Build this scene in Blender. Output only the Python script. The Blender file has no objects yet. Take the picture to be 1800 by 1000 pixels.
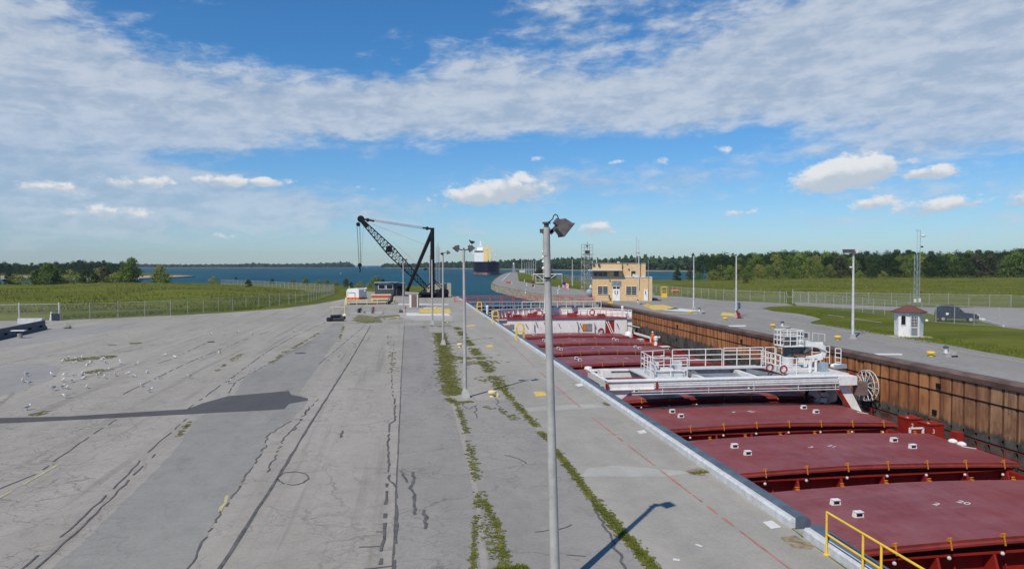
import bpy, math, random
from mathutils import Vector, Matrix, Euler
R = math.radians
random.seed(7)
scene = bpy.context.scene
col = scene.collection
# ---------------------------------------------------------------- camera
CAMZ = 6.8
F = 1250.0                       # focal length in pixels of an 1800 px wide frame
PITCH = math.atan(34/1250.0); YAW = math.atan(180/1250.0)
cd = bpy.data.cameras.new('camera'); cam = bpy.data.objects.new('camera', cd); col.objects.link(cam)
cd.sensor_width = 36; cd.lens = 36*F/1800; cd.clip_start = .1; cd.clip_end = 20000
cam.location = (0, 0, CAMZ); cam.rotation_euler = (R(90)-PITCH, 0, -YAW)
scene.camera = cam
scene.render.resolution_x = 1024; scene.render.resolution_y = 568
CM = cam.rotation_euler.to_matrix()
def ray(px, py): return CM @ Vector(((px-900)/F, -(py-500)/F, -1))
def P(px, py, z=0.0):            # the point of the level plane z seen at that place of the photograph
    d = ray(px, py); t = (z-CAMZ)/d.z
    return Vector((d.x*t, d.y*t, z))
def Q(px, py, Y):                # the point at distance Y along the lock
    d = ray(px, py); t = Y/d.y
    return Vector((d.x*t, Y, CAMZ+d.z*t))
def depth(p): return p.y*math.cos(YAW)+p.x*math.sin(YAW)
# ---------------------------------------------------------------- light and exposure
SUN_EL = R(49.5); SH = Vector((.635, .772, 0)).normalized()      # SH: where shadows fall
sd = bpy.data.lights.new('sun', 'SUN'); sun = bpy.data.objects.new('sun', sd); col.objects.link(sun)
sd.energy = 4.2; sd.angle = R(.53); sd.color = (1, .925, .815)
ldir = Vector((SH.x*math.cos(SUN_EL), SH.y*math.cos(SUN_EL), -math.sin(SUN_EL)))
sun.rotation_euler = ldir.to_track_quat('-Z', 'Y').to_euler()
scene.view_settings.view_transform = 'Standard'; scene.view_settings.look = 'None'
scene.view_settings.exposure = 0.0; scene.view_settings.gamma = 1
scene.render.engine = 'CYCLES'
scene.cycles.transparent_max_bounces = 24
scene.cycles.max_bounces = 5; scene.cycles.volume_bounces = 0
# ---------------------------------------------------------------- node helper
class G:
    def __init__(s, nt): s.nt = nt
    def n(s, t, **kw):
        n = s.nt.nodes.new(t)
        for k, v in kw.items(): setattr(n, k, v)
        return n
    def l(s, a, b): s.nt.links.new(a, b)
    def v(s, x, sock):
        if x is None: return
        if hasattr(x, 'links'): s.l(x, sock)
        else: sock.default_value = x
    def m(s, op, a, b=None, c=None, clamp=False):
        n = s.n('ShaderNodeMath', operation=op, use_clamp=clamp)
        for i, x in enumerate((a, b, c)): s.v(x, n.inputs[i])
        return n.outputs[0]
    def sm(s, x, a, b, c=0., d=1.):
        n = s.n('ShaderNodeMapRange', interpolation_type='SMOOTHSTEP')
        for i, q in enumerate((x, a, b, c, d)): s.v(q, n.inputs[i])
        return n.outputs[0]
    def mix(s, f, a, b):
        n = s.n('ShaderNodeMix', data_type='RGBA')
        s.v(f, n.inputs[0]); s.v(a, n.inputs[6]); s.v(b, n.inputs[7]); return n.outputs[2]
    def noise(s, vec, scale, detail=4, rough=.55, out=0, lac=2.0, dist=0):
        n = s.n('ShaderNodeTexNoise'); s.v(vec, n.inputs['Vector'])
        n.inputs['Scale'].default_value = scale; n.inputs['Detail'].default_value = detail
        n.inputs['Roughness'].default_value = rough; n.inputs['Distortion'].default_value = dist
        return n.outputs[out]
    def comb(s, x, y, z):
        n = s.n('ShaderNodeCombineXYZ')
        for i, q in enumerate((x, y, z)): s.v(q, n.inputs[i])
        return n.outputs[0]
    def sep(s, v):
        n = s.n('ShaderNodeSeparateXYZ'); s.l(v, n.inputs[0]); return n.outputs
    def vmul(s, v, t):
        n = s.n('ShaderNodeVectorMath', operation='MULTIPLY'); s.l(v, n.inputs[0]); n.inputs[1].default_value = t; return n.outputs[0]
    def vadd(s, v, t):
        n = s.n('ShaderNodeVectorMath', operation='ADD'); s.l(v, n.inputs[0]); s.v(t, n.inputs[1]); return n.outputs[0]
# ---------------------------------------------------------------- sky
w = bpy.data.worlds.new('World'); scene.world = w; w.use_nodes = True
nt = w.node_tree; nt.nodes.clear(); g = G(nt)
sky = g.n('ShaderNodeTexSky'); sky.sky_type = 'NISHITA'; sky.sun_disc = False
sky.sun_elevation = SUN_EL; sky.sun_rotation = math.atan2(-SH.x, -SH.y)
sky.altitude = 100; sky.air_density = 1.0; sky.dust_density = .15; sky.ozone_density = 1.6
tc = g.n('ShaderNodeTexCoord'); X, Y, Z = g.sep(tc.outputs['Generated'])
DEG = 180/math.pi
az = g.m('MULTIPLY', g.m('ARCTAN2', X, Y), DEG); el = g.m('MULTIPLY', g.m('ARCSINE', Z), DEG)
def aze(px, py):
    d = ray(px, py).normalized(); return math.atan2(d.x, d.y)*DEG, math.asin(d.z)*DEG
def blob(px, py, rx, ry, amp, rot=0, flat=None):
    a0, e0 = aze(px, py); k = .0445
    u = g.m('SUBTRACT', az, a0); v = g.m('SUBTRACT', el, e0)
    c, s_ = math.cos(R(rot)), math.sin(R(rot))
    u2 = g.m('MULTIPLY', g.m('ADD', g.m('MULTIPLY', u, c), g.m('MULTIPLY', v, s_)), 1/(rx*k))
    v2 = g.m('MULTIPLY', g.m('SUBTRACT', g.m('MULTIPLY', v, c), g.m('MULTIPLY', u, s_)), 1/(ry*k))
    r2 = g.m('ADD', g.m('MULTIPLY', u2, u2), g.m('MULTIPLY', v2, v2))
    return g.m('MULTIPLY', g.m('EXPONENT', g.m('MULTIPLY', r2, -1.)), amp), v2, r2
def total(lst):
    t = None
    for b in lst:
        o = blob(*b)[0]; t = o if t is None else g.m('ADD', t, o)
    return t
cov = total([(-60,120,360,170,1.0),(40,280,240,60,.45),(420,185,330,62,.62),(760,205,260,42,.55),(930,165,330,62,.66,4),(1330,130,330,80,.78,14),
             (1720,120,330,120,.85,8),(1500,40,300,50,.45),(1700,230,260,26,.25),(690,60,110,34,.45),(1000,25,140,45,.42),(830,95,120,35,.25),
             (180,335,330,36,.55),(450,365,260,36,.42),(60,400,260,40,.35),(640,400,200,24,.15),(330,425,300,20,.2),(1180,322,270,18,.34,2),(930,330,130,40,.28),
             (460,60,250,60,-.75),(700,15,200,45,-.4),(330,150,60,25,-.2),(1180,90,110,30,-.3,10),(820,25,70,30,-.2),(1150,262,420,24,-.4,2),(1560,300,320,34,-.45,2),(350,285,330,17,-.45),(900,258,500,26,-.25),
             (2300,150,500,200,.5),(-700,150,500,200,.4)])
# streaky altocumulus: noise stretched along the bands
azs = g.m('MULTIPLY', az, .15); els = g.m('MULTIPLY', el, .34)
wv = g.comb(azs, els, 3.3)
n1 = g.noise(wv, 1.0, 8, .62, dist=.4)
n2 = g.noise(g.comb(g.m('MULTIPLY', az, .13), g.m('ADD', g.m('MULTIPLY', el, .75), g.m('MULTIPLY', az, -.04)), 8.1), 1.0, 8, .6, dist=.5)
n3 = g.noise(g.comb(g.m('MULTIPLY', az, .42), g.m('ADD', g.m('MULTIPLY', el, 1.0), g.m('MULTIPLY', az, -.06)), 1.7), 1.0, 7, .62, dist=.25)
nn = g.m('ADD', g.m('ADD', g.m('MULTIPLY', g.m('SUBTRACT', n1, .5), 1.25), g.m('MULTIPLY', g.m('SUBTRACT', n2, .5), .8)), g.m('MULTIPLY', g.m('SUBTRACT', n3, .5), 1.25))
fade = g.sm(el, 24., 40., 0., -.5)
dens = g.sm(g.m('ADD', g.m('ADD', cov, fade), nn), .02, .78)
dens = g.m('MULTIPLY', dens, g.sm(el, .3, 3.5, .35, 1.0))
# a few cumulus with bright tops and grey undersides
cum = None; shade = None
pn = g.noise(g.comb(g.m('MULTIPLY', az, .75), g.m('MULTIPLY', el, 1.2), 5.), 1.0, 7, .62)
for b in [(1487,304,86,29,1.7,9),(868,338,112,27,1.25,5),(800,345,45,22,.6),(915,318,45,26,.8),(1640,304,45,13,1.15,3),(1540,356,46,13,1.1,10),(1050,402,38,15,1.1),(1650,362,85,17,1.0,5),
          (1165,278,30,13,.62),(1270,262,26,10,.6),(1090,285,40,9,.55),(960,278,45,10,.6),(1300,375,45,12,.75),(640,330,60,9,.6),(470,320,40,11,1.05),(395,318,55,14,1.0),(250,320,80,14,.9),(1800,350,30,14,.9),(190,372,80,15,.8),(370,415,60,10,.6),(110,330,70,13,.8)]:
    o, v2, r2 = blob(*b)
    cum = o if cum is None else g.m('MAXIMUM', cum, o)
    sh = g.m('MULTIPLY', g.m('MULTIPLY', o, v2), 1.0)
    shade = sh if shade is None else g.m('ADD', shade, sh)
cd_ = g.sm(g.m('ADD', cum, g.m('MULTIPLY', g.m('SUBTRACT', pn, .5), 1.9)), .45, .92)
cd_ = g.m('MULTIPLY', cd_, .92)
hs = g.n('ShaderNodeHueSaturation'); hs.inputs['Saturation'].default_value = 1.12; hs.inputs['Value'].default_value = 1.0; g.l(sky.outputs[0], hs.inputs['Color'])
lit = g.sm(g.m('ADD', g.m('MULTIPLY', n2, .55), g.m('MULTIPLY', n3, .85)), .52, .88)
c1 = g.mix(lit, (4.0,4.85,6.0,1), (6.1,6.6,7.35,1))
tint = g.n('ShaderNodeMix', data_type='RGBA', blend_type='MULTIPLY'); tint.inputs[0].default_value = 1.; g.l(hs.outputs[0], tint.inputs[6]); g.l(g.mix(g.sm(el, 0., 16.), (.58,.79,1.08,1), (.44,.86,1.16,1)), tint.inputs[7])
base = g.mix(g.m('MULTIPLY', dens, g.sm(el, 4., 13., .62, .84)), tint.outputs[2], c1)
ct = g.sm(g.m('ADD', shade, g.m('MULTIPLY', g.m('SUBTRACT', pn, .5), 1.8)), -.45, .45)
c2 = g.mix(ct, (5.3,5.9,6.6,1), (8.3,8.35,8.4,1))
fin = g.mix(cd_, base, c2)
bg = g.n('ShaderNodeBackground'); g.l(fin, bg.inputs[0]); bg.inputs[1].default_value = .10
wo = g.n('ShaderNodeOutputWorld'); g.l(bg.outputs[0], wo.inputs[0])
# ---------------------------------------------------------------- materials
def newmat(name):
    m = bpy.data.materials.new(name); m.use_nodes = True; nt = m.node_tree; nt.nodes.clear(); g = G(nt)
    b = g.n('ShaderNodeBsdfPrincipled'); o = g.n('ShaderNodeOutputMaterial'); g.l(b.outputs[0], o.inputs[0])
    return m, g, b, o
def c4(c): return (c[0], c[1], c[2], 1)
def mat(name, c, rough=.6, metal=0., var=.18, scale=1.5, dirt=None, dirtamt=.35, bump=0., spec=.4, stretch=(1,1,1)):
    m, g, b, o = newmat(name)
    p = g.n('ShaderNodeNewGeometry').outputs['Position']
    v = g.vmul(p, stretch)
    n = g.noise(v, scale, 5, .6)
    f = g.sm(n, .3, .7)
    cc = g.mix(f, c4([x*(1-var) for x in c]), c4([min(1, x*(1+var)) for x in c]))
    if dirt:
        d = g.sm(g.noise(v, scale*2.7, 6, .65), .5, .72)
        cc = g.mix(g.m('MULTIPLY', d, dirtamt), cc, c4(dirt))
    g.l(cc, b.inputs['Base Color'])
    b.inputs['Roughness'].default_value = rough; b.inputs['Metallic'].default_value = metal
    b.inputs['Specular IOR Level'].default_value = spec
    if bump:
        bn = g.n('ShaderNodeBump'); bn.inputs['Strength'].default_value = bump; bn.inputs['Distance'].default_value = .03
        g.l(g.noise(v, scale*6, 4), bn.inputs['Height']); g.l(bn.outputs[0], b.inputs['Normal'])
    return m
M = {}
M['white'] = mat('white_paint', (.74,.73,.70), .5, var=.08, dirt=(.40,.32,.25), dirtamt=.35, scale=2, stretch=(1,1,.5))
M['fresh'] = mat('fresh_white_paint', (.88,.88,.86), .5, var=.02)
M['white2'] = mat('weathered_white', (.55,.56,.56), .55, var=.12, dirt=(.3,.26,.22), dirtamt=.5, scale=3)
M['red'] = mat('red_oxide_paint', (.215,.034,.026), .42, var=.2, dirt=(.09,.03,.025), dirtamt=.6, scale=.8)
M['dred'] = mat('deep_red_paint', (.25,.018,.012), .45, var=.15, scale=1.5)
M['black'] = mat('black_steel', (.009,.010,.013), .6, var=.3, scale=2, spec=.15)
M['grey'] = mat('galvanised_steel', (.37,.36,.34), .6, .0, var=.12, scale=3, dirt=(.25,.22,.2), dirtamt=.3)
M['dgrey'] = mat('dark_grey_paint', (.07,.075,.085), .55, var=.2)
M['mgrey'] = mat('mid_grey_paint', (.2,.215,.23), .55, var=.2)
M['yellow'] = mat('yellow_paint', (.78,.50,.04), .45, var=.08, scale=4, dirt=(.4,.25,.06), dirtamt=.3)
M['orange'] = mat('orange_paint', (.50,.18,.02), .5, var=.1)
M['safety'] = mat('orange_cloth', (.85,.13,.015), .8, var=.08)
M['brick'] = mat('tan_brick', (.62,.43,.225), .85, var=.1, scale=2.5, dirt=(.4,.27,.15), dirtamt=.4, bump=.3)
M['glass'] = mat('window_glass', (.012,.016,.022), .08, var=.2, spec=.6)
M['brownroof'] = mat('brown_shingles', (.13,.055,.042), .85, var=.3, scale=9)
M['navy'] = mat('navy_car_paint', (.008,.016,.032), .3, var=.1, spec=.4)
M['tyre'] = mat('tyre_rubber', (.014,.014,.014), .85)
M['rustbox'] = mat('rusty_brown_plate', (.17,.115,.10), .7, var=.2, scale=4)
M['lamp'] = mat('weathered_lamp_housing', (.10,.088,.088), .6, var=.3, scale=9)
M['leafy'] = mat('straw', (.25,.2,.08), .9)
M['stone'] = mat('weathered_concrete', (.30,.29,.25), .9, var=.25, scale=1.2, bump=.3, dirt=(.14,.12,.09))
M['capsteel'] = mat('worn_dark_cap_steel', (.125,.085,.068), .62, var=.35, scale=1.3, dirt=(.15,.06,.03), dirtamt=.7, stretch=(1,.5,1))
M['bluegrey'] = mat('blue_grey_rubber_cap', (.085,.11,.14), .55, var=.25, scale=1.6)
M['flagred'] = mat('flag_red', (.6,.03,.04), .8); M['flagblue'] = mat('flag_blue', (.02,.04,.25), .8)
M['cream'] = mat('cream_paint', (.72,.60,.30), .5, var=.08)
M['tan'] = mat('tan_concrete', (.40,.36,.27), .85, var=.15)
M['hose'] = mat('black_rubber', (.02,.022,.028), .6, var=.3, scale=5)
M['gull'] = mat('white_feathers', (.78,.78,.76), .8, var=.04); M['gullw'] = mat('grey_feathers', (.33,.35,.38), .8); M['beak'] = mat('yellow_bill', (.6,.4,.05), .6)
M['skin'] = mat('skin', (.45,.27,.19), .6)
M['barrier'] = mat('dark_blue_grey_plastic', (.03,.04,.06), .5, var=.3, scale=3)
M['rail_red'] = mat('faded_red_rail', (.50,.10,.09), .55, var=.15)
M['steelblue'] = mat('pale_blue_grey_paint', (.27,.33,.38), .55, var=.15, scale=2)
M['gateblue'] = mat('dark_blue_gate_steel', (.02,.05,.075), .5, var=.4, scale=1.5)
M['hullblue'] = mat('dark_navy_hull', (.011,.012,.026), .4, var=.2); M['boot'] = mat('faded_pink_red_antifouling', (.38,.17,.16), .6, var=.15, scale=.4)
M['beige'] = mat('buff_crane_paint', (.82,.64,.30), .5, var=.1)
M['rope'] = mat('wire_rope', (.03,.03,.033), .6)
M['headlight'] = mat('headlight_glass', (.8,.8,.8), .15)
M['bark'] = mat('bark', (.07,.055,.04), .9)
def leafmat(name, a, b_):
    m, g, b, o = newmat(name)
    oi = g.n('ShaderNodeObjectInfo'); geo = g.n('ShaderNodeNewGeometry')
    n = g.noise(geo.outputs['Position'], .35, 4, .6)
    f = g.m('ADD', g.m('MULTIPLY', n, .8), g.m('MULTIPLY', oi.outputs['Random'], .5))
    g.l(g.mix(g.sm(f, .25, 1.0), c4(a), c4(b_)), b.inputs['Base Color'])
    b.inputs['Roughness'].default_value = .7; b.inputs['Specular IOR Level'].default_value = .15
    tr = g.n('ShaderNodeBsdfTranslucent'); g.l(g.mix(g.sm(f, .25, 1.0), c4(a), c4(b_)), tr.inputs[0])
    mx = g.n('ShaderNodeMixShader'); mx.inputs[0].default_value = .25
    g.l(b.outputs[0], mx.inputs[1]); g.l(tr.outputs[0], mx.inputs[2]); g.l(mx.outputs[0], o.inputs[0])
    return m
M['leafdark'] = leafmat('dark_foliage', (.016,.036,.008), (.050,.085,.018))
M['leafmid'] = leafmat('mid_foliage', (.085,.135,.022), (.19,.25,.05))
M['leafolive'] = leafmat('olive_foliage', (.13,.155,.03), (.28,.30,.07))
M['leafbrown'] = leafmat('brownish_foliage', (.06,.055,.03), (.12,.12,.05))
M['grassblade'] = leafmat('grass_blades', (.085,.115,.014), (.19,.22,.035))
def grassmat(name, a, b_, c_):
    m, g, b, o = newmat(name)
    p = g.n('ShaderNodeNewGeometry').outputs['Position']
    n1 = g.noise(g.vmul(p, (.6,1.6,1)), .05, 7, .7); n2 = g.noise(g.vmul(p, (1,.5,1)), .25, 6, .7); n3 = g.noise(p, 3., 3, .7)
    cc = g.mix(g.sm(n1, .40, .60), c4(a), c4(b_)); cc = g.mix(g.m('MULTIPLY', g.sm(n2, .48, .66), .75), cc, c4(c_))
    cc = g.mix(g.m('MULTIPLY', g.sm(n3, .35, .7), .45), cc, c4([x*.55 for x in a]))
    g.l(cc, b.inputs['Base Color']); b.inputs['Roughness'].default_value = .95; b.inputs['Specular IOR Level'].default_value = .05
    bn = g.n('ShaderNodeBump'); bn.inputs['Strength'].default_value = .8; bn.inputs['Distance'].default_value = .25
    g.l(n2, bn.inputs['Height']); g.l(bn.outputs[0], b.inputs['Normal'])
    return m
M['grass'] = grassmat('field_grass', (.082,.106,.013), (.150,.162,.026), (.145,.122,.034))
M['lawn'] = grassmat('lawn_grass', (.078,.112,.015), (.125,.155,.025), (.155,.15,.05))
def asphalt(name, c, crack=.6, lane=0., fine=1.0, warm=(1,1,1)):
    m, g, b, o = newmat(name)
    p = g.n('ShaderNodeNewGeometry').outputs['Position']
    n0 = g.noise(p, .05, 4, .6); n1 = g.noise(g.vmul(p, (1,.22,1)), .42, 6, .62); n2 = g.noise(p, 9., 4, .7); n3 = g.noise(p, 1.3, 5, .65)
    n4 = g.noise(p, 40., 2, .6)
    t = g.m('ADD', g.m('ADD', g.m('MULTIPLY', g.m('SUBTRACT', n0, .5), .5), g.m('MULTIPLY', g.m('SUBTRACT', n1, .5), .55)), g.m('ADD', g.m('MULTIPLY', g.m('SUBTRACT', n2, .5), .38*fine), g.m('MULTIPLY', g.m('SUBTRACT', n3, .5), .38)))
    t = g.m('ADD', t, g.m('MULTIPLY', g.m('SUBTRACT', n4, .5), .3*fine))
    v = g.m('ADD', 1., t)
    mul = g.n('ShaderNodeVectorMath', operation='SCALE'); mul.inputs[0].default_value = c; g.l(v, mul.inputs[3])
    cc = mul.outputs[0]
    st_ = g.m('MULTIPLY', g.sm(g.noise(g.vmul(p, (1,.6,1)), .55, 6, .7), .56, .74), .45*min(1, crack*2)); cc = g.mix(st_, cc, c4([x*.55 for x in c]))
    nb_ = g.m('MULTIPLY', g.sm(g.noise(g.vmul(p, (1.2,.35,1)), .33, 5, .7), .54, .68), .4); cc = g.mix(nb_, cc, c4([min(1,x*1.25) for x in c]))
    nc = g.noise(p, .8, 4, .6, out=1)
    dv = g.vadd(g.vmul(p, (1,1,0)), g.vmul(nc, (1.5,1.5,0)))
    for sc, th, amt, ms in ((.16,.005,.8,.08),(.5,.013,.8,.12),(1.3,.03,.65,.2),(2.6,.05,.4,.1)):
        vo = g.n('ShaderNodeTexVoronoi', feature='DISTANCE_TO_EDGE'); vo.inputs['Scale'].default_value = sc; g.l(dv, vo.inputs['Vector'])
        k = g.sm(vo.outputs['Distance'], th*.3, th, 1., 0.)
        mk = g.sm(g.noise(p, ms, 3, .6), .44, .60)
        cc = g.mix(g.m('MULTIPLY', g.m('MULTIPLY', k, mk), amt*crack*.6), cc, c4([x*.36 for x in c]))
    if lane:   # worn wheel streaks along the yard
        ns = g.noise(g.vmul(p, (1.,.03,1)), lane, 5, .65)
        cc = g.mix(g.m('MULTIPLY', g.sm(ns, .53, .68), .5), cc, c4([x*.55 for x in c]))
    g.l(cc, b.inputs['Base Color']); b.inputs['Roughness'].default_value = .88; b.inputs['Specular IOR Level'].default_value = .25
    bn = g.n('ShaderNodeBump'); bn.inputs['Strength'].default_value = .35; bn.inputs['Distance'].default_value = .02
    g.l(n2, bn.inputs['Height']); g.l(bn.outputs[0], b.inputs['Normal'])
    return m
M['yard'] = asphalt('old_asphalt', (.315,.292,.252), 1.0, 1.1)
M['strip'] = asphalt('blue_grey_asphalt', (.250,.242,.218), .5)
M['strip2'] = asphalt('worn_asphalt', (.258,.245,.222), .9)
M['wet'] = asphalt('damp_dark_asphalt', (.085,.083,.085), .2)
M['smooth'] = asphalt('bluish_smooth_asphalt', (.262,.254,.236), .2)
M['apron'] = asphalt('quay_concrete', (.31,.293,.255), .12)
M['band'] = asphalt('pale_patch_concrete', (.36,.35,.31), 0)
M['seam'] = mat('tar_seam', (.10,.097,.092), .8, var=.3, scale=3)
M['redline'] = mat('faded_red_line', (.42,.17,.14), .8, var=.2, scale=2, dirt=(.28,.26,.25), dirtamt=1.)
M['linewhite'] = mat('white_road_paint', (.6,.6,.57), .8, var=.1); M['lineyellow'] = mat('yellow_road_paint', (.62,.44,.11), .8, var=.12, scale=2, dirt=(.33,.3,.22), dirtamt=.5)
M['fadeyellow'] = mat('faded_yellow_road_paint', (.42,.38,.20), .85, var=.12, scale=3, dirt=(.3,.3,.27), dirtamt=.9)
M['dirt'] = mat('brown_rubble_dirt', (.25,.2,.13), .95, var=.4, scale=5, bump=.5)
M['moss'] = mat('mossy_growth', (.19,.205,.03), .95, var=.55, scale=7, dirt=(.20,.165,.085), dirtamt=.7, bump=.5)
M['pier'] = mat('tan_pier_concrete', (.42,.35,.25), .9, var=.25, scale=.3, dirt=(.16,.13,.09), dirtamt=.6, stretch=(1,1,4))
M['sand'] = mat('pale_gravel_shore', (.36,.29,.22), .95, var=.2, scale=.05, dirt=(.28,.18,.14), dirtamt=.6)
def mossmat():
    m, g, b, o = newmat('mossy_growth')
    p = g.n('ShaderNodeNewGeometry').outputs['Position']; q = g.vmul(p, (1,1,.0))
    n = g.noise(q, 5., 6, .7); n2 = g.noise(q, 1.3, 4, .6); n3 = g.noise(q, 22., 4, .7)
    cc = g.mix(g.sm(n2, .38, .62), (.105,.118,.024,1), (.195,.19,.04,1)); cc = g.mix(g.m('MULTIPLY', g.sm(n3, .5, .7), .5), cc, (.20,.16,.08,1))
    g.l(cc, b.inputs['Base Color']); b.inputs['Roughness'].default_value = .95; b.inputs['Specular IOR Level'].default_value = .05
    k = g.sm(g.m('ADD', n, g.m('MULTIPLY', g.m('SUBTRACT', n3, .5), .5)), .46, .54)
    t = g.n('ShaderNodeBsdfTransparent'); mx = g.n('ShaderNodeMixShader')
    g.l(k, mx.inputs[0]); g.l(t.outputs[0], mx.inputs[1]); g.l(b.outputs[0], mx.inputs[2]); g.l(mx.outputs[0], o.inputs[0])
    return m
M['moss'] = mossmat()
M['meadowblade'] = leafmat('meadow_grass_blades', (.12,.14,.02), (.26,.26,.05))
# chain link: woven wires as a fine open pattern
def linkmat():
    m, g, b, o = newmat('chain_link')
    p = g.n('ShaderNodeTexCoord').outputs['UV']; x, y, z = g.sep(p)
    def wave(q):
        f = g.m('FRACT', q); return g.m('LESS_THAN', g.m('ABSOLUTE', g.m('SUBTRACT', f, .5)), .034)
    s = 1/.062
    a = wave(g.m('MULTIPLY', g.m('ADD', x, y), s)); c = wave(g.m('MULTIPLY', g.m('SUBTRACT', x, y), s))
    k = g.m('MAXIMUM', a, c)
    b.inputs['Base Color'].default_value = (.42,.43,.43,1); b.inputs['Roughness'].default_value = .5
    t = g.n('ShaderNodeBsdfTransparent'); mx = g.n('ShaderNodeMixShader')
    g.l(k, mx.inputs[0]); g.l(t.outputs[0], mx.inputs[1]); g.l(b.outputs[0], mx.inputs[2]); g.l(mx.outputs[0], o.inputs[0])
    return m
M['link'] = linkmat()
def watermat():
    m, g, b, o = newmat('lake_water')
    p = g.n('ShaderNodeNewGeometry').outputs['Position']
    n0 = g.noise(g.vmul(p, (1,.25,1)), .012, 5, .6)
    g.l(g.mix(g.sm(n0, .35, .65), (.007,.058,.088,1), (.012,.082,.108,1)), b.inputs['Base Color'])
    b.inputs['Roughness'].default_value = .45; b.inputs['Specular IOR Level'].default_value = .06; b.inputs['IOR'].default_value = 1.33
    h = g.m('ADD', g.noise(g.vmul(p, (.6,1,1)), .55, 5, .62), g.m('MULTIPLY', g.noise(g.vmul(p, (.5,1,1)), .09, 3), 1.6))
    bn = g.n('ShaderNodeBump'); bn.inputs['Strength'].default_value = 1.; bn.inputs['Distance'].default_value = .9
    g.l(h, bn.inputs['Height']); g.l(bn.outputs[0], b.inputs['Normal'])
    return m
M['water'] = watermat()
def pilemat():       # rusty sheet piling, wet and dark below a ragged waterline
    m, g, b, o = newmat('rusty_sheet_piling')
    p = g.n('ShaderNodeNewGeometry').outputs['Position']; x, y, z = g.sep(p)
    yy = g.m('ADD', y, 100.)
    n = g.noise(g.vmul(p, (1,1,.18)), 1.6, 5, .65); nb = g.noise(g.vmul(p, (1,.3,.3)), .25, 3, .6)
    wn = g.n('ShaderNodeTexWhiteNoise', noise_dimensions='1D'); g.l(g.m('FLOOR', g.m('DIVIDE', y, 1.0)), wn.inputs['W'])
    t = g.m('ADD', g.m('MULTIPLY', n, .85), g.m('MULTIPLY', wn.outputs[0], .15))
    near = g.sm(g.m('ADD', y, g.m('MULTIPLY', nb, 20.)), 42., 62.)
    far = g.mix(g.sm(t, .3, .68), (.24,.072,.022,1), (.48,.21,.065,1))
    nr = g.mix(g.sm(t, .28, .66), (.17,.085,.042,1), (.35,.225,.125,1))
    cc = g.mix(near, nr, far)
    n5 = g.noise(g.vmul(p, (1,1,.5)), .9, 5, .7)
    cc = g.mix(g.m('MULTIPLY', g.sm(n5, .48, .66), .65), cc, (.13,.045,.018,1)); n8 = g.noise(g.vmul(p, (1,3,.25)), 1.5, 4, .7); cc = g.mix(g.m('MULTIPLY', g.sm(n8, .56, .68), .6), cc, (.06,.035,.025,1))
    wl = g.m('SUBTRACT', g.m('ADD', -3.25, g.m('MULTIPLY', g.sm(y, 40., 90.), .95)), g.m('MULTIPLY', g.m('SUBTRACT', n, .5), 1.1))
    wet = g.sm(g.m('SUBTRACT', z, wl), -.15, .2, 1., 0.)
    ng = g.noise(p, 1.1, 5, .65)
    cc = g.mix(wet, cc, g.mix(g.sm(ng, .35, .65), (.030,.031,.026,1), (.095,.095,.078,1)))
    g.l(cc, b.inputs['Base Color']); b.inputs['Roughness'].default_value = .8
    return m
M['pile'] = pilemat()
M['pilejoint'] = mat('rusty_pile_joint', (.12,.055,.027), .85, var=.35, scale=2)
def hatchmat():
    m, g, b, o = newmat('weathered_red_hatch_sheen')
    p = g.n('ShaderNodeNewGeometry').outputs['Position']
    n = g.noise(g.vmul(p, (.5,1,1)), .35, 6, .62); n2 = g.noise(g.vmul(p, (1,.4,1)), 1.4, 6, .68); n3 = g.noise(p, .12, 3, .6)
    cc = g.mix(g.sm(n, .3, .7), (.180,.040,.041,1), (.245,.088,.092,1))  # greyish-pink sheen painted into the base colour: both reds desaturated, mixed by noise
    cc = g.mix(g.m('MULTIPLY', g.sm(n2, .50, .70), .5), cc, (.175,.028,.024,1))
    cc = g.mix(g.m('MULTIPLY', g.sm(n3, .4, .6), .4), cc, (.22,.034,.028,1))
    n6 = g.noise(g.vmul(p, (.15,2.2,1)), 1.2, 5, .7); cc = g.mix(g.m('MULTIPLY', g.sm(n6, .56, .70), .35), cc, (.30,.15,.14,1)); n7 = g.noise(p, 5., 5, .75); cc = g.mix(g.m('MULTIPLY', g.sm(n7, .60, .70), .5), cc, (.10,.022,.016,1))
    g.l(cc, b.inputs['Base Color']); b.inputs['Specular IOR Level'].default_value = .35
    g.l(g.sm(n2, .3, .7, .42, .65), b.inputs['Roughness'])
    return m
M['hatch'] = hatchmat()
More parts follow.
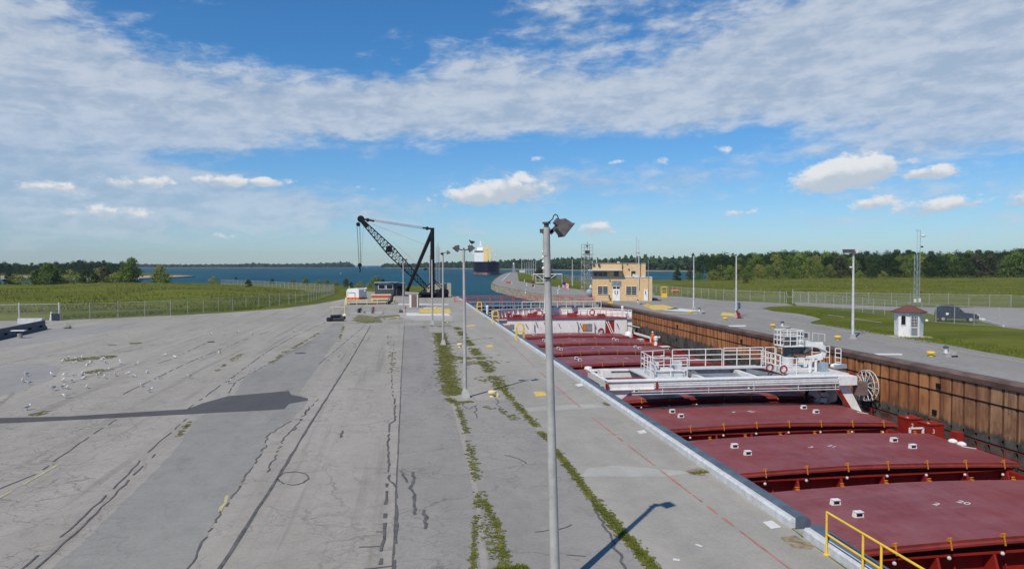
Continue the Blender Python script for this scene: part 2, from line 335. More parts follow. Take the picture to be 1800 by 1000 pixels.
# ---------------------------------------------------------------- mesh helpers
class MB:
    def __init__(s): s.v = []; s.f = []; s.m = []; s.uv = {}
    def add(s, vs, fs, mi=0):
        o = len(s.v); s.v += [tuple(x) for x in vs]
        for f in fs: s.f.append([i+o for i in f]); s.m.append(mi)
        return s
    def box(s, c, d, rz=0, mi=0, rx=0, ry=0):
        hx, hy, hz = d[0]/2, d[1]/2, d[2]/2
        E = Euler((rx, ry, rz)).to_matrix(); c = Vector(c)
        vs = [c+E@Vector((a*hx, b*hy, k*hz)) for k in (-1,1) for a, b in ((-1,-1),(1,-1),(1,1),(-1,1))]
        return s.add(vs, [(3,2,1,0),(4,5,6,7),(0,1,5,4),(1,2,6,5),(2,3,7,6),(3,0,4,7)], mi)
    def bar(s, p, q, w_, h=None, mi=0, up=(0,0,1)):
        p, q = Vector(p), Vector(q); h = h or w_; t = (q-p).normalized(); u = Vector(up)
        if abs(t.dot(u)) > .98: u = Vector((1,0,0))
        a = t.cross(u).normalized()*w_/2; b = a.cross(t).normalized()*h/2
        vs = [p-a-b, p+a-b, p+a+b, p-a+b, q-a-b, q+a-b, q+a+b, q-a+b]
        return s.add(vs, [(3,2,1,0),(4,5,6,7),(0,1,5,4),(1,2,6,5),(2,3,7,6),(3,0,4,7)], mi)
    def tube(s, pts, r, n=8, mi=0, cap=True):
        pts = [Vector(p) for p in pts]; rs = r if isinstance(r, (list, tuple)) else [r]*len(pts)
        rings = []; u = None
        for i, p in enumerate(pts):
            t = (pts[min(i+1, len(pts)-1)]-pts[max(i-1, 0)]).normalized()
            if u is None:
                u = t.orthogonal().normalized()
            u = (u-t*u.dot(t)).normalized(); v = t.cross(u)
            rings.append([p+(u*math.cos(k*2*math.pi/n)+v*math.sin(k*2*math.pi/n))*rs[i] for k in range(n)])
        vs = [x for rg in rings for x in rg]; fs = []
        for i in range(len(pts)-1):
            for k in range(n): fs.append((i*n+k, i*n+(k+1)%n, (i+1)*n+(k+1)%n, (i+1)*n+k))
        if cap: fs += [tuple(range(n-1, -1, -1)), tuple((len(pts)-1)*n+k for k in range(n))]
        return s.add(vs, fs, mi)
    def lathe(s, prof, c=(0,0,0), n=16, mi=0):
        c = Vector(c); vs = []; fs = []
        for r, z in prof: vs += [c+Vector((r*math.cos(2*math.pi*k/n), r*math.sin(2*math.pi*k/n), z)) for k in range(n)]
        for i in range(len(prof)-1):
            for k in range(n): fs.append((i*n+k, i*n+(k+1)%n, (i+1)*n+(k+1)%n, (i+1)*n+k))
        fs += [tuple(range(n-1, -1, -1)), tuple((len(prof)-1)*n+k for k in range(n))]
        return s.add(vs, fs, mi)
    def prism(s, poly, z0, z1, mi=0, sm=None):
        n = len(poly); vs = [(p[0], p[1], z0) for p in poly]+[(p[0], p[1], z1) for p in poly]
        fs = [tuple(range(n-1, -1, -1)), tuple(range(n, 2*n))]
        s.add(vs, fs, mi); o = len(s.v)-2*n
        for k in range(n): s.f.append([o+k, o+(k+1)%n, o+n+(k+1)%n, o+n+k]); s.m.append(mi if sm is None else sm)
        return s
    def sheet(s, poly, z, mi=0): return s.add([(p[0], p[1], z) for p in poly], [tuple(range(len(poly)))], mi)
    def sweep(s, prof, a, b, mi=0):      # prof in (x,z), swept along y from a to b
        n = len(prof); vs = [(x, a, z) for x, z in prof]+[(x, b, z) for x, z in prof]
        s.add(vs, [tuple(range(n)), tuple(range(2*n-1, n-1, -1))]+[((k+1)%n, k, n+k, n+(k+1)%n) for k in range(n)], mi); return s
    def ball(s, c, r, mi=0, n=10, m_=6, sc=(1,1,1)):
        c = Vector(c); vs = []; fs = []
        for i in range(m_+1):
            th = math.pi*i/m_; rr = max(math.sin(th), .02)
            for k in range(n):
                ph = 2*math.pi*k/n; vs.append(c+Vector((rr*math.cos(ph)*r*sc[0], rr*math.sin(ph)*r*sc[1], -math.cos(th)*r*sc[2])))
        for i in range(m_):
            for k in range(n): fs.append((i*n+k, i*n+(k+1)%n, (i+1)*n+(k+1)%n, (i+1)*n+k))
        return s.add(vs, fs, mi)
    def build(s, name, mats, parent=None, smooth=False, fix=True):
        me = bpy.data.meshes.new(name); me.from_pydata(s.v, [], s.f)
        if not isinstance(mats, (list, tuple)): mats = [mats]
        for m in mats: me.materials.append(M[m] if isinstance(m, str) else m)
        me.polygons.foreach_set('material_index', s.m)
        if smooth: me.polygons.foreach_set('use_smooth', [True]*len(s.f))
        if fix:
            import bmesh
            bm = bmesh.new(); bm.from_mesh(me); bmesh.ops.recalc_face_normals(bm, faces=bm.faces); bm.to_mesh(me); bm.free()
        me.update()
        o = bpy.data.objects.new(name, me); col.objects.link(o)
        if parent: o.parent = parent
        return o
def tag(o, label=None, cat=None, group=None, kind=None):
    if label: o['label'] = label
    if cat: o['category'] = cat
    if group: o['group'] = group
    if kind: o['kind'] = kind
    return o
def empty(name, loc, rz=0, label=None, cat=None, group=None):
    o = bpy.data.objects.new(name, None); col.objects.link(o); o.location = loc; o.rotation_euler = (0, 0, rz)
    o.empty_display_size = .2
    return tag(o, label, cat, group)
def copy_tree(o, parent=None):
    c = o.copy(); col.objects.link(c); c.parent = parent
    for ch in list(o.children):
        copy_tree(ch, c)
    return c
def struct(o, label=None): o['kind'] = 'structure'; return o
def shade_auto(o, ang=40):
    me = o.data; me.polygons.foreach_set('use_smooth', [True]*len(me.polygons))
    try: me.set_sharp_from_angle(angle=R(ang))
    except Exception: pass
def textmesh(txt, size, mat_, parent, name, loc, rot, ext=.004):
    cu = bpy.data.curves.new(name, 'FONT'); cu.body = txt; cu.size = size; cu.extrude = ext; cu.align_x = 'CENTER'; cu.align_y = 'CENTER'
    t = bpy.data.objects.new('tmp', cu); col.objects.link(t); dg = bpy.context.evaluated_depsgraph_get()
    me = bpy.data.meshes.new_from_object(t.evaluated_get(dg)); bpy.data.objects.remove(t)
    me.materials.clear(); me.materials.append(M[mat_])
    o = bpy.data.objects.new(name, me); col.objects.link(o); o.location = loc; o.rotation_euler = rot
    if parent: o.parent = parent
    return o
# ================================================================ SETTING
WZ = -2.0                                   # water outside the lock
bed = MB().sheet([(-9000,-300),(9000,-300),(9000,9000),(-9000,9000)], -14.0)
struct(bed.build('ground', 'dirt', fix=False))
wat = MB().sheet([(-9000,137),(9000,137),(9000,9000),(-9000,9000)], WZ)
struct(wat.build('water', 'water', fix=False))
LX, RX = 10.15, 34.3                        # faces of the two lock walls
wl = MB().sheet([(LX-.4,-60),(RX+.4,-60),(RX+.4,122),(LX-.4,122)], -9.0)
struct(wl.build('lock_water', 'water', fix=False))
def px(*a, z=0.): return [P(x, y, z) for x, y in a]
# left bank
lb = [(-600,-60),(9.76,-60),(9.76,150)] + px((788,514),(785,509),(780,505),(760,503),(700,502),(640,503),(600,501),(560,499),(480,498),(400,498),(300,497.5),(180,497),(0,497)) + [(-600,250)]
b = MB(); b.prism(lb, -13., 0., 0, 1); struct(b.build('left_bank', ['grass','stone']))
# right bank with the long approach pier
rb = [(34.95,-60),(34.95,128)] + px((1040,529),(1000,524),(950,517),(905,509),(872,502.5),(863,498.5),(864,495.5),(869,490),(880,483),(890,479.3),(897,478),(912,477.6),(926,478.2),(940,480),(960,484.5),(985,489),(1010,493.5),(1040,496.5),(1100,494.5),(1150,492),(1240,491),(1245,484),(1330,480),(1500,478)) + [(1500,700),(1500,-60)]
b = MB(); b.prism(rb, -13., 0., 0, 1); struct(b.build('right_bank', ['grass','pier']))
# gentle swells of the two meadows
def swell(name, poly_px, h, m_, n=26, seed=1):
    rnd = random.Random(seed)
    b = MB(); pts = [P(x, y) for x, y in poly_px]
    # poly_px: four corners near-left, near-right, far-right, far-left
    a, c, d, e = pts; vs = []; fs = []
    for j in range(n+1):
        for i in range(n+1):
            u, v = i/n, j/n
            p = a.lerp(c, u).lerp(e.lerp(d, u), v)
            edge = min(1, u*6, (1-u)*6, v*6, (1-v)*6)
            hh = h*edge*(.65+.35*math.sin(u*9+v*3+seed))+edge*rnd.uniform(-.1,.1)
            vs.append((p.x, p.y, -.15+max(0,edge)*.2+hh))
    for j in range(n):
        for i in range(n): k = j*(n+1)+i; fs.append((k,k+1,k+n+2,k+n+1))
    b.add(vs, fs); o = b.build(name, m_, smooth=True, fix=False); return struct(o)
swell('left_meadow', [(110,548),(455,536),(600,500),(40,498)], 1.0, 'grass', 30, 2)
swell('right_meadow', [(1230,519),(2400,524),(1900,488),(1250,492)], .8, 'grass', 30, 5)
# paved surfaces
Z1, Z2, Z3, Z4 = .004, .008, .012, .016
def wob(pts, amp, step, seed=0, closed=True):
    rnd = random.Random(seed); out = []; n = len(pts)
    for i in range(n if closed else n-1):
        a, b = Vector(pts[i]).to_2d(), Vector(pts[(i+1)%n]).to_2d(); L = (b-a).length; k = max(1, min(40, int(L/step)))
        t = (b-a).normalized() if L else Vector((1,0)); nn_ = Vector((-t.y, t.x))
        for j in range(k):
            q = a.lerp(b, j/k); 
            if j: q = q+nn_*rnd.uniform(-amp, amp)
            out.append((q.x, q.y))
    if not closed: out.append(tuple(Vector(pts[-1]).to_2d()))
    return out
yardp = [(-300,-60),(9.76,-60),(9.76,149)] + px((787,514.5),(783,512),(768,512),(740,514),(700,512),(660,513),(635,512),(618,514)) + px((612,524),(560,534),(500,542),(390,550),(300,554.5),(180,560),(100,562.5),(-100,566),(-700,575))
struct(MB().sheet(wob(yardp, .15, 3, 3), Z1).build('yard_paving', 'yard', fix=False))
def patch(name, pts, m_, z, amp=.06, step=.7, seed=0): return struct(MB().sheet(wob(px(*pts), amp, step, seed), z).build(name, m_, fix=False))
patch('paving_strip', [(80,1010),(325,1010),(385,905),(432,840),(465,785),(470,765),(512,740),(541,705),(525,690),(590,600),(606,568),(586,568),(545,600),(432,660),(412,695),(345,737),(300,800),(200,900)], 'strip', Z2, seed=1)
patch('paving_strip', [(688,1010),(700,800),(703,700),(709,572),(752,571),(770,640),(790,700),(815,790),(835,880),(845,1010)], 'strip2', Z2, .02, seed=2)
patch('paving_strip', [(858,1010),(845,900),(828,800),(805,720),(795,705),(900,702),(955,770),(1010,840),(1080,930),(1150,1010)], 'strip2', Z2, .04, seed=3)
patch('quay_apron', [(1170,1010),(1062,905),(1000,828),(955,765),(905,702),(862,650),(832,612),(803,573),(795,560),(792,545),(818,537),(1010,660),(1250,826),(1400,936),(1412,946),(1500,1010)], 'apron', Z2, .01, 5, seed=4)
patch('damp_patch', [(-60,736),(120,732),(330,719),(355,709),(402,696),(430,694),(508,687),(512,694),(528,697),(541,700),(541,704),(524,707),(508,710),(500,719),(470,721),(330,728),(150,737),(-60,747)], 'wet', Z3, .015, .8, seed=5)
patch('smooth_patch', [(-80,655),(10,645),(60,638),(110,645),(90,668),(20,690),(-80,712)], 'smooth', Z2, .1, 1, seed=6)
patch('smooth_patch', [(-100,596),(20,583),(120,575),(190,572),(250,566),(180,585),(70,603),(-100,622)], 'smooth', Z2, .1, 1, seed=16)
patch('pale_patch', [(1020,838),(1034,823),(1080,818),(1130,822),(1198,828),(1215,832),(1170,838),(1100,838)], 'band', Z3, .02, .4, seed=7)
patch('pale_patch', [(922,718),(975,712),(1050,711),(1068,716),(1000,720),(930,724)], 'band', Z3, .03, .5, seed=8)
patch('pale_patch', [(700,545),(760,545),(795,556),(795,565),(705,562)], 'band', Z3, .03, 2, seed=9)
patch('rubble_patch', [(1372,945),(1398,941),(1416,952),(1436,958),(1425,966),(1392,962)], 'dirt', Z3, .05, .2, seed=10)
patch('rubble_patch', [(1205,828),(1225,822),(1243,827),(1238,836),(1215,834)], 'dirt', Z4, .05, .2, seed=11)
# right side pavements
rp = [(34.95,-60),(34.95,128)] + px((1040,528.5),(1000,523.3),(950,516.5),(905,508.5),(873,502),(865,498),(866,495.5),(871,490),(881,483.4),(891,479.8),(898,478.4),(909,478.4)) + px((912,494),(935,498.5),(960,502),(1024,509.5),(1045,512),(1147,513),(1150,519),(1198,521.5),(1272,528.5),(1343,531.5),(1385,534),(1395,537),(1355,539),(1338,542),(1360,547),(1400,551),(1428,556),(1443,561),(1424,566),(1428,569),(1450,571),(1500,576.5),(1570,589.5),(1605,595),(1662,604),(1732,619),(1800,630),(1990,665)) + [(60,-60)]
struct(MB().sheet(wob(rp, .08, 3, 8), Z1).build('right_quay_paving', 'strip2', fix=False))
struct(MB().sheet(wob(px((1395,531),(1450,533.5),(1560,538.5),(1660,540.5),(2100,544),(2100,640),(1900,598),(1800,579),(1762,575),(1716,561),(1660,558),(1620,548),(1540,544),(1450,540),(1400,537)), .1, 2, 9), Z1).build('car_park_paving', 'strip2', fix=False))
patch('yard_verge', [(628,553),(660,556.5),(700,553),(712,556),(668,559),(672,567),(640,569),(617,563)], 'moss', Z2, .3, .8, seed=20)
# cracks and tar seams
rk_ = random.Random(44)
ck = MB()
def ribbon(b, pts, w_, z, amp=.03, step=.5, seed=0, mi=0, world=False, dens=1.):
    rnd = random.Random(seed); P3 = [Vector(p) if world else P(*p) for p in pts]; c = []
    for i in range(len(P3)-1):
        L = (P3[i+1]-P3[i]).length; k = max(1, int(L/step))
        for j in range(k): q = P3[i].lerp(P3[i+1], j/k); c.append(q+Vector((rnd.uniform(-amp,amp), rnd.uniform(-amp,amp), 0)))
    c.append(P3[-1]); prev = None
    for i, q in enumerate(c):
        t = (c[min(i+1,len(c)-1)]-c[max(i-1,0)]); t.z = 0; t.normalize(); n_ = Vector((-t.y, t.x, 0))*w_*rnd.uniform(.35,.65)
        cur = (q-n_, q+n_)
        if prev and rnd.random() < dens: b.add([(prev[0].x,prev[0].y,z),(prev[1].x,prev[1].y,z),(cur[1].x,cur[1].y,z),(cur[0].x,cur[0].y,z)], [(0,1,2,3)], mi)
        prev = cur
    return c
ribbon(ck, [(383,1005),(440,915),(488,840),(555,730),(612,640),(652,572)], .085, Z4, .015, .8, 1)
ribbon(ck, [(690,1005),(697,850),(702,740),(706,650),(711,571)], .045, Z4, .012, .5, 2)
ribbon(ck, [(668,1005),(676,920),(680,850)], .08, Z4+.004, .03, .35, 3, dens=.85)
ribbon(ck, [(694,1005),(697,930),(696,870),(692,850),(684,845),(682,780),(685,745),(694,740),(694,700)], .07, Z4+.004, .03, .3, 4, dens=.9)
ribbon(ck, [(690,700),(688,640),(693,600)], .05, Z4+.004, .04, .4, 5, dens=.6)
ribbon(ck, [(630,962),(672,960)], .05, Z4, .02, .2, 6); ribbon(ck, [(640,1000),(690,995)], .06, Z4, .02, .2, 7)
ribbon(ck, [(660,935),(676,935)], .05, Z4, .02, .2, 6)
ribbon(ck, [(727,830),(727,850),(722,858),(730,870),(728,890),(730,905)], .09, Z4, .03, .2, 8)
ribbon(ck, [(746,896),(749,912),(747,930)], .10, Z4, .04, .15, 9)
ribbon(ck, [(716,848),(704,828)], .08, Z4, .03, .15, 10)
ribbon(ck, [(602,757),(599,769)], .09, Z4, .03, .2, 11)
ribbon(ck, [(489,838),(500,831),(520,829),(538,833),(543,840),(535,848),(515,853),(495,849),(487,842)], .05, Z4, .025, .12, 12, dens=.85)
for k, pts in enumerate([[(-20,868),(60,835),(165,765),(215,735)],[(30,1010),(120,930),(200,860),(265,790),(330,735)],[(60,1005),(160,915),(270,800)],[(0,638),(100,624),(220,617),(300,600)],
                         [(370,602),(300,630),(265,645)],[(640,572),(560,640)],[(545,600),(470,640),(415,672),(400,690)],[(320,725),(420,655),(470,620),(520,590),(580,562)],[(200,700),(330,640),(420,600),(470,585)]]):
    ribbon(ck, [(x+rk_.uniform(-3,3), y+rk_.uniform(-2,2)) for x, y in pts], .05, Z4+k*.0007, .03, .5, 30+k, dens=.7)
ribbon(ck, [(430,840),(466,786),(471,765),(512,740)], .045, Z4, .06, .3, 41, dens=.8); ribbon(ck, [(325,1010),(385,905),(430,842)], .05, Z4, .05, .3, 42, dens=.8)
ribbon(ck, [(515,760),(548,708)], .06, Z4, .06, .3, 43, dens=.7); ribbon(ck, [(470,830),(500,770),(560,700)], .05, Z4, .06, .3, 44, dens=.6)
ribbon(ck, [(610,568),(700,567),(800,564)], .10, Z4, .03, 1, 45); ribbon(ck, [(656,585),(706,584)], .04, Z4, .02, 1, 46)
ribbon(ck, [(812,705),(822,720),(835,712),(838,735)], .05, Z4, .1, .3, 47); ribbon(ck, [(870,700),(880,720),(895,735),(905,728)], .05, Z4, .1, .3, 48)
ribbon(ck, [(890,800),(915,806),(925,815)], .05, Z4, .08, .2, 49); ribbon(ck, [(940,935),(985,930),(1005,922)], .04, Z4, .04, .2, 50)
ribbon(ck, [(1030,860),(1050,900),(1075,950),(1100,1000)], .07, Z4, .06, .2, 51); ribbon(ck, [(995,975),(1030,978)], .04, Z4, .02, .3, 52)
struct(ck.build('pavement_cracks', 'seam', fix=False))
# painted markings
mk = MB()
for i, pts in enumerate([[(1395,1005),(1290,925),(1218,870)],[(1215,868),(1160,826)],[(1150,818),(1090,772),(1040,733)],[(1020,716),(990,690),(950,655)],[(940,645),(905,612),(880,590)]]):
    ribbon(mk, pts, .07, Z4, .004, .3, 60+i, 0, dens=.92)
def mark(pts, mi, z=Z4): mk.sheet([P(x, y) for x, y in pts], z, mi)
mark([(1340,918),(1357,915),(1374,927),(1356,930)], 1); mark([(1119,758),(1132,756),(1138,761),(1125,763)], 1); mark([(1010,676),(1020,674),(1026,678),(1016,680)], 1)
mark([(938,689),(956,688),(962,696),(942,697)], 2); mark([(853,607),(864,606),(869,610),(857,611)], 2)
mark([(818,572),(834,571),(837,573),(820,574)], 2); mark([(694,557),(702,557),(702,558.6),(693,558.6)], 2)
mark([(737,543),(790,543),(794,551),(736,551)], 2); mark([(715,550),(788,551),(792,555),(714,555)], 1)
mark([(700,534),(788,534.5),(788,536),(700,536)], 1); mark([(745,541),(780,541),(780,542.4),(744,542.4)], 1)
ribbon(mk, [(-20,885),(40,852),(100,818)], .10, Z3, .01, .5, 70, 3, dens=.9); ribbon(mk, [(387,900),(402,870),(412,855)], .10, Z4, .03, .3, 71, 3, dens=.8)
ribbon(mk, [(1185,983.5),(1195,985)], .1, Z4, .03, .1, 72, 1); ribbon(mk, [(1224,957),(1234,961)], .1, Z4, .03, .1, 73, 1)
# right quay: yellow guide line, pads
ribbon(mk, [(1150,533),(1300,552),(1455,576),(1600,602),(1800,637),(1900,656)], .12, Z2, .01, 3, 74, 3)
ribbon(mk, [(1400,558),(1560,590)], .10, Z2, .01, 3, 75, 3, dens=.0)
mark([(1128,536),(1168,536),(1195,543),(1150,545)], 2, Z2); mark([(1185,541),(1232,546),(1210,548),(1165,545)], 1, Z2)
mark([(1270,549),(1292,551),(1291,556),(1266,554)], 2, Z2); mark([(1160,550),(1225,550),(1225,551.5),(1160,551)], 3, Z2)
mark([(1535,621),(1586,621.5),(1586,624),(1545,624)], 1, Z2); mark([(1280,572),(1310,571.5),(1312,574),(1282,574)], 1, Z2)
ribbon(mk, [(1455,553),(1550,567)], .15, Z2, .01, 2, 76, 1, dens=.7)
ribbon(mk, [(897,478.8),(889,487),(882,493.6),(872,494)], .35, Z2, .01, 4, 77, 1)
struct(mk.build('pavement_markings', ['redline','linewhite','lineyellow','fadeyellow'], fix=False))
# weeds: irregular mossy patches and blades
ms = MB(); bl = MB(); rw = random.Random(11)
def tuft(p, h, n):
    for _ in range(n):
        a = rw.uniform(0, 6.28); d = Vector((math.cos(a), math.sin(a), 0)); r = rw.uniform(0, .06)
        q = p+d*r; w_ = rw.uniform(.008,.018); s_ = Vector((-d.y, d.x, 0))*w_
        hh = h*.6*rw.uniform(.4,1.2); tip = q+d*hh*rw.uniform(.2,.8)+Vector((0,0,hh))
        bl.add([q-s_, q+s_, tip], [(0,1,2)])
def moss_at(p, r):
    k = rw.randint(7, 10); z = rw.uniform(.018,.027); ph = rw.uniform(0, 6)
    pts = [(p.x+math.cos(ph+i*6.28/k)*r*rw.uniform(.5,1.2), p.y+math.sin(ph+i*6.28/k)*r*rw.uniform(.6,1.5)) for i in range(k)]
    ms.sheet(pts, z)
def weeds(pts, w_, dens_, rad=(.04,.16), h=.07, nb=4, gap=.45):
    P3 = [P(*p) for p in pts]
    for i in range(len(P3)-1):
        a, c = P3[i], P3[i+1]; L = (c-a).length; t = (c-a).normalized(); n_ = Vector((-t.y, t.x, 0))
        for _ in range(int(L*dens_)):
            u = rw.random(); q = a.lerp(c, u)
            if math.sin(q.y*2.1+q.x*1.3)+math.sin(q.y*.83) < (gap-.5)*2-rw.random(): continue
            q = q+n_*rw.gauss(0, w_*.38)
            moss_at(q, rw.uniform(*rad)); tuft(q, h, nb)
weeds([(772,585),(780,620),(788,660),(798,695)], .75, 80, (.05,.22), gap=-.2); weeds([(798,700),(812,735),(822,770),(830,800),(838,850)], .2, 34, (.03,.10), gap=.3)
weeds([(838,850),(850,900),(862,950),(872,985)], .25, 40, (.02,.08), gap=.4); weeds([(850,880),(875,930),(885,975),(890,1000)], .16, 90, (.02,.09), gap=.2); weeds([(842,870),(835,930),(832,1000)], .12, 50, (.02,.07), gap=.4)
weeds([(868,1004),(905,1002),(925,998)], .25, 260, (.03,.09), .12, 8, -1)
weeds([(803,575),(830,610),(860,650),(885,685)], .55, 60, (.04,.18)); weeds([(885,685),(925,730),(965,775)], .22, 80, (.03,.11), gap=.1)
weeds([(975,790),(1010,835),(1050,888)], .17, 150, (.02,.09), gap=-.6); weeds([(1050,888),(1100,945),(1165,1015)], .19, 240, (.02,.085), .08, 6, -1)
weeds([(795,700),(850,699),(905,700)], .35, 40, (.06,.2)); weeds([(778,630),(810,628),(850,640)], 2.0, 70, (.05,.22), gap=.1); weeds([(788,665),(830,665),(870,668)], 1.3, 30, (.05,.2))
weeds([(785,700),(800,708),(830,706)], .25, 60, (.05,.16), gap=0); weeds([(850,715),(880,720),(905,738)], .3, 12)
weeds([(1215,832),(1245,830)], .15, 60, (.02,.08), .1, 6, -1); weeds([(1060,708),(1072,714)], .15, 40, (.02,.08), .08, 5, -1)
weeds([(112,634),(150,631),(200,626)], 1.4, 40, (.05,.3), .05, 2); weeds([(150,656),(185,650),(205,644)], .9, 30, (.05,.25), .05, 2)
weeds([(60,730),(85,722),(105,717)], .5, 26, (.06,.2), .05, 2); weeds([(190,606),(215,604),(245,603)], 1.2, 16, (.1,.4), .05, 2)
weeds([(380,652),(400,638),(425,622)], .25, 8, (.05,.15)); weeds([(470,642),(500,620),(540,598),(565,582)], .25, 8, (.05,.2)); weeds([(595,600),(605,572)], .2, 10)
weeds([(620,566),(680,564),(700,558)], 2.5, 6, (.1,.4)); weeds([(680,590),(690,620),(688,660)], .5, 7, (.04,.12)); weeds([(560,640),(600,625),(640,590)], .8, 2, (.04,.12))
weeds([(310,770),(335,740)], .15, 10)
weeds([(740,575),(800,572)], 1.2, 8, (.1,.35))
tag(ms.build('moss', 'moss', fix=False), kind='stuff'); tag(bl.build('weeds', 'grassblade', fix=False), kind='stuff')
# taller grass along the verges of both fields
gb = MB(); rg = random.Random(3)
def blades(poly, n, h, w_=.05):
    a, c, d, e = [P(*p) for p in poly]
    for _ in range(n):
        u, v = rg.random(), rg.random(); p = a.lerp(c, u).lerp(e.lerp(d, u), v)
        an = rg.uniform(0, 6.28); s_ = Vector((math.cos(an), math.sin(an), 0))*w_*rg.uniform(.5,1.5); hh = h*rg.uniform(.4,1.3)
        tip = p+Vector((rg.uniform(-.4,.4)*hh, rg.uniform(-.4,.4)*hh, hh)); gb.add([p-s_, p+s_, tip], [(0,1,2)])
blades([(110,562),(455,543),(450,539),(110,556)], 5000, .35); blades([(455,543),(600,512),(590,509),(455,539)], 4000, .35)
blades([(1450,572),(1800,630),(1850,622),(1450,566)], 5000, .16, .03); blades([(1345,540),(1445,560),(1450,553),(1400,541)], 2500, .15, .04)
blades([(1198,521),(1343,531),(1343,528),(1198,518)], 3000, .35); blades([(912,494),(1024,509),(1024,505),(914,490)], 2500, .3, .08)
from mathutils.bvhtree import BVHTree
mb2 = MB()
def tufts_on(name, poly, n, h, w_):
    o = bpy.data.objects[name]; bv = BVHTree.FromPolygons([v.co[:] for v in o.data.vertices], [tuple(p.vertices) for p in o.data.polygons]); a, c, d, e = [P(*p) for p in poly]
    for _ in range(n):
        u, v = rg.random(), rg.random()**1.3; p = a.lerp(c, u).lerp(e.lerp(d, u), v)
        if math.sin(p.x*.21+p.y*.05)+math.sin(p.y*.17+1)+math.sin(p.x*.07-p.y*.11) < rg.uniform(-1.5,1.2): continue
        hit = bv.ray_cast(Vector((p.x,p.y,20)), Vector((0,0,-1)))[0]
        if hit is None or hit.z < .0: hit = Vector((p.x, p.y, 0))
        an = rg.uniform(0, 6.28); s_ = Vector((math.cos(an), math.sin(an), 0))*w_*rg.uniform(.5,1.5); hh = h*rg.uniform(.3,1.3)
        mb2.add([hit-s_, hit+s_, hit+Vector((rg.uniform(-.4,.4)*hh, rg.uniform(-.4,.4)*hh, hh))], [(0,1,2)])
tufts_on('left_meadow', [(-250,557),(450,538),(598,501),(-150,498.5)], 26000, .36, .09)
tufts_on('right_meadow', [(1232,518.5),(2000,522),(1850,488.5),(1255,492.5)], 22000, .42, .12)
tag(mb2.build('meadow_grass', 'meadowblade', fix=False), kind='stuff')
tag(gb.build('grass', 'grassblade', fix=False), kind='stuff')
# ================================================================ LOCK WALLS
def wallobj(name, label, cat='wall'): return empty(name, (0,0,0), 0, label, cat)
rwall = wallobj('lock_wall', 'rusty sheet piled lock wall with dark steel cap beyond the red ship')
pw = MB()
yy = -12.0
while yy < 126:
    pw.box((RX+.22, yy+.39, -4.95), (.36, .78, 9.0)); yy += 1.0
pw.box((RX+.45, 57, -5.0), (.14, 140, 9.1))
pw.build('sheet_piling', 'pile', rwall)
jt = MB(); yy = -12.11
while yy < 126: jt.box((RX+.10, yy, -1.95), (.10, .09, 3.0)); yy += 1.0
jt.build('pile_joint', 'pilejoint', rwall)
wa = MB()
for z in (-1.45, -3.85): wa.box((RX+.035, 57, z), (.06, 140, .07))
wa.build('waler', 'black', rwall)
hl = MB()
for y in (27.5,42,56,70,88): hl.box((RX+.0, y, -1.1), (.1,.34,.3)); hl.box((RX+.0, y+.3, -2.9), (.1,.34,.3))
hl.build('ladder_recess', 'black', rwall)
cp = MB(); cp.sweep([(RX-.06,-.42),(RX-.12,-.1),(RX-.02,.02),(RX+.15,.06),(RX+.60,.06),(RX+.66,.0),(RX+.66,-.5)], -14, 128); cp.build('coping', 'capsteel', rwall)
st = MB()
for (y, s_) in ((20,.5),(33,.3),(50,.6),(61,.25),(75,.5),(93,.4)): st.box((RX-.08, y, -.38), (.05, s_*1.3, .10))
st.build('scuffed_bracket', 'pilejoint', rwall)
lw = wallobj('lock_wall', 'near concrete lock wall with white kerb and blue-grey rubbing cap beside the quay')
b = MB(); b.sweep([(9.78,-12),(LX,-12),(LX,-.02),(9.78,-.02)], -40, 150); b.build('wall_face', 'stone', lw)
def curb(y0, y1, nm, par):
    b = MB(); b.sweep([(9.70,.0),(9.86,.0),(9.86,.26),(9.75,.26),(9.70,.20)], y0, y1, 0); b.build('kerb', 'white2', par)
    b = MB(); b.sweep([(9.87,-.3),(10.22,-.3),(10.30,-.05),(10.27,.20),(10.16,.30),(9.95,.32),(9.86,.27)], y0-.02, y1+.02, 0); shade_auto(b.build('rubbing_cap', 'bluegrey', par), 50)
curb(17.0, 149, '', lw); curb(-30, 16.35, '', lw)
# ================================================================ helpers for placing things
def part(b, name, m_, root, sub=None, smooth=False, auto=None, lab=None):
    """mesh given in the root's own coordinates"""
    o = b.build(name, m_, sub or root, smooth)
    if auto: shade_auto(o, auto)
    if lab: o['label'] = lab
    return o
def wpart(b, name, m_, root, sub=None, auto=None, lab=None):
    """mesh given in world coordinates under an unrotated root"""
    L = root.location
    b.v = [(x-L.x, y-L.y, z-L.z) for x, y, z in b.v]
    return part(b, name, m_, root, sub, auto=auto, lab=lab)
def LOC(root, pxx, pyy, yl=0.):
    """local (x, z) where the line of sight meets the thing's plane y = yl"""
    A = root.location; rz = root.rotation_euler.z; ex = Vector((math.cos(rz), math.sin(rz), 0)); ey = Vector((-math.sin(rz), math.cos(rz), 0))
    o = Vector((0,0,CAMZ))-A; d = ray(pxx, pyy); t = (yl-o.dot(ey))/d.dot(ey); q = o+d*t
    return q.dot(ex), q.z
def railing(b, pts, h=1.1, rails=(1., .62, .3), sp=1.2, r=.028, rp=.028, base=0., mi=0):
    pts = [Vector(p) for p in pts]
    for i in range(len(pts)-1):
        a, c = pts[i], pts[i+1]; L = (c-a).length; k = max(1, round(L/sp))
        for q in rails: b.tube([a+Vector((0,0,h*q)), c+Vector((0,0,h*q))], r, 6, mi)
        for j in range(k+1): p = a.lerp(c, j/k); b.tube([p-Vector((0,0,base)), p+Vector((0,0,h))], rp, 6, mi)
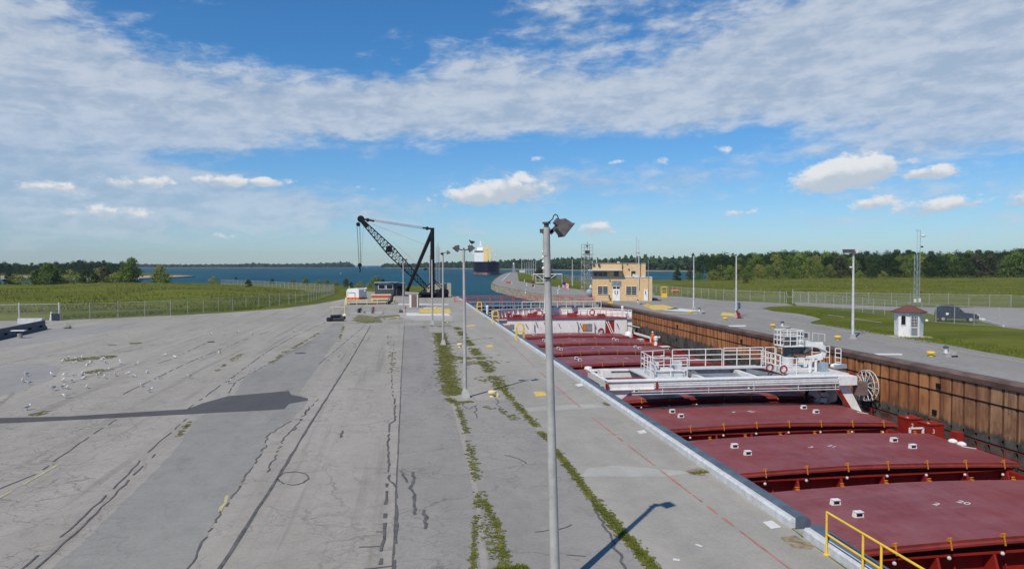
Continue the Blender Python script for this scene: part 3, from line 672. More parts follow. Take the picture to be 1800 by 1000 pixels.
# ================================================================ LOCK GATES
gt = empty('lock_gate', (22, 123.5, -3), 0, 'dark blue-grey gate walkway with white front rail just beyond the ship bow', 'lock gate')
b = MB(); b.box((22.2,124.5,-4.9), (24.1,1.6,7.6)); 
for i in range(13): b.box((11.2+i*1.85,123.62,-3.2), (.16,.12,4.6))
for z in (-1.6,-2.9): b.box((22.2,123.6,z), (23.8,.16,.18))
wpart(b, 'gate_leaf', 'gateblue', gt)
b = MB(); b.box((22.2,124.5,-1.02), (24.1,2.0,.14)); wpart(b, 'walkway', 'mgrey', gt)
b = MB(); railing(b, [(19.6,123.5,-.95),(33.9,123.5,-.95)], 1.25, (1.,.08), 1.55, .10, .085); wpart(b, 'handrail', 'white2', gt)
b = MB(); railing(b, [(10.4,123.5,-.95),(19.5,123.5,-.95)], 1.25, (1.,.55), 1.3, .05, .04); railing(b, [(10.4,125.4,-.95),(33.9,125.4,-.95)], 1.15, (1.,.5), 1.5, .035, .035); wpart(b, 'handrail', 'steelblue', gt, lab='pale blue-grey handrail')
for x, hh, s_ in ((11.2,.5,.5),(13.6,.35,.4),(16.4,.7,.35),(18.3,.4,.6),(22.5,.45,.5),(26,.6,.7),(29.5,.4,.5)): b = MB(); b.box((x,124.4,-.95+hh/2), (s_,.4,hh)); wpart(b, 'gate_machine', 'mgrey', gt)
gt2 = empty('lock_gate', (22, 131, -3), 0, 'farther gate walkway with faded red handrails in front of the open water', 'lock gate')
b = MB(); b.box((21.4,131.5,-5.2), (26.6,1.5,8.6)); wpart(b, 'gate_leaf', 'gateblue', gt2)
b = MB(); b.box((21.4,131.5,-.82), (26.6,2.0,.14)); wpart(b, 'walkway', 'mgrey', gt2)
b = MB(); railing(b, [(8.2,130.5,-.75),(34.6,130.5,-.75)], 1.5, (1.,.66,.5), 2.2, .05, .045); wpart(b, 'handrail', 'rail_red', gt2)
b = MB(); railing(b, [(8.2,132.5,-.75),(34.6,132.5,-.75)], 1.75, (1.,.5), 2.2, .045, .045); wpart(b, 'handrail', 'rail_red', gt2)
# ================================================================ THE RED SHIP IN THE LOCK
XC = 22.3; DK = -4.9
ship = empty('cargo_ship', (XC, 60, -9), 0, 'long red laker with arched hatch covers and white bow wall filling the lock', 'ship')
def hullpoly(y, s): return s
side = []
def halfbeam(y):
    if y < 96: return 11.7
    t = min(1, (y-96)/14.2); return 11.7*max(0, 1-t**2.1)**(1/2.05)
ys = [-25, 20, 60, 90, 96, 99, 102, 103.5, 105, 106.2, 107.3, 108.2, 109, 109.6, 109.95, 110.15, 110.2]
outline = [(XC+halfbeam(y), y) for y in ys]+[(XC-halfbeam(y), y) for y in reversed(ys)]
b = MB(); b.prism(outline, -12, DK); wpart(b, 'hull', 'red', ship)
fys = [y for y in ys if y > 102]; fo = [(XC+halfbeam(102.4), 102.4)]+[(XC+halfbeam(y), y) for y in fys]+[(XC-halfbeam(y), y) for y in reversed(fys)]+[(XC-halfbeam(102.4), 102.4)]
b = MB(); b.prism(fo, DK+.004, -1.02, 0, 1); wpart(b, 'forecastle', ['dred','white'], ship)
# white after wall of the forecastle
HB = 9.4
b = MB(); b.box((XC-.95, 102.28, -2.93), (2*HB-4.0-.1, .22, 3.8)); b.box((XC+HB-.65, 102.28, -2.93), (1.9, .22, 3.8)); b.box((XC+HB-2.3, 102.28, -1.13), (1.4,.22,.2)); wpart(b, 'bow_bulkhead', 'white', ship)
b = MB(); b.box((XC+HB-2.3, 102.33, -3.1), (1.42,.06,3.3)); w1 = wpart(b, 'doorway', 'dred', ship)
b = MB(); b.bar((XC+HB-2.9,102.1,-1.5),(XC+HB-1.8,101.6,-4.2),.1,.1,0); b.bar((XC+HB-2.6,102.1,-1.5),(XC+HB-1.5,101.6,-4.2),.1,.1,0); wpart(b, 'ladder', 'white', ship)
b = MB(); b.box((XC+.45, 102.1, -1.0), (2*HB+1.5, .3, .06)); wpart(b, 'deck_edge', 'dred', ship)
# bulwark with ribs
def bw(off, z0, z1, t, mi, bld):
    pts = []
    yl = [102.4, 103.5, 105, 106.2, 107.3, 108.2, 109, 109.6, 109.95, 110.15, 110.2]
    rs = [(XC+halfbeam(y)-off, y-(off*.4 if y > 109 else 0)) for y in yl]; ls = [(2*XC-x, y) for x, y in reversed(rs)]
    al = rs+ls
    for i in range(len(al)-1):
        a, c = al[i], al[i+1]; bld.bar((a[0],a[1],(z0+z1)/2), (c[0],c[1],(z0+z1)/2), t, z1-z0, mi)
    return al
b = MB(); al = bw(.05, -1.02, .08, .06, 0, b); wpart(b, 'bulwark', 'white', ship)
b = MB(); bw(.12, .06, .14, .26, 0, b); wpart(b, 'bulwark_rail', 'white', ship)
b = MB()
cum_ = [0]
for i in range(len(al)-1): cum_.append(cum_[-1]+math.dist(al[i], al[i+1]))
s_ = .6
while s_ < cum_[-1]:
    i = max(j for j in range(len(cum_)) if cum_[j] <= s_); i = min(i, len(al)-2)
    t = (s_-cum_[i])/(cum_[i+1]-cum_[i]); x = al[i][0]+(al[i+1][0]-al[i][0])*t; y = al[i][1]+(al[i+1][1]-al[i][1])*t
    c = Vector((XC, 103.5, 0)); d = (c-Vector((x,y,0))).normalized()
    p = Vector((x,y,0)); q = Vector((-d.y, d.x, 0))*.05; v_ = [p+Vector((0,0,.04)), p+Vector((0,0,-1.0)), p+d*.5+Vector((0,0,-1.0)), p+d*.12+Vector((0,0,.04))]; b.add(v_+[r_+q for r_ in v_], [(0,1,2,3),(7,6,5,4),(0,4,5,1),(1,5,6,2),(2,6,7,3),(3,7,4,0)])
    s_ += 1.1
    wpart(b, 'bulwark_stay', 'white', ship); b = MB()
b = MB(); railing(b, [(XC-HB,102.6,-1.0),(XC+HB-.3,102.6,-1.0)], 1.05, (1.,.5), 1.9, .022, .022); wpart(b, 'handrail', 'rail_red', ship, lab='thin reddish handrail along the forecastle edge')
# deck gear on the forecastle
def winch(x, y, s=1., mi='red'):
    b = MB(); b.box((x,y,-.92), (1.5*s,1.0*s,.2)); b.tube([(x-.6*s,y,-.65),(x+.6*s,y,-.65)], .2*s, 12); b.tube([(x-.65*s,y,-.65),(x-.55*s,y,-.65)], .34*s, 12); b.tube([(x+.55*s,y,-.65),(x+.65*s,y,-.65)], .34*s, 12)
    b.box((x+.8*s,y,-.8), (.3,.4,.4)); wpart(b, 'winch', mi, ship)
winch(XC-6.6,104.2,.8); winch(XC-1.8,105,.9); winch(XC+6.2,104.2,.7); winch(XC+2.2,106.5,.7); winch(XC-4,107,.7)
for (x, y) in ((XC-3,108.4),(XC+3.4,108.4),(XC-7.6,105.5)):
    b = MB(); b.lathe([(.15,-1.0),(.15,-.8),(.3,-.7),(.33,-.5),(.2,-.4)], (x,y,0), 12); wpart(b, 'mooring_roller', 'dred', ship)
def buoyring(p, nm='lifebuoy', r=.38, m_=('dred','white')):
    b = MB(); pts = [(p[0]+math.cos(a*math.pi/6)*r, p[1], p[2]+math.sin(a*math.pi/6)*r) for a in range(13)]
    b.tube(pts, .09, 8, 0); b.tube([(p[0]-.2,p[1]+.05,p[2]),(p[0]+.2,p[1]+.05,p[2])], .03, 6, 1); wpart(b, nm, [m_[0], m_[1]], ship)
buoyring((XC+HB-3.7,102.05,-2.95)); q = Q(1041,552,104.6); buoyring((q.x,104.6,-.35)); q = Q(948,546,104.6); buoyring((q.x,104.6,-.4), r=.45)
def wallpanel(x0, x1, y0, y1, m_, nm, yw=102.12, t=.06):
    a, c = Q(x0, y0, yw), Q(x1, y1, yw); b = MB(); b.box(((a.x+c.x)/2, yw, (a.z+c.z)/2), (abs(c.x-a.x), t, abs(a.z-c.z))); return wpart(b, nm, m_, ship)
wallpanel(1024,1031,569,581.5,'orange','notice_board'); wallpanel(1031.6,1040.5,569,581.5,'mgrey','equipment_cabinet')
wallpanel(888,895,571,579,'orange','notice_board'); wallpanel(896,903.5,570,578,'mgrey','equipment_cabinet')
for x, y, dx, dy in ((942,566,2,6),(956,566,6,11),(982,569,2,4),(1014,565,3,9),(1020,568,2,6),(1045,569,2,5),(1084,568,3,6),(924,569,3,5)):
    a, c = Q(x,y,101.95), Q(x+dx,y+dy,101.95); b = MB(); b.bar(a, c, .12, .12); wpart(b, 'vent_pipe', 'mgrey', ship)
for x in (939.5, 1016.5, 1045.5):
    a, c = Q(x,570,102.0), Q(x,583,102.0); b = MB(); b.bar(a, c, .08, .08); wpart(b, 'standpipe', 'mgrey', ship)
# foremast with yard, lamps and flag
mx = Q(959.8,520,107).x
b = MB(); b.tube([(mx,107,-1.2),(mx,107,4.0)], [.36,.25], 12); b.tube([(mx,107,4.0),(mx,107,8.4)], [.24,.14], 10); b.box((mx-.05,107,-.9), (1.1,1.1,.7)); mast = wpart(b, 'foremast', 'white', ship, auto=40)
ya = Q(937,482,107); yb = Q(988,482,107); zy = ya.z
b = MB(); b.tube([(ya.x,107,zy),(yb.x,107,zy)], .07, 6); b.tube([(ya.x,107,zy),(ya.x,107,zy-1.0)], .03, 6); b.tube([(yb.x,107,zy),(yb.x,107,zy-1.4)], .03, 6)
b.bar((mx-.3,107,zy-.9),(mx-1.6,107,zy),.08); b.bar((mx+.3,107,zy-.9),(mx+1.6,107,zy),.08); wpart(b, 'yard', 'white', ship, mast)
b = MB(); b.box((mx-.7,107,zy-1.3), (1.8,1.1,.09)); railing(b, [(mx-1.6,106.5,zy-1.3),(mx+.1,106.5,zy-1.3)], 1.0, (1.,.5), .5, .02, .02); railing(b, [(mx-1.6,106.5,zy-1.3),(mx-1.6,107.5,zy-1.3)], 1.0, (1.,.5), .5, .02, .02); wpart(b, 'mast_platform', 'white', ship, mast)
for i, z in enumerate((zy+.9,zy+1.9,zy+2.6,zy+3.4)):
    b = MB(); b.lathe([(.12,-.2),(.24,-.08),(.24,.1),(.10,.25)], (mx-.42,107,z), 10); b.box((mx-.2,107,z-.22), (.5,.3,.06)); wpart(b, 'navigation_lamp', 'white', ship, mast)
b = MB(); b.tube([(mx,107,8.3),(mx,107,9.3)], .03, 6); b.box((mx-.1,107,8.6), (1.0,.05,.05)); wpart(b, 'aerial', 'black', ship, mast)
fx, fy, fz = yb.x+.05, 107, zy-1.1
fl = MB(); W_, H_ = 1.0, .95; ns = 9
for i in range(ns):
    z0 = fz-H_*i/ns; z1 = fz-H_*(i+1)/ns
    for j in range(6):
        u0, u1 = j/6, (j+1)/6
        if i < 5 and j < 3: mi = 2
        else: mi = i % 2
        f_ = lambda u, z: (fx+W_*u*.95, fy-.16*math.sin(u*7)-u*.1, z-.35*u)
        fl.add([f_(u0,z0), f_(u1,z0), f_(u1,z1), f_(u0,z1)], [(0,1,2,3)], mi)
wpart(fl, 'flag', ['flagred','white','flagblue'], ship)
b = MB(); b.ball((ya.x,107,zy-1.1), .17, sc=(1,1,1.3)); b.ball((ya.x,107,zy-1.7), .17, sc=(1,1,1.3)); wpart(b, 'signal_lamp', 'dred', ship)
# port corner fitting and starboard post with stepped bulwark
for (xx, y0, y1) in ((856.5,539,560),(1094,540,583)):
    a, c = Q(xx,y0,104), Q(xx,y1,104); b = MB(); b.tube([c, a], .17, 8); b.ball(a, .22)
    if xx < 900:
        for k in range(4): b.box((a.x+.5, 104, a.z-.9-.33*k), (.5,.1,.08))
    wpart(b, 'fairlead_post', 'white', ship)
b = MB(); pts = [(32.0,102.5,-.3),(33.4,103.2,-3.4),(33.8,96.8,-3.5)]
b.bar(pts[0], pts[1], .35, .3); b.bar(pts[1], pts[2], .3, .25); b.tube([pts[2],(33.8,96.8,-4.8)], .1, 6); b.bar((31.6,102.3,-1.9),(34.0,102.3,-2.5),.1,.1); wpart(b, 'bulwark_rail', 'white', ship)
b = MB(); b.add([(32.0,102.6,-.4),(33.4,103.3,-3.4),(33.8,97,-3.5),(33.8,97,DK),(33.4,103.3,DK),(32,102.6,DK)], [(0,1,4,5),(1,2,3,4)]); wpart(b, 'bulwark', 'dred', ship)
b = MB(); b.lathe([(.5,DK),(.5,-3.8),(.62,-3.7),(.62,-3.4),(.2,-3.3)], (31.6,100.6,0), 12); b.lathe([(.4,DK),(.4,-3.9),(.2,-3.6)], (32.6,101.5,0), 12); wpart(b, 'deck_ventilator', 'dred', ship)
b = MB(); q = Q(1105,596,98.6); b.lathe([(.62,-3.6),(.62,-3.35),(.55,-3.0),(.35,-2.75),(.1,-2.65)], (q.x,98.6,0), 14); b.tube([(q.x,98.6,DK),(q.x,98.6,-3.5)], .25, 10); wpart(b, 'ventilator_dome', 'white', ship, auto=50)
# hatch covers
def zc(x): u = abs(x-XC)/9.0; return -3.06-.27*u**1.6
XL, XR = XC-8.75, XC+8.55
cl_n = [0]
def hatch(k, y0, L, nums):
    root = ship
    n = 16; xs = [XL+(XR-XL)*i/n for i in range(n+1)]; b = MB()
    ring = [(x, zc(x)) for x in xs]
    vs = [(x, y0, z) for x, z in ring]+[(x, y0+L, z) for x, z in ring]; m = n+1
    b.add(vs, [(i, i+1, m+i+1, m+i) for i in range(n)])
    # skirt all round and a projecting lip part-way down
    for (yy, s_) in ((y0, -1), (y0+L, 1)):
        for i in range(n):
            (xa, za), (xb, zb) = ring[i], ring[i+1]
            b.add([(xa,yy,za),(xb,yy,zb),(xb,yy,zb-.10),(xa,yy,za-.10)], [(0,1,2,3)], 1)
            b.add([(xa,yy,za-.10),(xb,yy,zb-.10),(xb,yy+s_*.10,zb-.14),(xa,yy+s_*.10,za-.14)], [(0,1,2,3)], 1)
            b.add([(xa,yy+s_*.10,za-.14),(xb,yy+s_*.10,zb-.14),(xb,yy+s_*.10,zb-.22),(xa,yy+s_*.10,za-.22)], [(0,1,2,3)], 1)
            b.add([(xa,yy+s_*.10,za-.22),(xb,yy+s_*.10,zb-.22),(xb,yy-s_*.35,zb-.23),(xa,yy-s_*.35,za-.23)], [(0,1,2,3)], 1)
    for xx, s_ in ((XL,-1),(XR,1)):
        z = zc(xx); b.add([(xx,y0,z),(xx,y0+L,z),(xx,y0+L,z-.22),(xx,y0,z-.22)], [(0,1,2,3)], 1)
        b.box((xx+s_*.06, y0+L/2, z-.18), (.12,L+.2,.07), 0, 1)
    cov = wpart(b, 'hatch_cover', ['hatch','red'], ship)
    # coaming with stays, standing back beneath the cover
    c = MB(); c.box((XC-.1, y0+L/2, (DK-3.42)/2), (XR-XL-1.0, L-1.0, -3.42-DK)); 
    for (yy, s_) in ((y0, 1), (y0+L, -1)):
        c.box((XC-.1, yy+s_*.28, -3.66), (XR-XL-.5,.46,.07))
        for i in range(8):
            x = XL+.6+(XR-XL-1.2)*i/7
            v = [(x-.05,yy+s_*.5,-3.7),(x-.05,yy+s_*.5,DK),(x-.05,yy-s_*.35,DK),(x-.05,yy+s_*.06,-3.7)]
            c.add(v+[(p[0]+.10,p[1],p[2]) for p in v], [(0,1,2,3),(7,6,5,4),(0,4,5,1),(1,5,6,2),(2,6,7,3),(3,7,4,0)])
        for i in range(24):
            if i % 3: x = XL+.6+(XR-XL-1.2)*i/23; c.bar((x,yy+s_*.45,-4.2),(x,yy+s_*.25,DK),.05,.05)
    wpart(c, 'hatch_coaming', 'dred', ship)
    far = k in (-1, 0, 1)
    for (yy, s_) in ((y0, -1), (y0+L, 1)):
        if s_ == 1 and not far: continue
        for i in range(8):
            if cl_n[0] >= 96: break
            x = XL+1.3+(XR-XL-2.2)*i/7; z = zc(x)
            c = MB(); c.bar((x,yy+s_*.03,z+.13),(x,yy+s_*.13,z-.28),.045,.045); c.box((x,yy-s_*.02,z+.02), (.14,.13,.05)); c.tube([(x-.09,yy+s_*.02,z+.12),(x+.09,yy+s_*.02,z+.12)], .025, 6)
            wpart(c, 'cleat', 'orange', ship, cov); cl_n[0] += 1
    for i in range(8):
        c = MB(); x = XL+1.32+(XR-XL-2.2)*i/7; c.ball((x,y0+.02,zc(x)-.62), .075, 0, 8, 5); wpart(c, 'coaming_lamp', 'white2', ship, cov)
    for (dx, dy) in ((-4.78,.68*L),(-4.75,.45*L),(4.75,.68*L),(4.78,.45*L)):
        x = XC+dx; z = zc(x); y = y0+dy
        c = MB(); c.prism([(-.20,0),(.20,0),(.16,.2),(-.16,.2)], -.1, .1); 
        c.v = [(x+a, y+cc, z+bb) for a, bb, cc in c.v]
        c.box((x, y-.104, z+.10), (.24,.012,.10), 0, 1)
        c.box((x, y-.02, z+.215), (.34,.24,.03), 0, 0)
        wpart(c, 'vent_hood', ['white','black'], ship, cov)
    for txt, dx in ((nums[0], -.8), (nums[1], .45)):
        x = XC+dx; t = textmesh(txt, .5, 'linewhite', cov, 'painted_number', (0,0,0), (0,0,0))
        L_ = ship.location; t.location = (x-L_.x, y0+L*.55-L_.y, zc(x)+.012-L_.z); t.rotation_euler = (0, 0, R(-62))
    c = MB(); c.bar((XC+8.0,y0+L*.5,zc(XC+8.0)+.03),(XC+8.5,y0+L*.42,zc(XC+8.4)+.03),.10,.02); wpart(c, 'painted_mark', 'linewhite', ship, cov)
    return cov
for k in range(-1, 9):
    y0 = 22.8+9.3*k; L = 6.4 if k < 8 else 4.3
    hatch(k, y0, L, (str(k+2) if k < 8 else '9', '%d' % (k+20)))
# deck gear between and beside the hatches
b = MB(); 
for y in range(18, 97, 2): b.tube([(33.75,y,DK),(33.75,y,DK+1.15)], .035, 6)
for h_ in (1.15,.75,.38): b.tube([(33.75,17,DK+h_),(33.75,96.5,DK+h_)], .022, 6)
for y in range(18, 97, 2): b.tube([(10.85,y,DK),(10.85,y,DK+1.1)], .03, 6)
b.tube([(10.85,17,DK+1.1),(10.85,96.5,DK+1.1)], .022, 6); wpart(b, 'side_railing', 'dred', ship)
b = MB()
for s_ in (-1, 1): b.box((XC+s_*9.35, 60, DK+.35), (.3, 84, .7)); b.box((XC+s_*9.35, 60, DK+.73), (.16, 84, .06))
wpart(b, 'crane_rail', 'dred', ship)
for (X_, Y_, t) in ((32.45,42.2,'2'),(32.6,40.5,'3')):
    b = MB(); b.box((X_,Y_,-3.95), (1.05,1.0,1.5)); b.box((X_,Y_,-3.17), (1.12,1.08,.07)); o = wpart(b, 'deck_locker', 'dred', ship)
    L_ = ship.location
    for loc, rot in (((X_-.3,Y_-.15,-3.128),(0,0,R(-20))), ((X_-.20,Y_-.506,-3.6),(R(90),0,0))):
        textmesh(t, .38, 'white', o, 'painted_number', Vector(loc)-L_, rot)
b = MB(); b.box((33.0,38.8,-4.1), (.5,.5,1.5)); wpart(b, 'deck_box', 'dred', ship)
for yv in (35.8, 36.45):
    b = MB(); b.lathe([(.16,-3.7),(.16,-3.5),(.26,-3.42),(.24,-3.22),(.1,-3.14)], (30.75,yv,0), 10); wpart(b, 'mushroom_vent', 'white', ship)
b = MB(); q = P(1604,762,-3.5); b.box((31.45,40.3,-3.42), (.95,.10,.08)); b.box((31.9,40.3,-3.6), (.10,.10,.4)); b.box((31.0,40.3,-3.55), (.10,.10,.3)); wpart(b, 'ladder', 'white', ship)
for (y, x) in ((60,33.0),(72,33.1),(84,33.1),(91,33.0)):
    b = MB(); b.lathe([(.42,DK),(.42,-3.9),(.55,-3.85),(.55,-3.65)], (x,y,0), 12); b.box((x-.1,y-1.0,DK+.5), (.6,.7,1.0)); wpart(b, 'deck_ventilator', 'dred', ship)
b = MB(); b.box((32.8,66.2,-4.1), (1.5,2.4,1.6)); b.box((32.6,63.4,-4.3), (1.1,1.4,1.2)); wpart(b, 'deck_locker', 'dred', ship)
for (xx,yy_) in ((1168,613),(1123,600)):
    q = P(xx,yy_,-3.9); b = MB(); b.box((q.x,q.y,-4.2), (1.1,.9,1.1)); b.box((q.x,q.y,-3.6), (1.2,1.0,.08), mi=1)
    for s_ in (-.22,.22): b.bar((q.x+s_-.05,q.y-.5,-4.2),(q.x+s_+.12,q.y-.5,-3.75),.1,.06,1)
    wpart(b, 'mooring_bitt', ['black','white'], ship)
for (xx,yy_) in ((1253,765),(1480,757)):
    q = P(xx,yy_,-4.1); b = MB(); b.tube([(q.x-.5,q.y+.2,-4.1),(q.x+.5,q.y-.3,-4.5)], .13, 8)
    if xx > 1300: b.box((q.x+.4,q.y,-4.05), (.9,.3,.2), .3); b.bar((q.x-.6,q.y,-4.5),(q.x+.2,q.y,-3.9),.12)
    wpart(b, 'deck_davit', 'white', ship)
for xx in (1264,1281,1452):
    q = P(xx,763,-4.5); b = MB(); b.tube([(q.x,q.y,DK),(q.x,q.y,-4.1)], .035, 6); wpart(b, 'sounding_pipe', 'white', ship)
for (xx,yy_) in ((992,594),(1033,592)):
    q = P(xx,yy_,-3.5); b = MB(); b.prism([(-1.1,0),(1.1,0),(.15,.30),(-.15,.30)], -.18, .18); b.v = [(q.x+a, 95.2+c_, -3.55+bb) for a, bb, c_ in b.v]; b.box((q.x,95.2,-3.2), (.3,.3,.12)); wpart(b, 'lifting_spreader', 'orange', ship)
q = P(1140,602,-3.9); b = MB(); b.box((q.x,q.y,-4.05), (1.8,.7,.35)); wpart(b, 'deck_plank', 'orange', ship)
rh_ = random.Random(31)
for k in (0,1,2,4,5,6):
    yg = 22.8+9.3*k-1.45; b = MB(); pts = []; x = XC-7
    while x < XC+8: pts.append((x, yg+rh_.uniform(-.25,.25), DK+.06)); x += 1.1
    b.tube(pts, .05, 6); wpart(b, 'deck_hose', 'black', ship)
    for x in (XC-6.2, XC+1.2, XC+7.1):
        b = MB(); b.lathe([(.14,DK),(.14,DK+.5),(.2,DK+.55),(.18,DK+.7)], (x+rh_.uniform(-.6,.6), yg, 0), 10); wpart(b, 'deck_pipe', 'dred', ship)
# small hoods near the left of the gantry's hatch
q = P(1034,653,-3.3); b = MB(); b.lathe([(.3,-3.3),(.3,-3.1),(.4,-3.05),(.34,-2.85),(.1,-2.8)], (q.x,q.y,0), 12); wpart(b, 'mushroom_vent', 'white', ship)
# ================================================================ HATCH GANTRY CRANE
gn = empty('gantry_crane', (23.7, 49.2, -4.2), 0, 'white gantry crane straddling the red hatches, with knuckle boom and spoked cable reel', 'gantry crane')
GT, GB = -1.10, -1.60; YN, YF = 46.4, 52.0
XG0 = Q(1069,680,YN).x; XG1 = Q(1500,670,YN).x
b = MB(); b.box(((XG0+XG1)/2, YN+.35, (GT+GB)/2), (XG1-XG0, .6, GT-GB)); b.box(((XG0+XG1)/2, YN+.35, GT+.03), (XG1+.1-XG0, .8, .06)); b.box(((XG0+XG1)/2, YN+.35, GB-.03), (XG1+.1-XG0, .8, .06)); wpart(b, 'front_girder', 'white', gn)
b = MB(); b.box(((XG0+XG1)/2, YF-.35, (GT+GB)/2), (XG1-XG0, .6, GT-GB)); b.box(((XG0+XG1)/2, YF-.35, GT+.03), (XG1+.1-XG0, .8, .06)); wpart(b, 'rear_girder', 'white', gn)
for xc_, wc_ in ((XG0+.15,.3),(XG1-.6,1.2),(24.5,.3),(28.5,.3),(20.5,.3)): b = MB(); b.box((xc_,49.2,-1.36), (wc_,4.4,.46)); wpart(b, 'cross_beam', 'white', gn)
b = MB(); xa, xb_ = Q(1150,668,47).x, Q(1208,668,47).x
b.box(((xa+xb_)/2-.2,49.2,-1.0), (xb_-xa+.6,4.4,.08)); x2 = Q(1385,660,47).x; b.box(((x2+XG1)/2,49.2,-1.0), (XG1-x2,4.6,.08)); b.box(((xb_+x2)/2,51.3,-1.0), (x2-xb_,1.1,.08)); wpart(b, 'walkway', 'white2', gn)
b = MB(); b.add([(xb_+.8,47.2,-1.75),(x2-.3,47.2,-1.75),(x2-.9,50.4,-1.3),(xb_+1.4,50.4,-1.3)], [(0,1,2,3)]); b.box((xb_+1.9,50.5,-1.35), (.12,.9,.5)); b.bar((xb_+.9,50.4,-1.15),(xb_+2.2,47.2,-1.2),.12,.3); b.bar((x2-1.4,50.4,-1.15),(x2-.2,47.2,-1.2),.12,.3); wpart(b, 'cable_trough', 'mgrey', gn)
b = MB()
for z, y in ((-1.52,46.22),(-1.38,46.25),(-1.24,46.25)): b.tube([(Q(1150,670,46.2).x,y,z),(XG1-1.2,y,z)], .055, 8)
for z in (-1.78,-1.95): b.tube([(XG0+1.6,46.2,z),(XG1-1.2,46.2,z)], .035, 6)
for x in (17,20.3,23.6,26.9,XG1-1.5): b.bar((x,46.2,-1.2),(x,46.2,-1.98),.04,.04)
wpart(b, 'cable_pipes', 'white2', gn)
b = MB(); x = Q(1155,678,46.1).x; b.box((x,46.12,-1.36), (.14,.06,.5)); b.box((XG0-.04,46.5,-1.4), (.1,.5,.35)); wpart(b, 'red_marking', 'dred', gn)
# legs
def leg(x, y, s_, red=False):
    b = MB(); v = [(x-1.1,-1.62),(x+.0,-1.62),(x+1.15,-3.7),(x+.35,-3.75)]
    b.prism(v, -.14, .14); o_ = len(b.v)-8; b.v = [(a, y+c_*1.0, z) for a, z, c_ in b.v]
    b.box((x+.75,y,-3.85), (1.0,1.4,.28)); b.tube([(x+.65,y-.45,-4.0),(x+.85,y-.45,-4.0)], .2, 10); b.tube([(x+.65,y+.45,-4.0),(x+.85,y+.45,-4.0)], .2, 10)
    lg = wpart(b, 'leg', 'white', gn)
    if red:
        c = MB(); c.bar((x-.95,y-.16,-1.7),(x+.30,y-.16,-3.6),.06,.24,0,(1,0,0)); wpart(c, 'red_marking', 'dred', gn, lg)
leg(XG1-.35, 46.7, 1, True); leg(XG1-.35, 51.8, 1)
for y in (46.7, 51.8):
    b = MB(); b.prism([(XG0+.3,-1.63),(XG0+1.9,-1.63),(XG0+.35,-2.8),(XG0-.5,-3.7),(XG0-.75,-3.7)], -.12, .12); b.v = [(a, y+c_, z) for a, z, c_ in b.v]; b.box((XG0-.6,y,-3.8), (.5,1.4,.3)); wpart(b, 'leg', 'white', gn)
b = MB(); b.box((XG1-.55,46.55,-1.36), (1.3,.9,.62)); b.box((XG1+.15,46.9,-1.1), (.25,.25,.5), mi=1); wpart(b, 'end_housing', ['white','dred'], gn)
# spoked reel
rx_, ry_, rz_ = 33.75, 48.3, -2.12
b = MB(); N_ = 28
b.tube([(rx_, ry_+math.cos(a*2*math.pi/N_)*1.12, rz_+math.sin(a*2*math.pi/N_)*1.12) for a in range(N_+1)], .035, 6)
b.tube([(rx_-.32, ry_+math.cos(a*2*math.pi/N_)*1.12, rz_+math.sin(a*2*math.pi/N_)*1.12) for a in range(N_+1)], .03, 6)
for k in range(12):
    a = k*math.pi/6+.1; b.bar((rx_,ry_,rz_),(rx_,ry_+math.cos(a)*1.1,rz_+math.sin(a)*1.1),.05,.05,0,(1,0,0)); b.bar((rx_-.32,ry_,rz_),(rx_-.32,ry_+math.cos(a)*1.1,rz_+math.sin(a)*1.1),.05,.05,0,(1,0,0))
rl = wpart(b, 'cable_reel', 'white2', gn)
b = MB(); b.tube([(rx_-.1,ry_,rz_),(rx_-.24,ry_,rz_)], .5, 24); wpart(b, 'wound_cable', 'dgrey', gn, rl)
b = MB(); b.tube([(rx_+.1,ry_,rz_),(32.6,ry_-.4,rz_+.1)], .22, 12); wpart(b, 'hub', 'white', gn, rl)
b = MB(); b.box((XG1+.55,46.4,-1.95), (.75,.6,.95)); wpart(b, 'motor_cover', 'rustbox', gn)
q = Q(1462,695,48); b = MB(); b.tube([(q.x-.12,48,q.z),(q.x+.12,48,q.z)], .5, 16); b.tube([(q.x-.3,48,q.z+.1),(q.x-.9,48,q.z+.1)], .16, 8); b.box((q.x-.7,48,q.z-.3), (.5,.3,.3)); wpart(b, 'hose_reel', 'white2', gn, auto=40)
b = MB()
for dx in (-2.2,-.9): b.tube([(q.x+dx+.9,49,-1.9),(q.x+dx+.7,49,-4.2)], .14, 8)
b.box((q.x+1.0,49,-3.0), (.9,.2,2.2)); wpart(b, 'hanging_cable', 'black', gn)
# walkway rails
zb = -.98
def grail(*a_):
    b = MB(); railing(b, *a_); wpart(b, 'guard_rail', 'white', gn)
def XQ(p, y_): return Q(p, 650, y_).x
grail([(XQ(1127,50.8),50.8,zb),(XQ(1150,47),47,zb),(XQ(1208,47),47,zb)], 1.35, (1.,.66,.36), 1.0, .032, .032)
grail([(XQ(1127,50.8),50.8,zb),(XQ(1167,51.6),51.6,zb)], 1.35, (1.,.66,.36), 1.2, .032, .032)
grail([(XQ(1182,52.1),52.1,zb),(XQ(1269,52.1),52.1,zb)], 1.3, (1.,.66,.36), 1.5, .034, .034)
grail([(XQ(1272,52.1),52.1,zb),(XQ(1341,52.1),52.1,zb)], 1.35, (1.,.85,.62,.36), .95, .034, .034)
grail([(XQ(1345,52.1),52.1,zb),(XQ(1362,52.1),52.1,zb)], 1.35, (1.,.66,.36), .6, .032, .032)
grail([(XQ(1338,51),51,zb),(XQ(1372,47.8),47.8,zb)], 1.3, (1.,.66,.36), .8, .032, .032)
grail([(XQ(1350,51.2),51.2,zb),(XQ(1378,48.2),48.2,zb)], 1.1, (1.,.6,.3), .8, .03, .03)
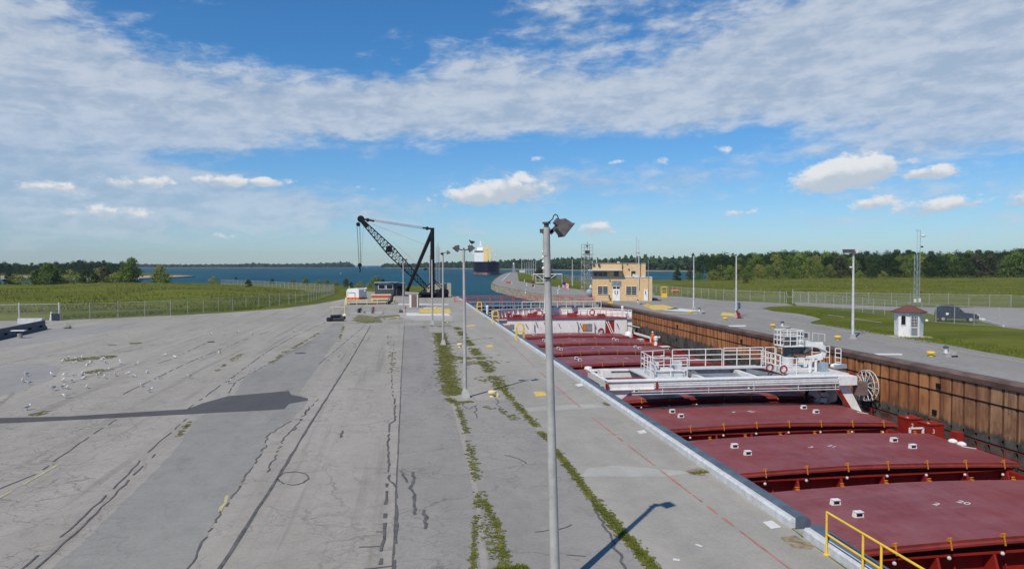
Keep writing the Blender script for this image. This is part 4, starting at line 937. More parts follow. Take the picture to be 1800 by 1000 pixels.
grail([(XQ(1376,47.1),47.1,zb),(XQ(1424,47.1),47.1,zb)], 1.15, (1.,.62,.3), 1.1, .034, .034)
grail([(XQ(1427,51.8),51.8,zb),(XQ(1458,51.8),51.8,zb)], 1.4, (1.,.66,.36), .95, .034, .034)
grail([(XQ(1468,50.4),50.4,zb),(XQ(1478,50.0),50.0,zb)], 1.4, (1.,.75,.5,.25), .5, .034, .034)
grail([(XQ(1364,51.6),51.6,zb),(XQ(1374,51.6),51.6,zb)], 1.35, (1.,.6,.3), .6, .032, .032)
a, c = Q(1143,651,49), Q(1172,653,49); b = MB(); b.tube([a+Vector((0,-1,0)), c+Vector((0,-1,0))], .42, 14); b.box((a.lerp(c,.5).x,48,-.8), (2.4,1.2,.35)); b.tube([c+Vector((0,-1,0)), c+Vector((.9,-1,0))], .28, 10); b.box((a.x-.1,48,-.45), (.45,.9,.9)); b.box((c.x+.5,48.2,-.3), (.35,.8,.6)); wn_ = wpart(b, 'hoist_winch', 'white2', gn, auto=40)
q = Q(1183,652,48.4); b = MB(); b.tube([(q.x,48.3,q.z),(q.x,48.6,q.z)], .42, 16); wpart(b, 'winch_wheel', 'mgrey', gn, wn_, auto=40)
b = MB(); b.box((a.x+.5,48.4,-.35), (.5,.1,.16), ry=.4); wpart(b, 'brake', 'dred', gn, wn_)
# knuckle boom
kb = Q(1385,640,50).x
b = MB(); b.tube([(kb,50,-1),(kb,50,-.1)], .42, 12); b.box((kb,50,-.9), (1.4,1.2,.25)); k0 = wpart(b, 'boom_pedestal', 'white2', gn, auto=40)
b = MB(); b.tube([(kb,50,-.1),(kb,50,1.0)], .36, 12); b.box((kb+.9,50,.35), (1.3,.5,.5)); b.tube([(kb+1.0,49.6,.2),(kb+1.6,49.6,.5)], .16, 8); wpart(b, 'boom_column', 'dgrey', gn, k0, auto=40)
x0, z0 = Q(1402,600,50).x, Q(1402,600,50).z; x1, z1 = Q(1446,611,50).x, Q(1446,611,50).z
b = MB(); b.prism([(x0-.2,z0+.32),(x1,z1+.22),(x1+.1,z1-.22),(x0+1.4,z0-.42),(x0-.2,z0-.36)], -.3, .3); b.v = [(a_, 50+c_, z) for a_, z, c_ in b.v]; b.ball((x1,50,z1), .24); b.box((x1-.4,50,z1+.3), (.7,.3,.25)); bm_ = wpart(b, 'boom', 'white', gn, auto=30)
x2_, z2_ = Q(1413,634,50).x, Q(1413,634,50).z
b = MB(); b.bar((x1+.1,50,z1-.15),(x1-.1,50,z1-.7),.36,.36); b.bar((x1-.1,50,z1-.65),(x2_,50,z2_),.34,.42); b.bar((x2_,50,z2_+.2),(x2_+.1,50,z2_-.45),.22,.22); b.box((x2_-.3,50,z2_+.1), (.4,.3,.5)); wpart(b, 'boom', 'white', gn, auto=30)
b = MB()
for dx in (.3,1.1,1.6): b = MB(); railing(b, [(x0+dx,49.8,z0+.2-dx*.1),(x0+dx+.5,49.8,z0+.15-dx*.1)], .55, (1.,), .5, .02, .02); wpart(b, 'guard_rail', 'white', gn)
b = MB(); cx0, cx1 = Q(1369,600,50).x, Q(1404,600,50).x; cz = Q(1385,607,50).z
b.box(((cx0+cx1)/2,50,cz), (cx1-cx0,1.5,.07))
railing(b, [(cx0,49.3,cz),(cx1,49.3,cz),(cx1,50.7,cz),(cx0,50.7,cz),(cx0,49.3,cz)], 1.15, (1.,.66,.36), .5, .034, .034); wpart(b, 'operator_basket', 'white', gn)
b = MB(); b.box(((cx0+cx1)/2+.3,50.1,cz+.35), (.8,.6,.5)); b.box((cx1+.35,50,cz+.75), (.5,.4,.3)); wpart(b, 'control_stand', 'dgrey', gn)
b = MB(); x_ = Q(1424,645,48).x
b.tube([(x_,48,-1),(x_,48,.2)], .12, 8); b.tube([(x_+.45,48,-1),(x_+.45,48,.1)], .1, 8); b.box((x_+.2,48,.1), (.9,.3,.15)); wpart(b, 'post', 'white', gn)
b = MB(); b.box((x_+1.0,48,-.65), (.55,.5,.7)); b.box((x_+2.9,49,-.75), (1.0,.5,.3)); wpart(b, 'electric_box', 'steelblue', gn)
b = MB(); b.ball((Q(1470,652,49).x,49,-.72), .25, sc=(2,1,.8)); wpart(b, 'lamp_unit', 'white', gn); b = MB(); b.box((XG0+.6,49.5,-.9), (.8,.8,.4)); wpart(b, 'junction_box', 'white', gn)
buo = MB(); q = Q(1353,655,48); buo.tube([(q.x+math.cos(a*math.pi/6)*.25, 48, -.6+math.sin(a*math.pi/6)*.25) for a in range(13)], .06, 6); q = Q(1378,655,47); buo.tube([(q.x+math.cos(a*math.pi/6)*.25, 47.05, -.6+math.sin(a*math.pi/6)*.25) for a in range(13)], .06, 6); wpart(buo, 'fire_hose', 'dred', gn)
# ================================================================ LAMP POSTS
def lamp_head(b, c, yaw, tilt, s=1., mi=0):
    # floodlight: square bowl, wide glass side and a small ballast box behind
    E = (Matrix.Rotation(yaw, 3, 'Z') @ Matrix.Rotation(tilt, 3, 'Y')); c = Vector(c)
    def T(p): return c+E@(Vector(p)*s)
    a = .29; k = .235
    vs = [T((a,-a,-.02)),T((a,a,-.02)),T((-a,a,-.02)),T((-a,-a,-.02)),T((k,-k,.34)),T((k,k,.34)),T((-k,k,.34)),T((-k,-k,.34))]
    b.add(vs, [(3,2,1,0),(4,5,6,7),(0,1,5,4),(1,2,6,5),(2,3,7,6),(3,0,4,7)], mi)
    vs = [T((a*1.08,-a*1.08,-.05)),T((a*1.08,a*1.08,-.05)),T((-a*1.08,a*1.08,-.05)),T((-a*1.08,-a*1.08,-.05)),T((a*1.08,-a*1.08,-.0)),T((a*1.08,a*1.08,-.0)),T((-a*1.08,a*1.08,-.0)),T((-a*1.08,-a*1.08,-.0))]
    b.add(vs, [(3,2,1,0),(4,5,6,7),(0,1,5,4),(1,2,6,5),(2,3,7,6),(3,0,4,7)], mi)
    vs = [T((.13,-.13,.35)),T((.13,.13,.35)),T((-.13,.13,.35)),T((-.13,-.13,.35)),T((.11,-.11,.52)),T((.11,.11,.52)),T((-.11,.11,.52)),T((-.11,-.11,.52))]
    b.add(vs, [(3,2,1,0),(4,5,6,7),(0,1,5,4),(1,2,6,5),(2,3,7,6),(3,0,4,7)], mi)
def lamp_post(base, H, lean, kind, label, group, r0=.125, r1=.075, pm='grey'):
    o = empty('lamp_post', base, 0, label, 'lamp post', group)
    top = Vector((lean[0], lean[1], H))
    b = MB(); b.tube([(0,0,0), top*.5, top], [r0, (r0+r1)/2, r1], 20); b.tube([top-Vector((0,0,.55)), top+Vector((0,0,.02))], r1*1.12, 16); part(b, 'pole', pm, o, auto=40)
    b = MB(); b.prism([(-.25,-.25),(.25,-.25),(.25,.25),(-.25,.25)], 0, .04)
    b.add([(-.22,-.22,.04),(.22,-.22,.04),(.22,.22,.04),(-.22,.22,.04),(-.12,-.12,.45),(.12,-.12,.45),(.12,.12,.45),(-.12,.12,.45)], [(0,1,5,4),(1,2,6,5),(2,3,7,6),(3,0,4,7),(4,5,6,7)]); part(b, 'base', 'grey', o)
    T = top
    if kind == 'near':
        b = MB(); b.bar(T+Vector((-.13,0,-.05)), T+Vector((.13,0,-.05)), .07, .08); b.add([T+Vector((-.14,-.03,-.02)),T+Vector((.0,-.03,-.2)),T+Vector((.14,-.03,-.02)),T+Vector((-.14,.03,-.02)),T+Vector((.0,.03,-.2)),T+Vector((.14,.03,-.02))], [(0,1,2),(5,4,3),(0,3,4,1),(1,4,5,2),(2,5,3,0)])
        b.bar(T+Vector((.08,0,-.1)), T+Vector((.24,0,.08)), .07, .07); b.lathe([(.05,.0),(.05,.09),(.085,.10),(.085,.13)], T, 10); br = part(b, 'bracket', 'dgrey', o)
        b = MB(); lamp_head(b, T+Vector((.40,.0,-.02)), R(8), R(-50), .56); part(b, 'floodlight', 'lamp', o)
        b = MB(); b.tube([T+Vector(p) for p in ((.02,0,.12),(.08,0,.15),(.13,0,.2),(.15,0,.26),(.19,0,.29),(.23,0,.26),(.25,0,.2))], .012, 6); part(b, 'cable', 'black', o, br)
        b = MB(); b.bar(T+Vector((-.06,-.09,-1.0)), T+Vector((.06,-.09,-1.0)), .03, .03); part(b, 'clip', 'black', o)
    elif kind == 'twin':
        b = MB(); b.tube([T+Vector((-.42,0,.14)), T+Vector((-.2,0,.04)), T, T+Vector((.2,0,.04)), T+Vector((.42,0,.14))], .03, 6); b.tube([T, T+Vector((0,0,.12))], .05, 8); br = part(b, 'bracket', 'dgrey', o)
        b = MB(); lamp_head(b, T+Vector((-.42,0,.04)), R(10), R(40), .52); part(b, 'floodlight', 'lamp', o)
        b = MB(); lamp_head(b, T+Vector((.42,0,.04)), R(10), R(-40), .52); part(b, 'floodlight', 'lamp', o)
    elif kind == 'arm':
        b = MB(); b.tube([T, T+Vector((0,0,.08)), T+Vector((.35,0,.14))], .03, 6); part(b, 'bracket', 'dgrey', o)
        b = MB(); lamp_head(b, T+Vector((.48,0,.02)), 0, R(-20), .55); part(b, 'floodlight', 'lamp', o)
        b = MB(); b.ball(T+Vector((-.08,-.05,.02)), .1, sc=(1.3,1,1)); part(b, 'sensor', 'black', o)
    elif kind == 'cobra':
        b = MB(); b.tube([T-Vector((0,0,.2)), T+Vector((-.4,0,.12)), T+Vector((-1.0,0,.2))], .03, 6); part(b, 'arm', 'grey', o)
        b = MB(); b.ball(T+Vector((-1.15,0,.18)), .22, sc=(1.7,.8,.45)); part(b, 'lamp_shade', 'white2', o)
    elif kind == 'head2':
        b = MB(); b.box(T+Vector((-.5,0,.15)), (.85,.5,.28)); b.box(T+Vector((-.5,0,.31)), (.9,.55,.04)); part(b, 'floodlight', 'lamp', o)
        b = MB(); lamp_head(b, T+Vector((.35,0,.1)), 0, R(-35), .7); part(b, 'floodlight', 'white2', o)
        b = MB(); b.ball(T+Vector((-.3,-.1,-1.3)), .1, sc=(1.6,1,1)); b.bar(T+Vector((-.3,0,-1.3)), T+Vector((0,0,-1.3)), .03); part(b, 'camera', 'white2', o)
    return o, T
g1 = 'galvanised lamp posts along the quay side of the yard'
B0 = Vector((2.95, 14.2, 0)); 
lamp_post(B0, 7.54, (-.20,0), 'near', 'tallest grey steel lamp post in the foreground with one dark square floodlight', g1, .105, .066)
b2 = P(818,699)
_, T2 = lamp_post(b2, 7.55, (-.07,0), 'twin', 'grey lamp post with two square floodlights and a bird on top', g1, .10, .06)
lamp_post(P(779,606), 7.75, (.0,0), 'arm', 'thin grey lamp post with a small single arm light, third from the front', g1, .11, .06)
lamp_post(P(760,570), 7.4, (-.03,0), 'plain', 'bare grey pole without a floodlight in front of the black derrick', g1, .11, .07)
lamp_post(P(709,549), 7.45, (.0,0), 'arm', 'grey lamp post standing before the dark site cabin', g1, .11, .07)
g2 = 'lamp posts on the far quay'
lamp_post(P(1499,596), 7.9, (-.04,0), 'head2', 'weathered lamp post with boxy head by the white hut', g2, .13, .08, 'white2')
lamp_post(P(1294,558), 8.0, (-.05,0), 'cobra', 'pale lamp post with short curved arm above a grey box and red hydrant', g2, .12, .07, 'white2')
lamp_post(P(1219,543), 8.2, (.0,0), 'plain', 'bare pale pole nearest the yellow basket on the far quay', g2, .11, .06, 'white2')
g3 = 'slender lamp posts along the long pier'
for i, (xx, yb, H_) in enumerate([(941.7,489,9.5),(937.8,486.5,9.5),(934.8,484.8,9.5),(931.4,483.2,9.5),(928.6,482,9.5),(925.5,481,9.3),(922.5,480.2,9),(955,495,9.3)]):
    lamp_post(P(xx,yb), H_, (0,0), 'plain', 'slender pale pole in the row on the grassy pier', g3, .14, .09, 'white2')
lamp_post(P(917.3,479), 12, (0,0), 'plain', 'tallest slender pole near the tip of the pier', g3, .3, .15, 'white2')
lamp_post(P(1006,502.6), 8.6, (0,0), 'plain', 'solitary pale pole between pier fence and steel tower', g3, .16, .08, 'white2')
# bird on the second lamp post
def bird(loc, rz, s=1., cols=('gull','gullw','beak'), name='gull', perch=False, label='', group=None, cat='bird', pose=0):
    b = MB(); n = 8
    spine = [(-.21,.155,.006),(-.16,.160,.03),(-.08,.150,.058),(.0,.150,.07),(.07,.165,.062),(.115,.195,.040),(.135,.225,.036),(.160,.240,.034),(.185,.238,.018),(.215,.230,.006)]
    if pose == 1: spine = [(-.19,.10,.006),(-.14,.11,.035),(-.08,.11,.06),(.0,.115,.075),(.07,.13,.065),(.10,.16,.042),(.115,.19,.036),(.14,.205,.034),(.165,.20,.018),(.195,.192,.006)]
    if pose == 2: spine = spine[:5]+[(.12,.15,.038),(.155,.12,.034),(.18,.10,.032),(.20,.085,.016),(.22,.07,.005)]
    vs = []; fs = []; ms_ = []
    for (x, z, r) in spine:
        for k in range(n): a = 2*math.pi*k/n; vs.append((x*s, math.cos(a)*r*.85*s, (z+math.sin(a)*r)*s))
    for i in range(len(spine)-1):
        for k in range(n):
            a = 2*math.pi*(k+.5)/n
            mi = 2 if i == len(spine)-2 else (1 if (i < 4 and math.sin(a) > .15) else 0)
            b.add([], [], 0); b.f.append([i*n+k, i*n+(k+1)%n, (i+1)*n+(k+1)%n, (i+1)*n+k]); b.m.append(mi)
    b.v = vs
    if pose != 1:
        for sy in (-.022,.022): b.tube([(0,sy*s,.10*s),(.01*s,sy*s,0)], .006*s, 5, 2); b.box((.02*s,sy*s,.004*s), (.05*s,.03*s,.006*s), 0, 2)
    for sy in (-1,1): b.add([(-.2*s,sy*.035*s,.165*s),(-.05*s,sy*.066*s,.19*s),(.05*s,sy*.06*s,.17*s),(-.06*s,sy*.07*s,.13*s)], [(0,1,2,3)], 1)
    o = b.build(name, list(cols)); o.location = loc; o.rotation_euler = (0,0,rz); tag(o, label, cat, group)
    return o
bird(b2+T2+Vector((.42,0,.24)), 2.2, 1.15, ('hose','hose','hose'), 'bird', True, 'dark bird perched on the right floodlight of the twin lamp post')
gp = [(115,152),(98,178),(127,190),(227,152),(287,152),(233,215),(275,176),(314,178),(324,154),(275,205),(294,208),(290,248),(120,300),(270,93),(328,95),(300,77),(340,80),(360,78),(385,108),(400,95),(443,86),(450,78),(530,92),(533,101),(470,130),(435,145),(427,154),(360,142),(364,156),(364,165),(459,162),(505,151),(561,143),(597,105),(583,157),(645,138),(700,162),(620,197),(657,222),(832,160),(1006,183),(381,205),(765,72),(722,64),(965,52),(462,94)]
gpx = [(x/2.5, 600+y/2.5) for x, y in gp]+[(416.8,585),(443,588),(516,583),(370,588)]
rb_ = random.Random(5)
proto = [None]*3
for i, (xx, yy) in enumerate(gpx):
    k = rb_.choice((0,0,1,2)); rz = rb_.uniform(0, 6.28); s = rb_.uniform(.85,1.05)
    if i in (0,5): s = 1.25
    p = P(xx, yy+1.0)
    if proto[k] is None: o = proto[k] = bird((p.x,p.y,.006), rz, 1.0, label='x', group='gulls resting on the old asphalt', pose=k)
    else: o = proto[k].copy(); col.objects.link(o); o.location = (p.x,p.y,.006); o.rotation_euler = (0,0,rz)
    o.scale = (s,s,s)
    lab = 'white and grey gull resting on the open asphalt of the yard'
    if i == 12: lab = 'white gull alone just above the left end of the dark damp stripe'
    if i == 40: lab = 'white gull alone on the asphalt left of the dark damp patch'
    if i >= 46: lab = 'small white gull far back on the yard toward the black fenders'
    o['label'] = lab
# ================================================================ FENCES
def fence(pts, h, sp, name, label, n_sub=1, gate=False, postr=.04, toprail=True, pm='grey'):
    base = Vector(pts[0]); o = empty(name, base, 0, label, 'fence'); pts = [Vector(p)-base for p in pts]
    me = bpy.data.meshes.new('wire_mesh'); vs = []; fs = []; uv = []; L = 0
    for i in range(len(pts)-1):
        a, c = pts[i], pts[i+1]; d = (c-a).length; k = len(vs)
        vs += [a, c, c+Vector((0,0,h)), a+Vector((0,0,h))]; fs.append((k,k+1,k+2,k+3)); uv += [(L,0),(L+d,0),(L+d,h),(L,h)]; L += d
    me.from_pydata(vs, [], fs); u = me.uv_layers.new(name='UVMap')
    for i, q in enumerate(uv): u.data[i].uv = q
    me.materials.append(M['link']); m_ = bpy.data.objects.new('wire_mesh', me); col.objects.link(m_); m_.parent = o
    b = MB()
    for i in range(len(pts)-1):
        for z in ((h,.03) if toprail else (.03,)): b.tube([pts[i]+Vector((0,0,z)), pts[i+1]+Vector((0,0,z))], .028 if z > 1 else .012, 6)
    part(b, 'top_rail', pm, o)
    cnt = 0
    for i in range(len(pts)-1):
        d = (pts[i+1]-pts[i]).length; k = max(1, round(d/sp))
        for j in range(k+(1 if i == len(pts)-2 else 0)):
            p = pts[i].lerp(pts[i+1], j/k); 
            if cnt < 98: b = MB(); b.tube([p, p+Vector((0,0,h+.08))], postr, 8); b.ball(p+Vector((0,0,h+.08)), postr*1.3, 0, 6, 4); part(b, 'post', pm, o)
            cnt += 1
    return o
fence(px((106,564),(300,555),(455,541.5),(508,535.5),(542,531),(565,524.5),(588,515.5)), 2.0, 3.0, 'chain_link_fence', 'long chain link fence between the yard and the left meadow', postr=.035)
fence(px((389,502.6),(440,505),(500,509),(588,515.5)), 2.0, 3.0, 'chain_link_fence', 'low grey chain link fence near the shrubs at the water edge', postr=.035)
fence(px((-80,567),(34,565),(104,563.5)), 2.05, 4.5, 'chain_link_gate', 'pale framed chain link gate at the left end of the yard', postr=.07, pm='white2')
fence(px((1147,515),(1198,521.3),(1272,528.2),(1343,531.5),(1379,533.5)), 2.0, 3.0, 'chain_link_fence', 'chain link fence behind the far quay beside the yellow basket', postr=.035)
fence(px((1394,533.5),(1450,541),(1555,554),(1645,566),(1712,571.5),(1800,575),(1900,579)), 2.05, 3.0, 'chain_link_fence', 'chain link fence between the lawn and the car park', postr=.035)
fence(px((1394,532),(1450,533.5),(1567,536),(1667,537.8),(1777,540)), 1.95, 3.2, 'chain_link_fence', 'chain link fence along the back of the car park', postr=.035)
fence(px((1777,540),(1850,545),(1950,540)), 1.95, 3.0, 'chain_link_fence', 'short chain link fence at the right edge beyond the car park', postr=.04)
gate = empty('fence_gate', P(1386,534), 0, 'narrow gate with tall pale blue posts where three fences meet', 'gate')
b = MB()
for xx in (1371,1382,1393): q = P(xx,534)-P(1386,534); b.tube([q, q+Vector((0,0,2.6 if xx > 1390 else 2.3))], .06, 8)
b.tube([P(1382,534)-P(1386,534)+Vector((0,0,1.2)), P(1393,534)-P(1386,534)+Vector((0,0,1.2))], .03, 6); part(b, 'gate_frame', 'steelblue', gate)
b = MB(); b.box((-.35,-.2,1.3), (.4,.2,.35)); part(b, 'lock_box', 'mgrey', gate)
fence(px((973,489),(1010,494.3),(1043,497.5)), 2.2, 3.0, 'chain_link_fence', 'dark grey fence at the back of the pier lawn behind the steel tower', postr=.05)
for (a_, c_) in (((1040,497),(1100,496)),):
    fence(px(a_, c_), 2.0, 3.0, 'chain_link_fence', 'chain link fence hidden partly by the tan brick building', postr=.05)
# ================================================================ TAN CONTROL BUILDING
TH = R(17); base = P(1145.6,529)
bd = empty('control_building', base, -TH, 'two storey tan brick lock control building with white doors and flat roof', 'building')
xl, _ = LOC(bd, 1041, 525); Wd = 8.6
def fz(x_, y_, yl=0.): return LOC(bd, x_, y_, yl)
zt = fz(1100,487.2)[1]; zu = fz(1060,462.3)[1]; xr_u = fz(1135,470,.5)[0]; xm = fz(1093,480)[0]
b = MB(); b.prism([(xl,0),(0,0),(0,Wd),(xl,Wd)], -.3, zt-.12); b.prism([(xl,.0),(xm,.0),(xm,.62),(xr_u,.62),(xr_u,Wd-.6),(xl,Wd-.6)], zt-.115, zu-.12); part(b, 'wall', 'brick', bd)
b = MB(); b.prism([(xl-.08,-.08),(.08,-.08),(.08,Wd+.08),(xl-.08,Wd+.08)], zt-.10, zt+.03); rf = part(b, 'parapet', 'white2', bd, lab='pale stone parapet cap')
b = MB(); b.prism([(xl-.06,-.06),(xr_u+.06,.56 if False else -.06),(xr_u+.06,Wd-.5),(xl-.06,Wd-.5)], zu-.12, zu); 
b = MB(); b.prism([(xl-.07,-.07),(xm+.07,-.07),(xm+.07,.55),(xr_u+.07,.55),(xr_u+.07,Wd-.53),(xl-.07,Wd-.53)], zu-.118, zu+.02); part(b, 'parapet', 'mgrey', bd, lab='grey metal roof edge')
ca = fz(1034,473.5); cb = fz(1094,475.5)
b = MB(); b.box(((ca[0]+cb[0])/2,-.55,(ca[1]+cb[1])/2-.02), (cb[0]-ca[0],1.5,.22)); part(b, 'canopy', 'white2', bd)
def opening(x0, y0, x1, y1, nx, ny, nm='window', fr='white', pane='glass', yl=0., fw=.07):
    (a, zt_), (c, zb_) = fz(x0, y0, yl), fz(x1, y1, yl)
    b = MB(); cx_, cz_ = (a+c)/2, (zt_+zb_)/2; w_, h_ = c-a, zt_-zb_; yy = yl-.04
    b.box((cx_, yy, zt_-fw/2), (w_, .12, fw)); b.box((cx_, yy, zb_+fw/2), (w_+.1, .18, fw)); b.box((a+fw/2, yy, cz_), (fw, .115, h_-2*fw)); b.box((c-fw/2, yy, cz_), (fw, .115, h_-2*fw))
    for i in range(1, nx): b.box((a+w_*i/nx, yy, cz_), (fw*.8, .09, h_-2*fw))
    for i in range(1, ny): b.box((cx_, yy, zb_+h_*i/ny), (w_-2*fw, .08, fw*.8))
    o = part(b, nm, fr, bd)
    b = MB(); b.box((cx_, yl-.012, cz_), (w_-.02, .02, h_-.02)); part(b, 'pane', pane, bd, o)
    return o
opening(1042.5,476.8,1068.5,486.3,3,1,fr='white2'); opening(1079.5,476.8,1087.3,485.6,1,1,fr='dgrey')
opening(1050.2,502.7,1069,517.6,2,4); opening(1100,503,1119.6,518.4,2,4); opening(1109,475.7,1117.6,486.8,1,1,fr='white2',yl=.62)
b = MB(); a, c = fz(1075.4,493.7), fz(1092,503); b.box(((a[0]+c[0])/2,-.03,(a[1]+c[1])/2), (c[0]-a[0],.08,a[1]-c[1])); part(b, 'door_lintel', 'mgrey', bd, lab='plain grey stone panel over the double door')
def door(x0, y0, x1, y1, leaves, win, nm='door', top=True):
    (a, z1), (c, z0) = fz(x0, y0), fz(x1, y1); z0 = .02; w_ = c-a; b = MB(); b.box(((a+c)/2,-.05,(z0+z1)/2), (w_,.1,z1-z0)); o = part(b, nm, 'white', bd)
    b = MB()
    for i in range(leaves):
        x = a+w_*(i+.5)/leaves
        if top: b.box((x,-.106,z1-.28), (w_/leaves-.12,.02,.42))
        b.box((x+(.12 if i == 0 and leaves > 1 else -.12),-.106,z0+1.55), (.14,.02,.7))
    part(b, 'pane', 'glass', bd, o)
    b = MB(); b.box(((a+c)/2,-.12,z0+1.05), (.04,.04,.3)); part(b, 'handle', 'dgrey', bd, o)
door(1076.8,503,1090,528,2,True); door(1132,508.7,1139.8,528,1,True,top=False)
def roofpole(xx, ytop, ybot, yl, r, nm='aerial', m_='grey', extra=None):
    a, z1 = fz(xx, ytop, yl); _, z0 = fz(xx, ybot, yl); b = MB(); b.tube([(a,yl,z0),(a,yl,z1)], r, 6)
    if extra: b.box((a,yl,z0+(z1-z0)*extra), (.9,.05,.05)); b.box((a,yl,z0+(z1-z0)*(extra-.04)), (.25,.2,.3))
    part(b, nm, m_, bd)
roofpole(1123,441,507,-.25,.09,'flag_pole','white2'); roofpole(1123,421,442,-.25,.03); roofpole(1118.6,416,462,1.5,.035,extra=.40)
roofpole(1139.5,456,527,-.3,.035); roofpole(1069,452,462,2,.05,'vent_pipe'); roofpole(1048.8,453.5,462,2,.09,'vent_pipe','white2'); 
b = MB(); a, z = fz(1122,443,-.25); b.ball((a,-.3,z), .22, sc=(1,1,1.2)); part(b, 'siren', 'white2', bd)
b = MB(); a, z = fz(1087,461,.6); b.box((a,.6,z), (.5,.4,.25)); a, z = fz(1104,486,.3); b.box((a,.3,z), (.3,.3,.2)); a, z = fz(1114,486,.3); b.box((a+.3,.4,zt+.3), (1.1,.35,.5), ry=.2); a, z = fz(1131,486,.3); b.box((a,.4,zt+.15), (.5,.35,.25)); part(b, 'roof_unit', 'white2', bd)
for (xx, yy, s_) in ((1053,466,.4),(1054,468,.3),(1103,465.5,.25),(1072,492.5,.2),(1044,466,.45)):
    a, z = fz(xx, yy); b = MB(); b.box((a,-.12,z), (s_,.2,s_)); part(b, 'wall_lamp', 'dgrey', bd)
b = MB(); a, z = fz(1146.2,500,.2); b.tube([(a-.03,-.05,0),(a-.03,-.05,zt)], .04, 6); part(b, 'downpipe', 'white2', bd)
# steel scaffold tower
q = P(1031.8,513); tw = empty('lattice_tower', q, R(8), 'square galvanised lattice tower left of the tan building', 'tower')
s_ = 1.12; Ht = 6.8+36*depth(q)/1250
b = MB()
for sx in (-1,1):
    for sy in (-1,1): b.tube([(sx*s_,sy*s_,0),(sx*s_,sy*s_,Ht)], .055, 6)
part(b, 'corner_post', 'grey', tw)
b = MB(); z = .2; st_ = 1.05; k = 0
while z < Ht-2.6:
    for i, (p, r_) in enumerate((((-s_,-s_),(s_,-s_)),((s_,-s_),(s_,s_)),((s_,s_),(-s_,s_)),((-s_,s_),(-s_,-s_)))):
        a = (p[0],p[1],z); c = (r_[0],r_[1],z+st_); 
        if (k+i) % 2: a = (r_[0],r_[1],z); c = (p[0],p[1],z+st_)
        b.tube([a, c], .035, 5); b.tube([(p[0],p[1],z+st_),(r_[0],r_[1],z+st_)], .03, 5)
    z += st_; k += 1
part(b, 'bracing', 'grey', tw)
b = MB()
for zz in (Ht-2.4,Ht-1.5,Ht-.75,Ht): b.tube([(-s_,-s_,zz),(s_,-s_,zz),(s_,s_,zz),(-s_,s_,zz),(-s_,-s_,zz)], .05, 5)
part(b, 'top_rail', 'grey', tw)
b = MB(); b.box((.1,0,Ht-2.0), (1.0,.8,1.0)); b.box((0,0,Ht-2.6), (1.7,1.7,.08)); b.tube([(.05,0,Ht-1.5),(.05,0,Ht+.8)], .05, 6); b.box((0,0,Ht-.4), (.5,.3,.35)); part(b, 'signal_equipment', 'dgrey', tw)
b = MB(); k = 0
while k < Ht-2.7: b.tube([(.2,.4,k),(.75,.4,k)], .02, 4); k += .35
b.tube([(.2,.4,0),(.2,.4,Ht-2.6)], .03, 5); b.tube([(.75,.4,0),(.75,.4,Ht-2.6)], .03, 5); part(b, 'ladder', 'grey', tw)
b = MB(); b.box((-s_,-s_,.2), (.4,.4,.4)); b.box((s_,-s_,.1), (.4,.4,.2)); part(b, 'foot', 'orange', tw)
# grey ball-like machine with white top, by the building corner
q = P(1036.5,521.5); o = empty('floodlight_trailer', q, 0, 'rounded grey machine with white top at the left corner of the tan building', 'machine')
b = MB(); b.ball((0,0,.85), .85, 0, 12, 8, (1,.8,1)); b.box((-.5,0,.3), (.6,.5,.6)); part(b, 'body', 'steelblue', o, auto=60)
b = MB(); b.box((.5,0,2.1), (.9,.4,.7), .3, ry=.3); b.tube([(.4,0,1.2),(.45,0,2.0)], .06, 6); part(b, 'lamp_head', 'white', o)
b = MB(); b.box((.55,-.2,.35), (.35,.5,.7)); part(b, 'wheel_box', 'black', o)
# yellow service basket
q = P(1167,522.5); o = empty('man_basket', q, R(-8), 'yellow steel man basket on the far quay beside the fence', 'basket')
b = MB(); b.box((0,0,.45), (1.15,1.0,.8)); b.box((0,0,.06), (1.2,1.05,.1)); part(b, 'tub', 'yellow', o)
b = MB()
for sx in (-.52,.52):
    for sy in (-.45,.45): b.bar((sx,sy,.8),(sx,sy,2.15),.09,.09)
b.box((0,0,2.2), (1.2,1.05,.14)); b.bar((-.52,-.45,1.3),(.52,-.45,1.3),.07,.07); part(b, 'frame', 'yellow', o)
q = P(1187,513.5); o = empty('canoe', q+Vector((0,0,.35)), R(5), 'orange rescue canoe lying behind the far fence', 'canoe')
b = MB(); pts = []
for i in range(9): t = -1+i/4; pts.append((t*1.35, 0, .12*t*t))
b.tube(pts, [.03,.18,.26,.3,.3,.3,.26,.18,.03], 8); part(b, 'hull', 'safety', o, auto=50); b = MB(); b.box((-1,0,-.2), (.1,.5,.34)); b.box((1,0,-.2), (.1,.5,.34)); part(b, 'cradle', 'tan', o)
# bollards and mooring posts on the far quay
gb_ = 'yellow mushroom bollards along the far quay'
bp = None
for i, (xx, yy, lab) in enumerate([(1139,538.5,'first yellow bollard, nearest the white doors'),(1214.5,551,'yellow bollard on the pale painted pad near the bare pole'),(1274.5,563,'yellow bollard just left of the red hydrant'),(1358.5,575.5,'yellow bollard left of the grey capstan behind the boom basket'),(1472.5,597,'yellow bollard at the foot of the boxy-headed lamp post'),(1636.5,626,'nearest yellow bollard, in front of the white hut')]):
    p = P(xx, yy)
    if bp is None:
        bp = empty('bollard', p, 0, lab, 'bollard', gb_)
        b = MB(); b.lathe([(.17,0),(.16,.16),(.2,.2)], (0,0,0), 14); part(b, 'stem', 'yellow', bp, auto=40)
        b = MB(); b.lathe([(.2,.19),(.30,.21),(.31,.31),(.26,.36),(.1,.38)], (0,0,0), 14); part(b, 'cap', 'yellow', bp, auto=40); o = bp
    else: o = copy_tree(bp)
    o.location = p; o['label'] = lab
gc = 'grey arm mooring capstans on the far quay'; cp0 = None
